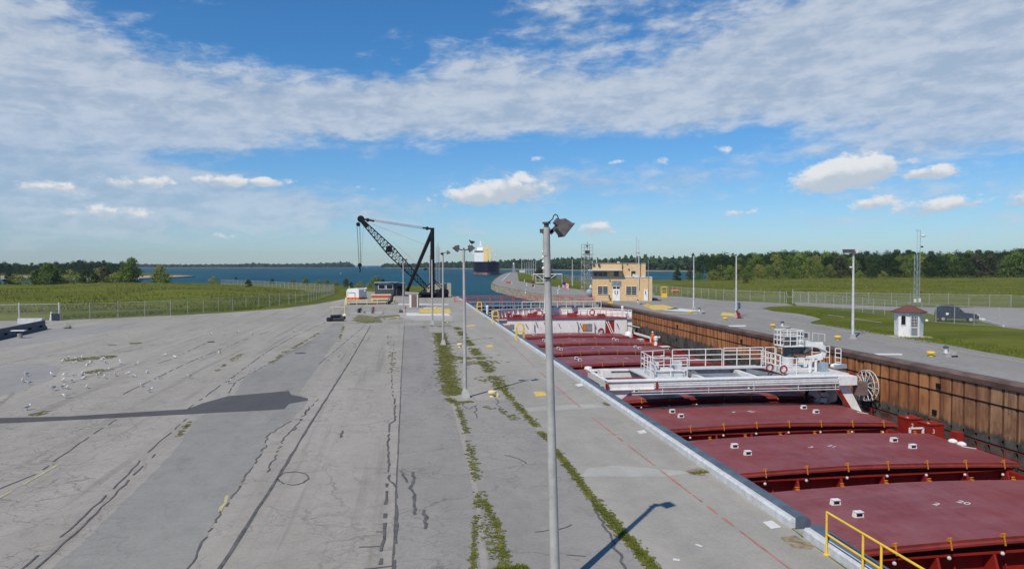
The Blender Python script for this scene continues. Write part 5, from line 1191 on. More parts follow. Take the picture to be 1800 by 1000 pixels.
for i, (xx, yy, lab) in enumerate([(1123,534.5,'pale capstan just in front of the single white door'),(1232,551,'pale capstan at the foot of the bare pole'),(1378.5,578,'pale capstan with dark top behind the boom basket'),(1667,627,'pale capstan beside the nearest yellow bollard')]):
    p = P(xx, yy)
    if cp0 is None:
        cp0 = empty('capstan', p, 0, lab, 'capstan', gc)
        b = MB(); b.box((0,0,.14), (.65,.5,.28)); b.box((.25,0,.3), (.5,.4,.3), ry=.35); part(b, 'housing', 'grey', cp0)
        b = MB(); b.lathe([(.17,.28),(.13,.45),(.12,.62),(.18,.66)], (-.22,0,0), 12); part(b, 'drum', 'white2', cp0, auto=40)
        b = MB(); b.lathe([(.19,.66),(.19,.76),(.08,.82)], (-.22,0,0), 12); part(b, 'cap', 'dgrey', cp0, auto=40)
        b = MB(); b.box((.3,0,.06), (.5,.6,.1)); part(b, 'base', 'black', cp0); o = cp0
    else: o = copy_tree(cp0)
    o.location = p; o['label'] = lab
q = P(1298,559.5); o = empty('fire_hydrant', q, 0, 'small red hydrant by the lamp post with the grey box', 'hydrant')
b = MB(); b.tube([(-.3,0,1.0),(-.05,0,.5),(.25,0,.1)], .13, 8); b.lathe([(.15,0),(.13,.55),(.2,.6),(.17,.72),(.06,.8)], (0,0,0), 12); b.tube([(-.25,0,.5),(.25,0,.5)], .07, 8); part(b, 'body', 'dred', o); b = MB(); b.box((.2,0,.03), (.7,.5,.06)); part(b, 'plate', 'black', o)
q = P(1297,556.5); o = empty('electric_cabinet', q, R(-5), 'grey electric cabinet fixed beside the far quay lamp post', 'cabinet')
b = MB(); b.box((.05,0,1.45), (.62,.3,.8)); b.bar((0,0,0),(0,0,1.1),.1,.1); part(b, 'box', 'mgrey', o)
q = P(1151,528.5); o = empty('rubber_mat_stack', q, R(-15), 'black flat pile on the ground right of the tan building', 'pile')
b = MB(); b.box((0,0,.12), (.9,.7,.24)); b.box((.7,.1,.08), (1.0,.6,.16), .2); b.box((-.05,0,.3), (.7,.5,.12), .3); part(b, 'mats', 'hose', o)
q = P(1073,533.5); o = empty('mooring_roller', q, 0, 'brown roller on a yellow block at the lock edge before the tan building', 'roller')
b = MB(); b.box((0,0,.22), (.75,.6,.44)); part(b, 'base', 'yellow', o); b = MB(); b.lathe([(.3,.44),(.18,.6),(.16,.85),(.28,.95),(.1,1.0)], (0,0,0), 12); b.box((-.2,0,1.25), (.25,.2,.5)); part(b, 'roller', 'rustbox', o)
for (xx, yy, nm, lab, c_) in ((1020,521,'mooring_post','short white mooring post on the pier near the red handrail',('white2')),):
    pass
wp = None
for (xx, yy) in ((924,516),(981,517),(926,503),(900,500),(983,508),(939,506),(894,497),(922,496)):
    p = P(xx, yy)
    if wp is None: b = MB(); b.lathe([(.16,0),(.14,.7),(.26,.75),(.26,.95),(.1,1.0)], (0,0,0), 10); wp = o = b.build('mooring_post', 'white2')
    else: o = wp.copy(); col.objects.link(o)
    o.location = p; tag(o, 'short white mooring post standing on the pier edge', 'mooring post', 'white mooring posts on the pier')
b = MB(); q = P(894,498.5); b.box((0,0,.5), (1.6,.4,.8)); b.box((-.6,0,.1), (.2,.8,.2)); b.box((.6,0,.1), (.2,.8,.2)); o = b.build('barricade', 'rail_red'); o.location = q; tag(o, 'small red barricade near the corner of the pier', 'barricade')
# dark SUV
q = P(1681,565.5); su = empty('parked_car', q, R(-36), 'dark navy off-road car parked behind the fence by the car park', 'car')
def loft(secs, b, mi=0, close=True):
    n = len(secs[0]); o0 = len(b.v); vs = [v for s in secs for v in s]; fs = []
    for i in range(len(secs)-1):
        for k in range(n): fs.append((i*n+k, i*n+(k+1)%n, (i+1)*n+(k+1)%n, (i+1)*n+k))
    fs += [tuple(range(n-1,-1,-1)), tuple((len(secs)-1)*n+k for k in range(n))]; b.add(vs, fs, mi)
prof = [(-2.2,.45),(-2.25,.95),(-2.2,1.15),(-2.05,1.78),(-1.8,1.86),(-.2,1.86),(.15,1.80),(.75,1.16),(1.95,1.02),(2.2,.85),(2.22,.45)]
def carsec(y, k): return [(x*(1 if z < 1.2 else k), y*(1 if z < 1.17 else .86), z) for x, z in prof]
b = MB(); loft([carsec(-.88,.97), carsec(-.93,.985), carsec(-.5,1.), carsec(.5,1.), carsec(.93,.985), carsec(.88,.97)], b); bo = part(b, 'body', 'navy', su, auto=35)
b = MB()
for sy in (-1,1):
    for (x0, x1) in ((-1.9,-1.15),(-1.08,-.3),(-.23,.38)):
        xx1 = x1-.28 if x1 > .3 else x1
        b.add([(x0,sy*.905,1.2),(x1,sy*.905,1.2),(xx1,sy*.815,1.70),(x0+.06,sy*.815,1.70)], [(0,1,2,3)])
b.add([(.72,-.72,1.22),(.72,.72,1.22),(.23,.66,1.76),(.23,-.66,1.76)], [(0,1,2,3)]); b.add([(-2.225,-.72,1.22),(-2.225,.72,1.22),(-2.075,.62,1.72),(-2.075,-.62,1.72)], [(0,1,2,3)]); part(b, 'window', 'glass', su)
for x in (-1.4,1.4):
    for y in (-.86,.86):
        b = MB(); b.tube([(x,y-.12,.38),(x,y+.12,.38)], .38, 18); w_ = part(b, 'wheel', 'tyre', su, auto=40); b = MB(); b.tube([(x,y-.135,.38),(x,y+.135,.38)], .2, 12); part(b, 'rim', 'grey', su, w_)
for y in (-.68,.68): b = MB(); b.box((2.2,y,.86), (.1,.3,.16)); part(b, 'headlight', 'headlight', su)
b = MB(); b.box((-1.0,-.93,.98), (.28,.02,.26)); part(b, 'sticker', 'white', su)
b = MB(); b.bar((-1.7,-.5,1.93),(0,-.5,1.93),.04,.04); b.bar((-1.7,.5,1.93),(0,.5,1.93),.04,.04); b.box((-.85,0,1.95), (1.2,.9,.08)); part(b, 'roof_rack', 'black', su)
for y in (-.98,.98): b = MB(); b.box((.35,y,1.25), (.12,.16,.16)); part(b, 'mirror', 'black', su)
# kerb stones beside the car park
for i, (xx, yy, s_) in enumerate([(1716,560.5,.35),(1722,562,.3),(1728,563.5,.35)]):
    b = MB(); b.ball((0,0,.1), s_, 0, 7, 5, (1,.8,.6)); o = b.build('painted_rock', 'white2'); o.location = P(xx,yy); tag(o, 'white painted rock beside the front of the dark car', 'rock', 'white rocks at the car park corner')
q0, q1 = P(1734,565), P(1764,574); b = MB(); b.bar(Vector((0,0,.08)), (q1-q0)+Vector((0,0,.08)), .15, .16); o = b.build('kerb', 'white2'); o.location = q0; tag(o, 'low white kerb along the car park edge', 'kerb')
# white hut with brown hipped roof
q = P(1597,591); ht = empty('hut', q+Vector((0,0,0)), R(-14), 'small white eight sided hut with brown hipped roof on the lawn edge', 'hut')
r_ = 1.22; oc = [(r_*math.cos(R(22.5+45*i)), r_*math.sin(R(22.5+45*i))) for i in range(8)]
b = MB(); b.prism(oc, 0, 2.35); part(b, 'wall', 'white', ht)
b = MB(); ov = [(x*1.26, y*1.26) for x, y in oc]; b.prism(ov, 2.3, 2.4, 0)
vs = [(x,y,2.4) for x, y in ov]+[(x*.12,y*.12,3.02) for x, y in oc]; b.add(vs, [(i,(i+1)%8,8+(i+1)%8,8+i) for i in range(8)]+[tuple(range(8,16))]); part(b, 'roof', 'brownroof', ht)
yf = -r_*math.cos(R(22.5))
b = MB(); b.box((.0,yf-.03,1.08), (.74,.06,2.05)); dr = part(b, 'door', 'white2', ht)
b = MB(); b.box((.0,yf-.065,1.5), (.54,.02,.95)); b.box((0,yf-.065,.55), (.54,.02,.7), mi=1); part(b, 'door_panel', ['glass','mgrey'], ht, dr)
b = MB()
for i in (-1,0,1): b.box((i*.14,yf-.08,1.5), (.025,.02,.95))
for i in range(3): b.box((0,yf-.083,1.22+i*.28), (.54,.02,.025))
part(b, 'glazing_bar', 'white', ht, dr)
A = R(-135); nx_, ny_ = math.cos(A), math.sin(A); cx_, cy_ = nx_*(-yf), ny_*(-yf)
b = MB(); b.box((cx_*1.02,cy_*1.02,1.6), (.5,.06,.95), A+R(90)); wi = part(b, 'window', 'white', ht)
b = MB(); b.box((cx_*1.05,cy_*1.05,1.6), (.38,.04,.82), A+R(90)); part(b, 'pane', 'glass', ht, wi)
b = MB(); b.box((-.1,-.6,.02), (3.6,1.8,.05)); o = b.build('door_slab', 'tan'); o.location = q+Vector((0,0,.0)); o.rotation_euler = (0,0,R(-14)); tag(o, 'thin pale slab in front of the white hut', 'slab')
b = MB(); b.ball((0,0,.15), .18); o = b.build('yard_light', 'white'); o.location = P(1629,565.8); tag(o, 'tiny white ball light on the lawn right of the white hut', 'light')
# triangular lattice mast with dish
q = P(1612,531); ms2 = empty('lattice_mast', q, R(10), 'tall slender lattice mast with white lamps behind the white hut', 'mast')
Hm = 6.8+61*depth(q)/1250; b = MB(); c3 = [(.55,0),(-.45,.3),(-.45,-.35)]
zt3 = Hm*.66
for x, y in c3: b.tube([(x,y,0),(x,y,zt3 if x < 0 else Hm)], .05, 6)
z = 0; k = 0
while z < zt3-.6:
    for i in range(3): a, c = c3[i], c3[(i+1)%3]; b.tube([(a[0],a[1],z),(c[0],c[1],z+.6)] if (k+i) % 2 else [(c[0],c[1],z),(a[0],a[1],z+.6)], .02, 4); b.tube([(a[0],a[1],z),(c[0],c[1],z)], .02, 4)
    z += .6; k += 1
part(b, 'mast_frame', 'steelblue', ms2)
b = MB(); z = zt3
while z < Hm: b.tube([(.55,0,z),(-.1,.1,z)], .02, 4); z += .6
b.tube([(-.1,.1,zt3-.5),(-.1,.1,Hm)], .03, 6); b.tube([(-.7,0,Hm),(.6,0,Hm)], .035, 6); part(b, 'upper_frame', 'steelblue', ms2)
b = MB(); b.ball((1.15,-.1,Hm-1.0), .35, 0, 10, 6, (1.3,1,.6)); b.bar((.55,0,Hm-1.3),(1.1,0,Hm-1.0),.05,.05); part(b, 'lamp', 'white', ms2)
b = MB(); b.ball((.85,-.1,Hm-3.0), .2, 0, 8, 5, (1.5,1,.8)); part(b, 'camera', 'black', ms2)
b = MB(); b.box((-.35,0,.3), (.4,.4,.6)); b.box((.55,0,.35), (.35,.4,.7)); part(b, 'foot', 'white', ms2)
# ================================================================ LEFT END OF THE YARD
a, c = P(-30,603), P(78,578.5); o = empty('barrier', a, math.atan2(c.y-a.y, c.x-a.x), 'dark blue-grey interlocked barrier wall at the far left of the yard', 'barrier')
Lb = (c-a).length; b = MB(); n_ = 5
for i in range(n_):
    x0 = Lb*i/n_; w_ = Lb/n_-.03
    b.prism([(-.3,0),(.3,0),(.3,.2),(.12,.45),(.1,.95),(-.1,.95),(-.12,.45),(-.3,.2)], x0, x0+w_); k = len(b.v)-16
    for j in range(16): v = b.v[k+j]; b.v[k+j] = (v[2], v[0], v[1])
part(b, 'barrier_blocks', 'barrier', o)
b = MB()
for i in range(n_): b.box((Lb*(i+.5)/n_,-.22,.42), (.3,.16,.16))
part(b, 'socket', 'black', o)
q = P(35,594.5); o = empty('pedestal_table', q, 0, 'small flat pedestal with white top in front of the dark barrier', 'pedestal')
b = MB(); b.lathe([(.22,0),(.2,.45)], (0,0,0), 10); part(b, 'stem', 'stone', o); b = MB(); b.box((-.1,0,.72), (1.15,.5,.07)); part(b, 'top', 'white', o)
b = MB(); b.bar((0,0,.4),(0,0,.7),.1,.1); part(b, 'support', 'dgrey', o)
q = P(118,577.5); b = MB(); b.ball((0,0,.2), .45, 0, 8, 6, (1,.8,.85)); rk = random.Random(2); b.v = [(x*(1+rk.uniform(-.15,.15)), y*(1+rk.uniform(-.15,.15)), max(0,z)*(1+rk.uniform(-.15,.1))) for x, y, z in b.v]
o = b.build('boulder', 'stone'); o.location = q; tag(o, 'rounded boulder on the asphalt near the left fence', 'boulder')
q = P(99,563.5); o = empty('waste_bin', q, 0, 'dark blue bin with white side at the end of the left gate', 'bin')
b = MB(); b.box((0,0,.42), (.85,.6,.75)); b.box((0,0,.82), (.9,.66,.08)); part(b, 'body', 'barrier', o); b = MB(); b.add([(-.75,-.1,0),(-.45,-.1,0),(-.48,-.1,1.1),(-.6,-.1,1.1),(-.75,.1,0),(-.45,.1,0),(-.48,.1,1.1),(-.6,.1,1.1)], [(0,1,2,3),(7,6,5,4),(0,4,5,1),(1,5,6,2),(2,6,7,3),(3,7,4,0)]); part(b, 'side_plate', 'white', o)
q = P(55,568.5); b = MB(); b.box((0,0,.3), (2.6,.7,.6)); o = b.build('concrete_block', 'white2'); o.location = q; tag(o, 'pale concrete block behind the dark barrier', 'block')
# black fenders pile
q = P(590,565); o = empty('rubber_fenders', q, R(5), 'pile of black cylindrical rubber fenders lying on the yard', 'fender pile')
for (x, y, z, L_, r_, rz) in ((-.55,0,.27,.95,.27,.6),(.35,-.1,.24,1.3,.24,-.05),(.05,.2,.62,1.3,.19,.35),(.75,.3,.42,.8,.2,-.5),(-.75,-.1,.15,.6,.14,.1)):
    d = Vector((math.cos(rz), math.sin(rz), 0))*L_/2; c_ = Vector((x,y,z)); b = MB(); b.tube([c_-d, c_+d], r_, 14); b.tube([c_-d*1.02, c_+d*1.02], r_*.5, 10); part(b, 'fender', 'hose', o, auto=40)
b = MB(); b.box((0,-.5,.0), (2.2,.5,.06)); part(b, 'pallet', 'tan', o)
# drain cover in the asphalt
q = P(371,601); b = MB(); b.lathe([(.32,.0),(.3,.03)], (0,0,0), 12); o = b.build('drain_cover', 'black'); o.location = q+Vector((0,0,.01)); tag(o, 'small dark drain cover at the end of the long yard crack', 'drain cover')
q = P(528,621); b = MB(); b.lathe([(.42,.0),(.4,.02)], (0,0,0), 16); o = b.build('manhole_cover', 'dgrey'); o.location = q+Vector((0,0,.01)); tag(o, 'dark manhole cover in the blue-grey asphalt strip', 'manhole cover')
# yellow guard posts and slab with small fittings
q = P(606,554.5); o = empty('swing_barrier', q, 0, 'slim yellow post with a light yellow arm near the black fenders', 'barrier')
b = MB(); b.tube([(0,0,0),(0,0,2.0)], .05, 6); b.tube([(0,0,0),(0,0,.25)], [.3,.1], 8); part(b, 'post', 'cream', o); b = MB(); b.tube([(0,0,1.15),(-2.0,.2,1.15)], .035, 6); b.tube([(-1.6,.2,1.15),(-1.6,.2,0)], .02, 6); part(b, 'arm', 'cream', o)
b = MB(); q = P(645,551); b.box((0,0,.05), (4.4,3.8,.1)); o = b.build('concrete_slab', 'band'); o.location = q; tag(o, 'pale square concrete slab with small fittings on the yard', 'slab')
for (xx, yy, nm, m_, lab, s_) in ((631.5,551,'valve','black','black valve on the pale concrete slab',.35),(634,547,'valve','dgrey','dark grey fitting on the back of the pale slab',.25),(655,552,'valve','dgrey','dark flat fitting at the right of the pale slab',.28),(656,546.5,'valve','dred','red fitting at the back right of the pale slab',.3),(640.5,552.5,'valve','mgrey','grey fitting in the middle of the pale slab',.22)):
    b = MB(); b.lathe([(.8*s_,0),(.7*s_,.4*s_),(.3*s_,.5*s_),(.3*s_,1.3*s_),(.7*s_,1.4*s_),(.6*s_,1.7*s_)], (0,0,0), 10); b.tube([(-s_,0,.9*s_),(s_,0,.9*s_)], .2*s_, 6); o = b.build(nm, m_); o.location = P(xx,yy)+Vector((0,0,.1)); tag(o, lab, 'valve')
# yellow railing enclosure
a, c = P(609,536), P(681,535); o = empty('guard_railing', a, 0, 'yellow low guard railing in front of the red and white machines', 'railing')
d = c-a; b = MB(); railing(b, [(0,0,0), d], .85, (1.,.45), 1.6, .06, .06); railing(b, [d, d+Vector((1.4,6,0))], .95, (1.,.45), 1.8, .06, .06); railing(b, [(0,0,0),(-.4,3,0)], 1.1, (1.,.45), 1.5, .08, .08); part(b, 'rails', 'cream', o)
b = MB(); b.tube([(.6,.3,.18), d*.5+Vector((0,.3,.14)), d+Vector((-.4,.3,.18))], .1, 6); part(b, 'pipe', 'hose', o)
q = P(685,534.5); b = MB(); b.tube([(-.5,-.8,.3),(-.1,-.3,.25),(.3,.3,.6),(.4,.9,1.3),(.6,1.2,1.5)], .28, 10); o = b.build('suction_hose', 'hose'); o.location = q; tag(o, 'thick black curved hose at the right end of the yellow railing', 'hose')
b = MB(); b.tube([(0,-.5,.5),(0,.6,.5)], .48, 16); b.ball((0,-.5,.5), .48); o = b.build('storage_tank', 'white'); o.location = P(691,531); shade_auto(o, 50); tag(o, 'small white round tank left of the dark site cabin door', 'tank')
# white boxy machine on orange cradle
q = P(627,526); o = empty('pump_unit', q, R(-20), 'white boxy pump unit on an orange and red cradle', 'machine')
b = MB(); b.prism([(0,.45),(2.6,.45),(2.6,1.95),(2.3,2.25),(.3,2.15),(0,1.75)], -1.9, 1.9); b.v = [(x-1.3, y_, z_) for x, z_, y_ in b.v]; part(b, 'body', 'white', o)
b = MB(); b.box((-.1,-1.92,1.35), (1.4,.04,.1)); b.box((.5,-1.92,.95), (.12,.04,.9)); b.box((-1.0,-1.92,1.2), (.08,.04,.9)); part(b, 'vent', 'mgrey', o)
b = MB(); b.box((0,0,.25), (2.8,4.0,.22)); 
for x in (-1,-.3,.4,1.1): b.box((x,-2.0,.22), (.4,.3,.4))
part(b, 'cradle', 'safety', o)
b = MB(); b.tube([(-.9,-1.5,2.2),(-.9,-1.5,2.7)], .06, 6); b.ball((1.5,1.2,2.1), .25); b.ball((1.5,.6,1.6), .22); part(b, 'lamp', 'white2', o)
q = P(670,528); o = empty('stop_log', q, R(2), 'flat faded red steel frame lying before the dark site cabin', 'steel frame')
b = MB(); b.box((0,0,.75), (3.6,3.0,.5)); part(b, 'frame', 'rail_red', o); b = MB(); b.box((0,-1.52,1.08), (3.8,.12,.14)); b.box((0,1.52,1.08), (3.8,.12,.14)); b.box((-.0,-1.52,.4), (3.6,.1,.14)); 
for x in (-1.7,1.7): b.box((x,-1.4,.25), (.3,.3,.5)); b.box((x,1.4,.25), (.3,.3,.5))
part(b, 'edge', 'cream', o)
# dark site cabin
q = P(684,520.5); cb_ = empty('site_cabin', q, R(0), 'dark grey site cabin with two wide white framed windows', 'cabin')
x0, _ = LOC(cb_, 659, 515); x1, _ = LOC(cb_, 693, 515); x2, _ = LOC(cb_, 711, 515); zt_ = LOC(cb_, 680, 497)[1]
b = MB(); b.prism([(x0,0),(x1,0),(x1,4.5),(x0,4.5)], 0, zt_-.05); b.prism([(x1+.003,.4),(x2,.4),(x2,4.3),(x1+.003,4.3)], 0, zt_-.2); part(b, 'wall', 'dgrey', cb_)
b = MB(); b.box(((x0+x1)/2+.35,2.2,zt_+.02), (x1-x0+1.1,5.3,.12)); b.box(((x1+x2)/2+.3,2.3,zt_-.12), (x2-x1-.4,4.4,.1)); part(b, 'roof', 'steelblue', cb_)
b = MB(); b.box(((x1+x2)/2,.36,1.2), (1.0,.06,2.0)); part(b, 'door', 'black', cb_)
for (p0, p1) in ((664.5,677.5),(678.5,691)):
    a, z1 = LOC(cb_, p0, 499.2); c, z0 = LOC(cb_, p1, 508.6)
    b = MB(); b.box(((a+c)/2,-.03,(z0+z1)/2), (c-a,.08,z1-z0)); w_ = part(b, 'window', 'white2', cb_); b = MB(); b.box(((a+c)/2,-.08,(z0+z1)/2), (c-a-.3,.04,z1-z0-.3)); part(b, 'pane', 'glass', cb_, w_)
b = MB()
for i in range(5): b.box((x1+.2+i*.42,.34,1.0), (.06,.06,1.9))
part(b, 'cladding', 'hose', cb_)
# guard booth
q = P(727,540); bt = empty('guard_booth', q, R(-6), 'small cream booth with a dark door on the quay', 'booth')
b = MB(); b.box((0,.7,1.1), (1.35,1.4,2.2)); part(b, 'wall', 'white', bt); b = MB(); b.box((.05,.7,2.27), (1.55,1.65,.14)); part(b, 'roof', 'tan', bt)
b = MB(); b.box((.08,-.03,1.03), (.85,.06,1.98)); d_ = part(b, 'door', 'rustbox', bt); b = MB(); b.box((-.28,-.08,1.0), (.08,.05,.08)); part(b, 'handle', 'grey', bt, d_)
b = MB(); b.box((.72,.8,1.0), (.06,.9,1.6)); b.bar((.75,.2,.3),(.75,.2,2.2),.06,.06); part(b, 'side_panel', 'yellow', bt)
b = MB(); b.box((0,0,.2), (.55,.4,.4)); o = b.build('crate', 'dgrey'); o.location = P(705,549.8); tag(o, 'dark crate at the foot of the lamp post by the booth', 'crate')
b = MB(); b.tube([(0,0,0),(0,0,.9)], .04, 6); b.box((0,0,.7), (.2,.05,.3)); o = b.build('marker_post', 'rail_red'); o.location = P(713,548.5); tag(o, 'thin red marker post beside the lamp post by the booth', 'marker')
# small bollards of the near quay
nb_ = None
for (xx, yy, lab) in ((865,697,'cream bollard beside the twin floodlight post'),(808,610,'cream bollard beside the third lamp post'),(782,567.5,'cream bollard beside the bare pole'),(766,543,'cream bollard on the painted yellow pad')):
    p = P(xx, yy)
    if nb_ is None:
        nb_ = empty('bollard', p, 0, lab, 'bollard', 'cream bollards of the near quay'); b = MB(); b.lathe([(.13,0),(.11,.15),(.13,.18)], (0,0,0), 12); part(b, 'stem', 'cream', nb_, auto=40); b = MB(); b.lathe([(.14,.18),(.22,.2),(.22,.28),(.12,.33)], (0,0,0), 12); b.box((.25,-.02,.1), (.14,.1,.2)); part(b, 'cap', 'cream', nb_, auto=40); o = nb_
    else: o = copy_tree(nb_)
    o.location = p; o['label'] = lab
b = MB(); b.tube([(0,0,0),(0,0,.55)], .045, 8); b.box((0,0,.6), (.12,.12,.2)); o = b.build('water_hydrant', 'rustbox'); o.location = P(784.5,606); tag(o, 'short rusty standpipe beside the third lamp post', 'standpipe')
# yellow railings on the near wall
o = empty('guard_railing', (9.66, 15.3, 0), 0, 'bright yellow handrail at the lower right corner of the near quay', 'railing')
b = MB()
for y in (0,-1.35,-1.95,-3.6,-5.2): b.tube([(0,y,0),(0,y,1.02)], .026, 8)
for z in (1.02,.5): b.tube([(0,0,z),(0,-7,z)], .026, 8)
for y in (0,-1.35): b.tube([(0,y,0),(0,y,.03)], .07, 8)
part(b, 'rails', 'yellow', o)
for (y, hgt, lab) in ((62.5,1.3,'yellow ladder handrail nearest along the near lock wall'),(81,1.3,'yellow ladder handrail in the middle of the near lock wall'),(100,1.3,'farthest yellow ladder handrail on the near lock wall')):
    o = empty('ladder_handrail', (9.95, y, .25), 0, lab, 'handrail', 'yellow ladder handrails on the near lock wall')
    b = MB()
    for dy in (0,.6):
        b.tube([(-.5,dy,-.2),(-.5,dy,hgt*.75),(-.35,dy,hgt),(.05,dy,hgt),(.15,dy,hgt*.75),(.15,dy,0)], .045, 6); b.tube([(-.5,dy,hgt*.5),(.15,dy,hgt*.5)], .035, 6)
    part(b, 'rails', 'yellow', o)
# ================================================================ BLACK DERRICK
foot = P(760,523); dr_ = empty('derrick_crane', foot, 0, 'black stiff-leg derrick crane with long lattice boom at the water edge', 'crane')
Yd = foot.y
def dq(x_, y_, Y_=Yd): return Q(x_, y_, Y_)-foot
mt = dq(760,402); mb_ = Vector((0,0,.8))
b = MB(); b.tube([mb_, (mt)], [.52,.40], 10); b.box(mt+Vector((-.2,0,.05)), (1.2,.6,.25)); part(b, 'mast', 'black', dr_)
for (gx, gy) in ((dq(713,512,Yd+8)),)[:0]: pass
leg2 = P(716,512)-foot; leg3 = Vector((8.5,12,.6))
b = MB(); b.bar(mt+Vector((0,0,-.6)), leg2+Vector((0,0,.3)), .62, .62); b.box(leg2+Vector((0,0,.3)), (1,1,.8)); part(b, 'stiff_leg', 'black', dr_)
bt_, bf = dq(634,386), dq(752,509)
def lattice(b, p, q, w0, w1, wm, n, r):
    d = (q-p); t = d.normalized(); s1 = Vector((0,1,0)); s2 = t.cross(s1).normalized(); rows = []
    for i in range(n+1):
        u = i/n; w_ = w0+(wm-w0)*u/.45 if u < .45 else wm+(w1-wm)*(u-.45)/.55
        rows.append([p+d*u+(s1*a+s2*c)*w_/2 for a, c in ((-1,-1),(1,-1),(1,1),(-1,1))])
    for i in range(n):
        for k in range(4):
            b.tube([rows[i][k], rows[i+1][k]], r, 5, cap=False); b.tube([rows[i][k], rows[i+1][(k+1)%4]] if i % 2 else [rows[i][(k+1)%4], rows[i+1][k]], r*.55, 4, cap=False)
        for k in range(4): b.tube([rows[i][k], rows[i][(k+1)%4]], r*.5, 4, cap=False)
    return rows
b = MB(); lattice(b, bt_, bf, .6, .7, 1.9, 22, .125); b.box(bt_.lerp(bf,.42), (1.2,1.9,1.2)); bo = part(b, 'boom', 'black', dr_)
b = MB(); b.tube([bt_+Vector((.05,-.35,.1)), bt_+Vector((.05,.35,.1))], .72, 16); b.tube([bt_+Vector((-.5,-.25,-1.0)), bt_+Vector((-.5,.25,-1.0))], .42, 14); b.bar(bt_, bt_.lerp(bf,.1), .8, .9); part(b, 'boom_head', 'black', dr_, bo)
b = MB(); b.box(dq(684,434), (.35,.3,.6)); b.box(dq(691,443), (.3,.3,.4)); b.ball(dq(748,473), .3, sc=(1.6,1,.7)); part(b, 'boom_light', 'black', dr_, bo)
hk = dq(632.5,466); b = MB()
for dx, dy in ((-.28,-.2),(-.22,.2),(.28,-.2),(.33,.2)): b.tube([bt_+Vector((-.5+dx,dy,-1.0)), hk+Vector((dx*.6,dy,.3))], .028, 5)
b.tube([bt_+Vector((.6,0,-.6)), hk+Vector((.3,0,.5))], .02, 5); part(b, 'hoist_rope', 'rope', dr_)
b = MB(); b.tube([hk+Vector((0,-.25,0)), hk+Vector((0,.25,0))], .42, 14); b.bar(hk, hk+Vector((0,0,-.8)), .3, .3); b.tube([hk+Vector((0,0,-.8)), hk+Vector((.18,0,-1.1)), hk+Vector((0,0,-1.4)), hk+Vector((-.2,0,-1.2))], .1, 6); part(b, 'hook_block', 'black', dr_)
sa, sb = dq(643,386), dq(752,402); b = MB()
for dz, dy in ((.12,-.25),(-.12,.25),(.0,0),(.3,.1)): b.tube([sa+Vector((0,dy,dz)), sb+Vector((0,dy,dz-.1))], .026, 5)
b.tube([bt_, dq(752,432)], .018, 5); b.tube([dq(690,425), dq(752,480)], .015, 5); part(b, 'stay_rope', 'rope', dr_)
b = MB(); b.bar(dq(640,385.5), dq(658,389), .35, .35); b.tube([sa+Vector((.4,-.2,-.1)),sa+Vector((.4,.2,-.1))], .38, 10); b.bar(dq(743,400.5), dq(758,402.5), .3, .3); b.tube([dq(751,401.5)+Vector((0,-.2,0)), dq(751,401.5)+Vector((0,.2,0))], .38, 10); part(b, 'pulley_block', 'black', dr_)
b = MB(); b.box((-.8,.5,.85), (7.2,3.2,.35)); b.box((-1.5,.4,.35), (5.5,.35,.6)); b.box((-.5,2,.35), (6.5,.3,.6)); b.bar((-2.6,0,.9),(0,0,3.4),.18,.18); b.bar((2.9,0,.9),(0,0,3.6),.18,.18); b.bar((3.6,2,.9),(.3,.3,3.8),.15,.15); b.bar((-1.0,.2,.9),(2.2,.2,1.9),.15,.15)
b.box((2.4,.4,.9), (1.9,1.8,1.5)); b.lathe([(1.2,.05),(1.2,.6),(.8,.75)], (1.6,0,0), 16); part(b, 'turntable', 'black', dr_)
b = MB(); a = dq(749,520); b.prism([(-.0,0),(6.0,0),(6.0,2.9),(5.4,2.9),(1.8,2.55),(.0,1.6)], 3.2, 6.2); b.v = [(x-1.9, y_, z_) for x, z_, y_ in b.v]; part(b, 'counterweight', 'tan', dr_)
b = MB(); b.box((-3.6,0,.35), (2.6,.8,.12)); b.bar((-5,-.3,.5),(-2.5,-.3,.5),.1,.1); part(b, 'tie_beam', 'tan', dr_)
# thin signal mast behind derrick
q = P(770,513); sm_ = empty('lattice_mast', q, 0, 'thin grey lattice mast right behind the black derrick mast', 'mast')
Hs = 6.8+32*depth(q)/1250; b = MB(); c3 = [(-.45,0),(.45,0),(.1,.6)]
for x, y in c3: b.tube([(x,y,0),(x,y,Hs)], .05, 5)
z = 0; k = 0
while z < Hs-.5:
    for i in range(3): a, c = c3[i], c3[(i+1)%3]; b.tube([(a[0],a[1],z),(c[0],c[1],z+.55)] if k % 2 else [(c[0],c[1],z),(a[0],a[1],z+.55)], .022, 4); b.tube([(a[0],a[1],z),(c[0],c[1],z)], .022, 4)
    z += .55; k += 1
part(b, 'mast_frame', 'grey', sm_); b = MB(); b.tube([(0,0,Hs-.5),(0,0,Hs+1.0)], .04, 5); part(b, 'aerial', 'black', sm_)
b = MB(); b.tube([(0,0,0),(0,0,9.2)], .14, 8); o = b.build('pole', 'grey'); o.location = P(756,514); tag(o, 'plain grey pole standing close left of the black derrick mast', 'pole')
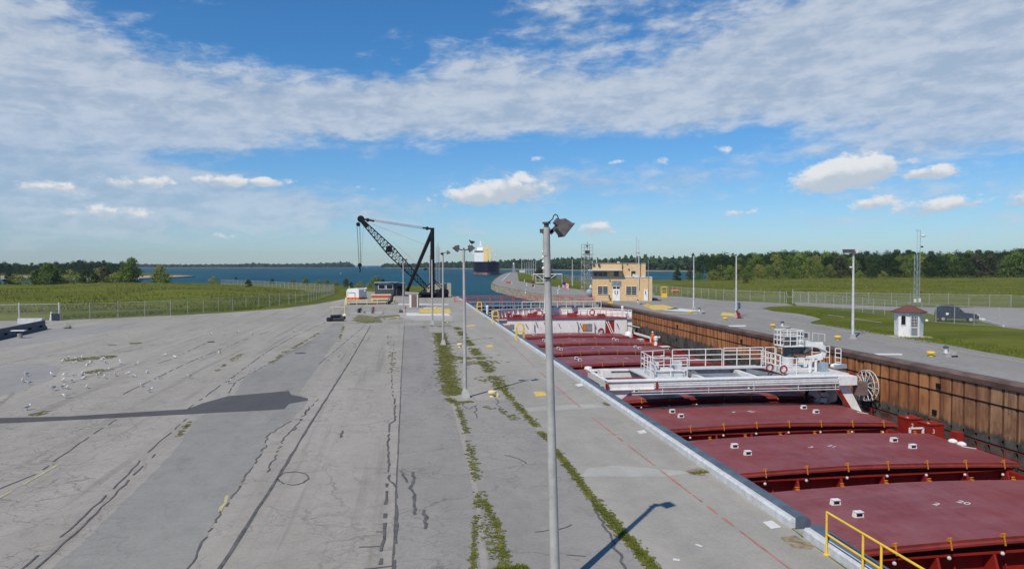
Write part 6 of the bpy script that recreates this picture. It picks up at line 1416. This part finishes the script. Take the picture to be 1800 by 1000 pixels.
# ================================================================ FAR SHIP
Yf = 640.; wl_ = Vector((P(857,483.2,WZ).x, P(857,483.2,WZ).y, WZ)); dpt = depth(wl_); sc_ = dpt/1250.
fs = empty('bulk_carrier', wl_, -math.atan2(wl_.x, wl_.y)+R(0), 'distant dark hulled freighter with white bridge and buff cranes approaching the lock', 'ship')
print('far ship depth', dpt)
def fsx(p): return (p-857)*sc_
Hd = 22*sc_*.80
secs = []
hullsec = [(0, 1.2, .4),(3, 6.5, 2.4),(8, 10.6, 6.5),(16, 12.3, 10.5),(30, 12.4, 12.0),(120, 12.4, 12.2),(135, 10, 9)]
vs = []
def hs(y, wt, wb, z0, z1): return [(-wb, y, z0),(wb, y, z0),(wt, y, z1),(-wt, y, z1)]
b = MB(); loft([hs(y, t_, (w_*.35+t_*.65), 2.6, 11.0-(0 if y < 20 else 1.2)) for y, t_, w_ in hullsec], b); b.v = [(x-1,y,z) for x,y,z in b.v]; hl_ = part(b, 'hull', 'hullblue', fs, auto=30)
b = MB(); loft([hs(y+.4, max(.5,(w_*.35+t_*.65)+.03), max(.4,w_), -3, 2.59) for y, t_, w_ in hullsec], b); b.v = [(x-1,y,z) for x,y,z in b.v]; part(b, 'lower_hull', 'boot', fs, hl_)
b = MB(); loft([hs(y-.1, t_+.05, t_+.05, 11.0, 11.9) for y, t_, w_ in hullsec[:4]], b); b.v = [(x-1,y,z) for x,y,z in b.v]; part(b, 'bulwark', 'hullblue', fs)
b = MB(); b.box((-8.6,112,12+5), (10.5,12,15)); b.box((-8.4,111,23), (12.5,10,2.6)); b.box((-14.3,112,21), (3,3,1.2)); b.box((-12.3,100,7), (2,30,1.5)); b.box((-8,112,26), (6,6,3.5)); b.box((-7.5,112,31), (1.4,1,6)); b.box((-7.5,111,29.5), (4,.6,.6)); part(b, 'superstructure', 'fresh', fs)
b = MB(); b.box((-8.4,105.9,23.1), (10.5,.2,1.0)); b.box((-3.6,105.8,19), (1.2,.3,4)); part(b, 'window', 'glass', fs)
for i, (x, y) in enumerate(((-3.2,85),(-.3,60),(2.6,35),(-1.9,72))):
    b = MB(); b.box((x,y,17+i*.4), (2.0,2,14-i*.6)); b.prism([(x-.9,23+i*.4),(x+.9,23+i*.4),(x+.4,28+i*.2),(x-.1,28+i*.2)], y-1, y+1); k = len(b.v)-8
    for j in range(8): v = b.v[k+j]; b.v[k+j] = (v[0], v[2], v[1])
    b.bar((x+.4,y-1,13),(x+.8,y-2,25),.7,.7); part(b, 'deck_crane', 'beige', fs)
b = MB(); b.tube([(10.6,20,11),(10.6,20,17)], .25, 6); b.tube([(-4,112,25),(-4,112,36)], .35, 6); b.box((7.4,30,18), (1.2,1.2,2)); b.tube([(7.6,30,13),(7.6,30,24)], .4, 6); part(b, 'mast', 'white', fs)
b = MB(); b.box((2,9.1,3.2), (.8,.5,.9)); b.box((.4,9,3.2), (.5,.5,.6)); b.box((-8.5,15,8.5), (.6,.6,.6)); part(b, 'anchor', 'white2', fs)
# boats far off
for (xx, yy, lab) in ((626,469.6,'tiny white boat far off just left of the hook block'),(644,470,'tiny white boat far off just right of the hook block'),(599,481,'tiny white boat on the water left of the derrick boom')):
    q = P(xx, yy, WZ); s_ = depth(q)/1250*1.3; o = empty('motor_boat', q, .3, lab, 'boat', 'small white boats far out')
    b = MB(); b.prism([(-1,-.35),(.6,-.35),(1.2,0),(.6,.35),(-1,.35)], .0, .45); b.v = [(x*s_, y*s_, z*s_) for x, y, z in b.v]; part(b, 'hull', 'white', o); b = MB(); b.box((-.1*s_,0,.7*s_), (.8*s_,.5*s_,.5*s_)); part(b, 'cabin', 'white2', o)
q = P(903,479); o = empty('beacon_tower', q, 0, 'slim grey beacon tower at the tip of the pier', 'beacon'); s_ = depth(q)/1250
b = MB(); b.add([(-1.6,-1.6,0),(1.6,-1.6,0),(1.6,1.6,0),(-1.6,1.6,0),(-.7,-.7,7),(.7,-.7,7),(.7,.7,7),(-.7,.7,7)], [(0,1,5,4),(1,2,6,5),(2,3,7,6),(3,0,4,7),(4,5,6,7)]); part(b, 'tower', 'mgrey', o); b = MB(); b.lathe([(.9,7),(.9,8.3),(.2,9.2)], (0,0,0), 8); part(b, 'lantern', 'white2', o)
q = P(918,479.3); b = MB(); b.box((0,0,1.3), (5,3,2.6)); b.prism([(-2.7,-1.7),(2.7,-1.7),(2.7,1.7),(-2.7,1.7)], 2.6, 2.8); o = b.build('store_hut', 'white2'); o.location = q; tag(o, 'tiny pale hut near the tip of the pier', 'hut')
# worker on the deck
def person(base, rz, H_, suit, label, pose='stand'):
    me = bpy.data.meshes.new('person'); h = H_/1.75
    J = {'pel':(0,0,.95),'spi':(0,.01,1.18),'che':(0,0,1.38),'nek':(0,.0,1.50),'hd0':(0,-.01,1.60),'hd1':(0,-.01,1.70),
         'shl':(.18,0,1.42),'ell':(.25,-.02,1.15),'wrl':(.24,-.12,.93),'hal':(.24,-.15,.86),'shr':(-.18,0,1.42),'elr':(-.26,.0,1.15),'wrr':(-.25,-.1,.93),'har':(-.25,-.13,.86),
         'hil':(.09,0,.90),'knl':(.11,-.02,.5),'anl':(.11,.02,.09),'tol':(.12,-.13,.04),'hir':(-.09,0,.90),'knr':(-.11,-.02,.5),'anr':(-.11,.03,.09),'tor':(-.12,-.12,.04)}
    rad = {'pel':.15,'spi':.135,'che':.16,'nek':.06,'hd0':.085,'hd1':.08,'shl':.075,'ell':.055,'wrl':.04,'hal':.035,'shr':.075,'elr':.055,'wrr':.04,'har':.035,'hil':.10,'knl':.075,'anl':.055,'tol':.045,'hir':.10,'knr':.075,'anr':.055,'tor':.045}
    E = [('pel','spi'),('spi','che'),('che','nek'),('nek','hd0'),('hd0','hd1'),('che','shl'),('shl','ell'),('ell','wrl'),('wrl','hal'),('che','shr'),('shr','elr'),('elr','wrr'),('wrr','har'),('pel','hil'),('hil','knl'),('knl','anl'),('anl','tol'),('pel','hir'),('hir','knr'),('knr','anr'),('anr','tor')]
    ks = list(J); me.from_pydata([Vector(J[k])*h for k in ks], [(ks.index(a), ks.index(c)) for a, c in E], [])
    t = bpy.data.objects.new('tmp', me); col.objects.link(t); md = t.modifiers.new('s', 'SKIN'); md.use_smooth_shade = True
    for i, k in enumerate(ks): r_ = rad[k]*h; me.skin_vertices[0].data[i].radius = (r_, r_*.8)
    me.skin_vertices[0].data[0].use_root = True; t.modifiers.new('u', 'SUBSURF').levels = 1
    dg = bpy.context.evaluated_depsgraph_get(); m2 = bpy.data.meshes.new_from_object(t.evaluated_get(dg)); bpy.data.objects.remove(t)
    m2.materials.clear(); m2.materials.append(M[suit]); m2.materials.append(M['skin'])
    for p in m2.polygons: p.material_index = 1 if (p.center.z > 1.5*h or (p.center.z < .93*h and abs(p.center.x) > .19*h)) else 0
    o = bpy.data.objects.new('person', m2); col.objects.link(o); o.location = base; o.rotation_euler = (0,0,rz); tag(o, label, 'person')
    b = MB(); b.lathe([(.135*h,1.68*h),(.125*h,1.74*h),(.09*h,1.80*h),(.03*h,1.82*h)], (0,-.01,0), 12); b.build('hard_hat', 'white', o)
    return o
q = P(1147,606.5,-4.0); person((q.x, q.y, -4.0), R(160), 1.78, 'safety', 'person in orange coveralls and white hard hat standing on the red deck')
b = MB(); b.box((0,0,0), (1.2,.9,.12)); o = b.build('step_plate', 'dred', ship); o.location = Vector((q.x,q.y,-4.06))-ship.location
q = P(1153,607,-3.9); b = MB(); b.lathe([(.28,-3.9),(.2,-3.4),(.3,-3.2),(.34,-2.8),(.15,-2.65)], (q.x,q.y,0), 10); b.bar((q.x,q.y,-3.0),(q.x+.55,q.y,-2.75),.2,.2); b.bar((q.x+.1,q.y,-3.5),(q.x+.55,q.y-.1,-4.2),.12,.12); wpart(b, 'deck_davit', 'white', ship)
# ================================================================ TREES
def leafcloud(b, rnd, clumps, leaf, per, mi=0, flat=.75):
    for (c, r) in clumps:
        for _ in range(per):
            th = rnd.uniform(0, 2*math.pi); u = rnd.uniform(-.75, 1); s_ = math.sqrt(max(0, 1-u*u)); n_ = Vector((s_*math.cos(th), s_*math.sin(th), u))
            p = Vector(c)+Vector((n_.x*r, n_.y*r, n_.z*r*flat))*rnd.uniform(.72, 1.06)
            nn_ = (n_+Vector((rnd.uniform(-.6,.6), rnd.uniform(-.6,.6), rnd.uniform(-.3,.8)))).normalized()
            a = nn_.orthogonal().normalized(); a = Matrix.Rotation(rnd.uniform(0, 6.28), 3, nn_) @ a; d = nn_.cross(a); l = leaf*rnd.uniform(.6,1.4)
            b.v += [tuple(p+a*l), tuple(p+d*l*.6), tuple(p-a*l), tuple(p-d*l*.6)]; k = len(b.v)-4; b.f.append([k,k+1,k+2,k+3]); b.m.append(mi)
def make_tree(seed, H_, W_, mtl, leaf=.32, nclump=52, per=34, low=.10, name='tree'):
    rnd = random.Random(seed); root = empty(name, (0,0,0), 0)
    b = MB(); b.tube([(0,0,-.2),(.05,.02,H_*.3),(.1,0,H_*.6)], [H_*.022,H_*.016,H_*.008], 7)
    cl = []
    for i in range(nclump):
        t = rnd.random()**.8; z = H_*(low+(.93-low)*t); prof = math.sin(min(1,(t*.85+.22))*math.pi)**.6
        a = rnd.uniform(0, 6.28); rr = W_/2*prof*math.sqrt(rnd.uniform(.15,1)); r = W_*rnd.uniform(.16,.27)
        cl.append(((math.cos(a)*rr, math.sin(a)*rr, z), r))
        if i % 6 == 0: b.tube([(.05,0,H_*.3+.3*t*H_*.5),(math.cos(a)*rr*.8, math.sin(a)*rr*.8, z)], [H_*.008,H_*.003], 5)
    part(b, 'trunk', 'bark', root)
    c = MB(); leafcloud(c, rnd, cl, leaf, per); o = c.build('crown', mtl, root, fix=False)
    return root
protos = {}
def T(kind):
    if kind in protos: return protos[kind], False
    spec = {'d0': (1,13,9.5,'leafdark'),'d1': (2,14,8.5,'leafdark'),'d2': (3,12,10,'leafdark'),'m0': (4,12,9,'leafmid'),'o0': (5,11,9,'leafolive'),'b0': (6,10,8,'leafbrown'),
            's0': (7,5,5.5,'leafmid',.22,30,40,.02),'s1': (8,4.5,6.5,'leafolive',.22,30,40,.02),'s2': (9,6,4.5,'leafdark',.24,30,40,.05)}[kind]
    protos[kind] = make_tree(*spec); return protos[kind], True
def put(kind, p, s, label, group, cat='tree', name=None, sz=None):
    pr, first = T(kind); o = pr if first else copy_tree(pr)
    o.location = p; o.scale = (s, s, s*(sz or 1)); o.rotation_euler = (0,0,random.uniform(0,6.28)); tag(o, label, cat, group)
    if name: o.name = name
    return o
random.seed(21)
def hpx(p, px_h): return px_h*depth(p)/1250
# right forest: rows receding behind the meadow
def prof_r(x):
    pts = [(1230,446),(1300,445),(1360,440),(1420,440),(1480,442),(1550,441),(1600,440),(1650,442),(1700,441),(1745,440),(1780,436),(1830,430),(1900,428)]
    for (a, ya), (c, yc) in zip(pts, pts[1:]):
        if a <= x <= c: return ya+(yc-ya)*(x-a)/(c-a)
    return 446
cnt = 0
for row, (dep, y_base) in enumerate(((385,0),(410,0),(440,0),(490,0),(560,0))):
    x = 1300 if row < 1 else 1258 if row < 3 else 1235
    while x < 1930:
        d_ = dep*random.uniform(.96,1.05); yb = 466+6.8*1250/d_; p = P(x, yb)
        top = prof_r(x)+random.uniform(-3,5)+(4-row)*random.uniform(1.2,2.6)
        hh = (yb-top)*d_/1250; k = random.choice(('d0','d1','d2','d0','m0','d1') if row else ('d0','m0','o0','d2','m0','b0'))
        H0 = {'d0':13,'d1':14,'d2':12,'m0':12,'o0':11,'b0':10}[k]; s = hh/H0
        lab = {'d0':'dense dark green tree in the wood beyond the right meadow','d1':'tall dark green tree in the wood beyond the right meadow','d2':'broad dark green tree in the wood beyond the right meadow','m0':'lighter green tree in the wood beyond the right meadow','o0':'yellowish olive tree in front of the right wood','b0':'brownish tree at the edge of the right wood'}[k]
        put(k, p, s, lab, 'trees of the right wood', sz=1.0); cnt += 1
        x += random.uniform(.55,1.0)*8.5*s*1250/d_*.85
print('right trees', cnt)
# light shrubs in front of the right wood
for (x0, yb, hp, k, lab) in [(1252,492,18,'s0','round light green shrub tree at the left end of the clump'),(1268,492.5,24,'s1','olive shrub tree second in the light clump'),(1283,493,27,'m0','bushy light green tree in the light clump'),(1299,493,29,'o0','tallest olive tree of the light clump'),(1316,494,28,'m0','dark centred green tree before the light clump'),(1333,493,28,'o0','pale olive tree right of the clump centre'),(1350,492,27,'m0','light green tree near the right end of the clump'),(1364,491,22,'s1','low olive shrub tree at the right end of the clump'),(1310,499,14,'b0','low dark spreading bush in front of the light clump'),
    (1395,490,18,'s0','small round green shrub left of the boxy-headed post'),(1412,489,20,'s1','olive shrub left of the boxy-headed post'),(1440,490,28,'m0','broad light green tree left of the boxy-headed post'),(1458,489,24,'o0','olive tree just left of the boxy-headed post'),(1532,491,20,'d2','round dark green shrub right of the boxy-headed post'),(1552,490,13,'s1','low pale green shrub left of the lattice mast'),(1635,489,22,'d0','rounded green tree right of the lattice mast'),(1475,489,14,'b0','low brownish shrub behind the boxy-headed post'),(1510,489,13,'s0','low green shrub right behind the boxy-headed post'),
    (1190,493,20,'s2','narrow dark green tree at the shore behind the yellow basket'),(1212,493,19,'b0','loose brownish tree at the shore behind the bare pole'),(1228,492,14,'s0','low green shrub on the shore right of the bare pole')]:
    p = P(x0, yb); H0 = {'s0':5,'s1':4.5,'s2':6,'m0':12,'o0':11,'b0':10,'d0':13,'d2':12}[k]; put(k, p, hpx(p, hp)/H0, lab, 'shrubs and small trees at the edge of the right wood')
# pier shrubs
for i, (x0, yb, hp, k) in enumerate([(948,492,20,'b0'),(956,492,22,'b0'),(965,491,20,'d2'),(951,488,18,'d2'),(972,490,12,'s0'),(990,491.5,9,'s0'),(1000,492,10,'s1'),(1012,493,9,'s0'),(1023,494,8,'s1'),(1034,495.5,7,'s0'),(944,487,14,'d2')]):
    p = P(x0, yb); H0 = {'s0':5,'s1':4.5,'b0':10,'d2':12}[k]; put(k, p, hpx(p, hp)/H0, {'b0':'dark brownish bush on the pier beside the slender poles','d2':'dark green bush on the pier beside the slender poles','s0':'low green shrub at the back of the pier lawn','s1':'low olive shrub at the back of the pier lawn'}[k], 'bushes on the pier')
# left shore trees
for (x0, yb, hp, k, lab) in [(15,500,16,'s2','low dark bush at the far left shore'),(60,500,18,'s0','small green shrub at the left shore'),(85,501,30,'m0','tall bushy green tree at the left shore'),(98,501,18,'s2','low dark shrub right of the tall left shore tree'),(126,500,18,'s1','yellow-green shrub between the left shore trees'),(140,500,13,'s0','low spreading shrub between the left shore trees'),(165,501,17,'s2','dark shrub left of the loose brownish tree'),(184,500,24,'b0','loose brownish tree at the left shore'),(196,500,14,'s0','low shrub right of the loose brownish tree'),(232,500,36,'m0','tallest green tree of the left shore'),(238,500,18,'s2','dark bush at the foot of the tallest left shore tree'),(282,500,26,'o0','yellow-green tree alone beside the water'),(36,500,12,'s1','pale low bush at the far left shore'),(-10,500,18,'s2','low dark bush at the left picture edge'),
    (70, 500, 22, 's2', 'dark bush between the far left shrubs'),
    (92, 500, 26, 's0', 'leafy green bush beside the tall left shore tree'),
    (108, 500, 14, 's0', 'small green bush right of the tall left shore tree'),
    (152, 500, 20, 's2', 'dark bush between the yellow-green and brownish shore trees'),
    (175, 500, 20, 's1', 'olive bush beside the loose brownish tree'),
    (206, 500, 16, 's1', 'low olive bush before the tallest left shore tree'),
    (222, 500, 22, 's0', 'green bush at the left foot of the tallest shore tree'),
    (290, 500, 18, 's0', 'green bush at the right foot of the yellow-green tree'),
    (274, 500, 16, 's2', 'dark bush at the left foot of the yellow-green tree'),
    (25, 500, 14, 's0', 'low green bush near the far left shore'),
    (376,499,11,'s1','low shrub at the water edge left of the back fence'),(437,506,14,'s2','single small shrub by the back fence'),(415,492,5,'s2','low dark bush beyond the back fence'),(478,499,9,'s2','dark green bush beyond the back fence'),(516,500,8,'s1','low yellowish bush beyond the back fence'),(537,501,12,'s0','round bright green bush beyond the back fence'),(575,502,9,'s1','bright yellow-green hedge bush at the water edge'),(590,503,8,'s1','low yellow-green hedge bush right of the fence corner'),(608,505,14,'b0','brownish bush left of the hook rope'),(618,505,9,'s2','dark low bush under the hook rope'),(634,505,9,'s1','olive low bush right of the hook rope'),(650,506,9,'s0','green bush behind the white pump unit'),(661,504,17,'s0','rounded green bush left of the site cabin'),(672,504,13,'s2','dark green bush behind the site cabin roof'),(560,502,9,'s1','bright hedge bush left of the fence corner')]:
    p = P(x0, yb); H0 = {'s0':5,'s1':4.5,'s2':6,'m0':12,'o0':11,'b0':10,'d0':13,'d2':12}[k]; put(k, p, hpx(p, hp)/H0*(1.3 if x0 < 300 else 1.1), lab, 'bushes and trees of the left shore')
# left spit: land, gravel shore and wood
sp = px((-900,489),(100,488.5),(245,489),(300,487.3),(343,485.2),(325,483),(290,481),(240,479),(-900,476), z=-1.2)
b = MB(); b.prism(sp, -13., -1.2, 0, 1); struct(b.build('left_spit', ['grass','sand']))
b = MB()
b.sheet(wob(px((-900,485.5),(245,484.6),(300,483.8),(341,485.0),(299,487.1),(245,488.7),(100,488.2),(-900,488.6), z=-1.2), 1.5, 9, 3), -1.19)
struct(b.build('gravel_shore', 'sand', fix=False))
cnt = 0
for row, dep in enumerate((560,610,670,740)):
    x = -40
    while x < 246-row*2:
        d_ = dep*random.uniform(.97,1.04); yb = 466+8.*1250/d_; p = P(x, yb, -1.2)
        top = 459.5+3*math.sin(x*.03)+random.uniform(-1.5,4)+(3-row)*1.5; top += max(0, x-215)*.25; hh = (yb-top)*d_/1250
        k = random.choice(('d0','d1','d2','d0')); H0 = {'d0':13,'d1':14,'d2':12}[k]; s = hh/H0
        put(k, p, s, {'d0':'dense dark green tree in the wood on the left spit','d1':'tall dark green tree in the wood on the left spit','d2':'broad dark green tree in the wood on the left spit'}[k], 'trees of the left spit'); cnt += 1
        x += random.uniform(.6,1.0)*8.5*s*1250/d_
print('left trees', cnt)
# far shores: land sheets and woods read as one mass
def far_belt(name, prof, dep0, dep1, z, n, leaf, mt, seed, thick):
    # prof: (x, top_y) list at distance dep0..dep1
    rnd = random.Random(seed); b = MB(); xs = [p[0] for p in prof]
    for _ in range(n):
        x = rnd.uniform(xs[0], xs[-1]); u = (x-xs[0])/(xs[-1]-xs[0]); dd = dep0+(dep1-dep0)*u+rnd.uniform(0, thick)
        for (a, ya), (c, yc) in zip(prof, prof[1:]):
            if a <= x <= c: ty = ya+(yc-ya)*(x-a)/(c-a)
        yb = 466+(6.8-z)*1250/dd; H_ = (yb-ty)*dd/1250*(.78+.22*math.sin(x*.9+seed)*math.sin(x*.37))*rnd.uniform(.75,1.08)
        p = P(x, yb, z); zz = H_*rnd.random()**.6
        r = leaf*rnd.uniform(.6,1.5)
        nn_ = Vector((rnd.uniform(-1,1), rnd.uniform(-1.4,.4), rnd.uniform(-.1,1))).normalized(); a_ = nn_.orthogonal().normalized(); a_ = Matrix.Rotation(rnd.uniform(0,6.28), 3, nn_) @ a_; d_ = nn_.cross(a_)
        q = p+Vector((0,0,zz)); b.v += [tuple(q+a_*r), tuple(q+d_*r*.7), tuple(q-a_*r), tuple(q-d_*r*.7)]; k = len(b.v)-4; b.f.append([k,k+1,k+2,k+3]); b.m.append(0)
    o = b.build(name, mt, fix=False); return tag(o, kind='stuff')
def landstrip(name, pts, z, mt='sand'):
    b = MB(); b.prism([P(x, y, z) for x, y in pts], -13., z, 0, 1); return struct(b.build(name, [mt, 'sand']))
landstrip('far_shore', [(150,470.4),(520,470.2),(622,469.9),(622,469.3),(150,469.3)], -1.0, 'grass')
far_belt('far_woods', [(150,464),(300,466),(420,465.5),(440,463),(480,465),(540,464),(575,462),(600,460.5),(616,461.5),(622,467)], 2450, 2750, -1, 9000, 5.5, 'leafdark', 3, 160)
landstrip('far_shore', [(675,470.5),(780,471.5),(860,472.5),(960,474),(1100,475.3),(1245,476.5),(1300,476),(1300,471),(675,468.6)], -1.0, 'grass')
far_belt('far_woods', [(672,466),(680,463),(690,464.5),(730,464),(760,462),(830,460),(890,458),(930,455.5),(960,457),(1000,455),(1030,454)], 2350, 1320, -1, 12000, 4.6, 'leafdark', 5, 140)
far_belt('far_woods', [(960,457),(1000,453.5),(1030,453),(1055,455),(1090,452),(1110,449.5),(1140,450),(1165,452.5),(1200,450.5),(1240,447.5),(1310,446)], 1330, 1000, -1, 16000, 3.2, 'leafdark', 8, 150)
# air
hz = MB(); hz.box((0, 1800, 30), (7000, 5000, 95)); h = hz.build('haze', [], None)
hm = bpy.data.materials.new('haze'); hm.use_nodes = True; hm.node_tree.nodes.clear(); hg = G(hm.node_tree)
pv = hg.n('ShaderNodeVolumePrincipled'); pv.inputs['Color'].default_value = (.62,.76,.95,1); pv.inputs['Density'].default_value = .00009; pv.inputs['Anisotropy'].default_value = .2
ho = hg.n('ShaderNodeOutputMaterial'); hg.l(pv.outputs[0], ho.inputs['Volume']); h.data.materials.append(hm); tag(h, kind='stuff')
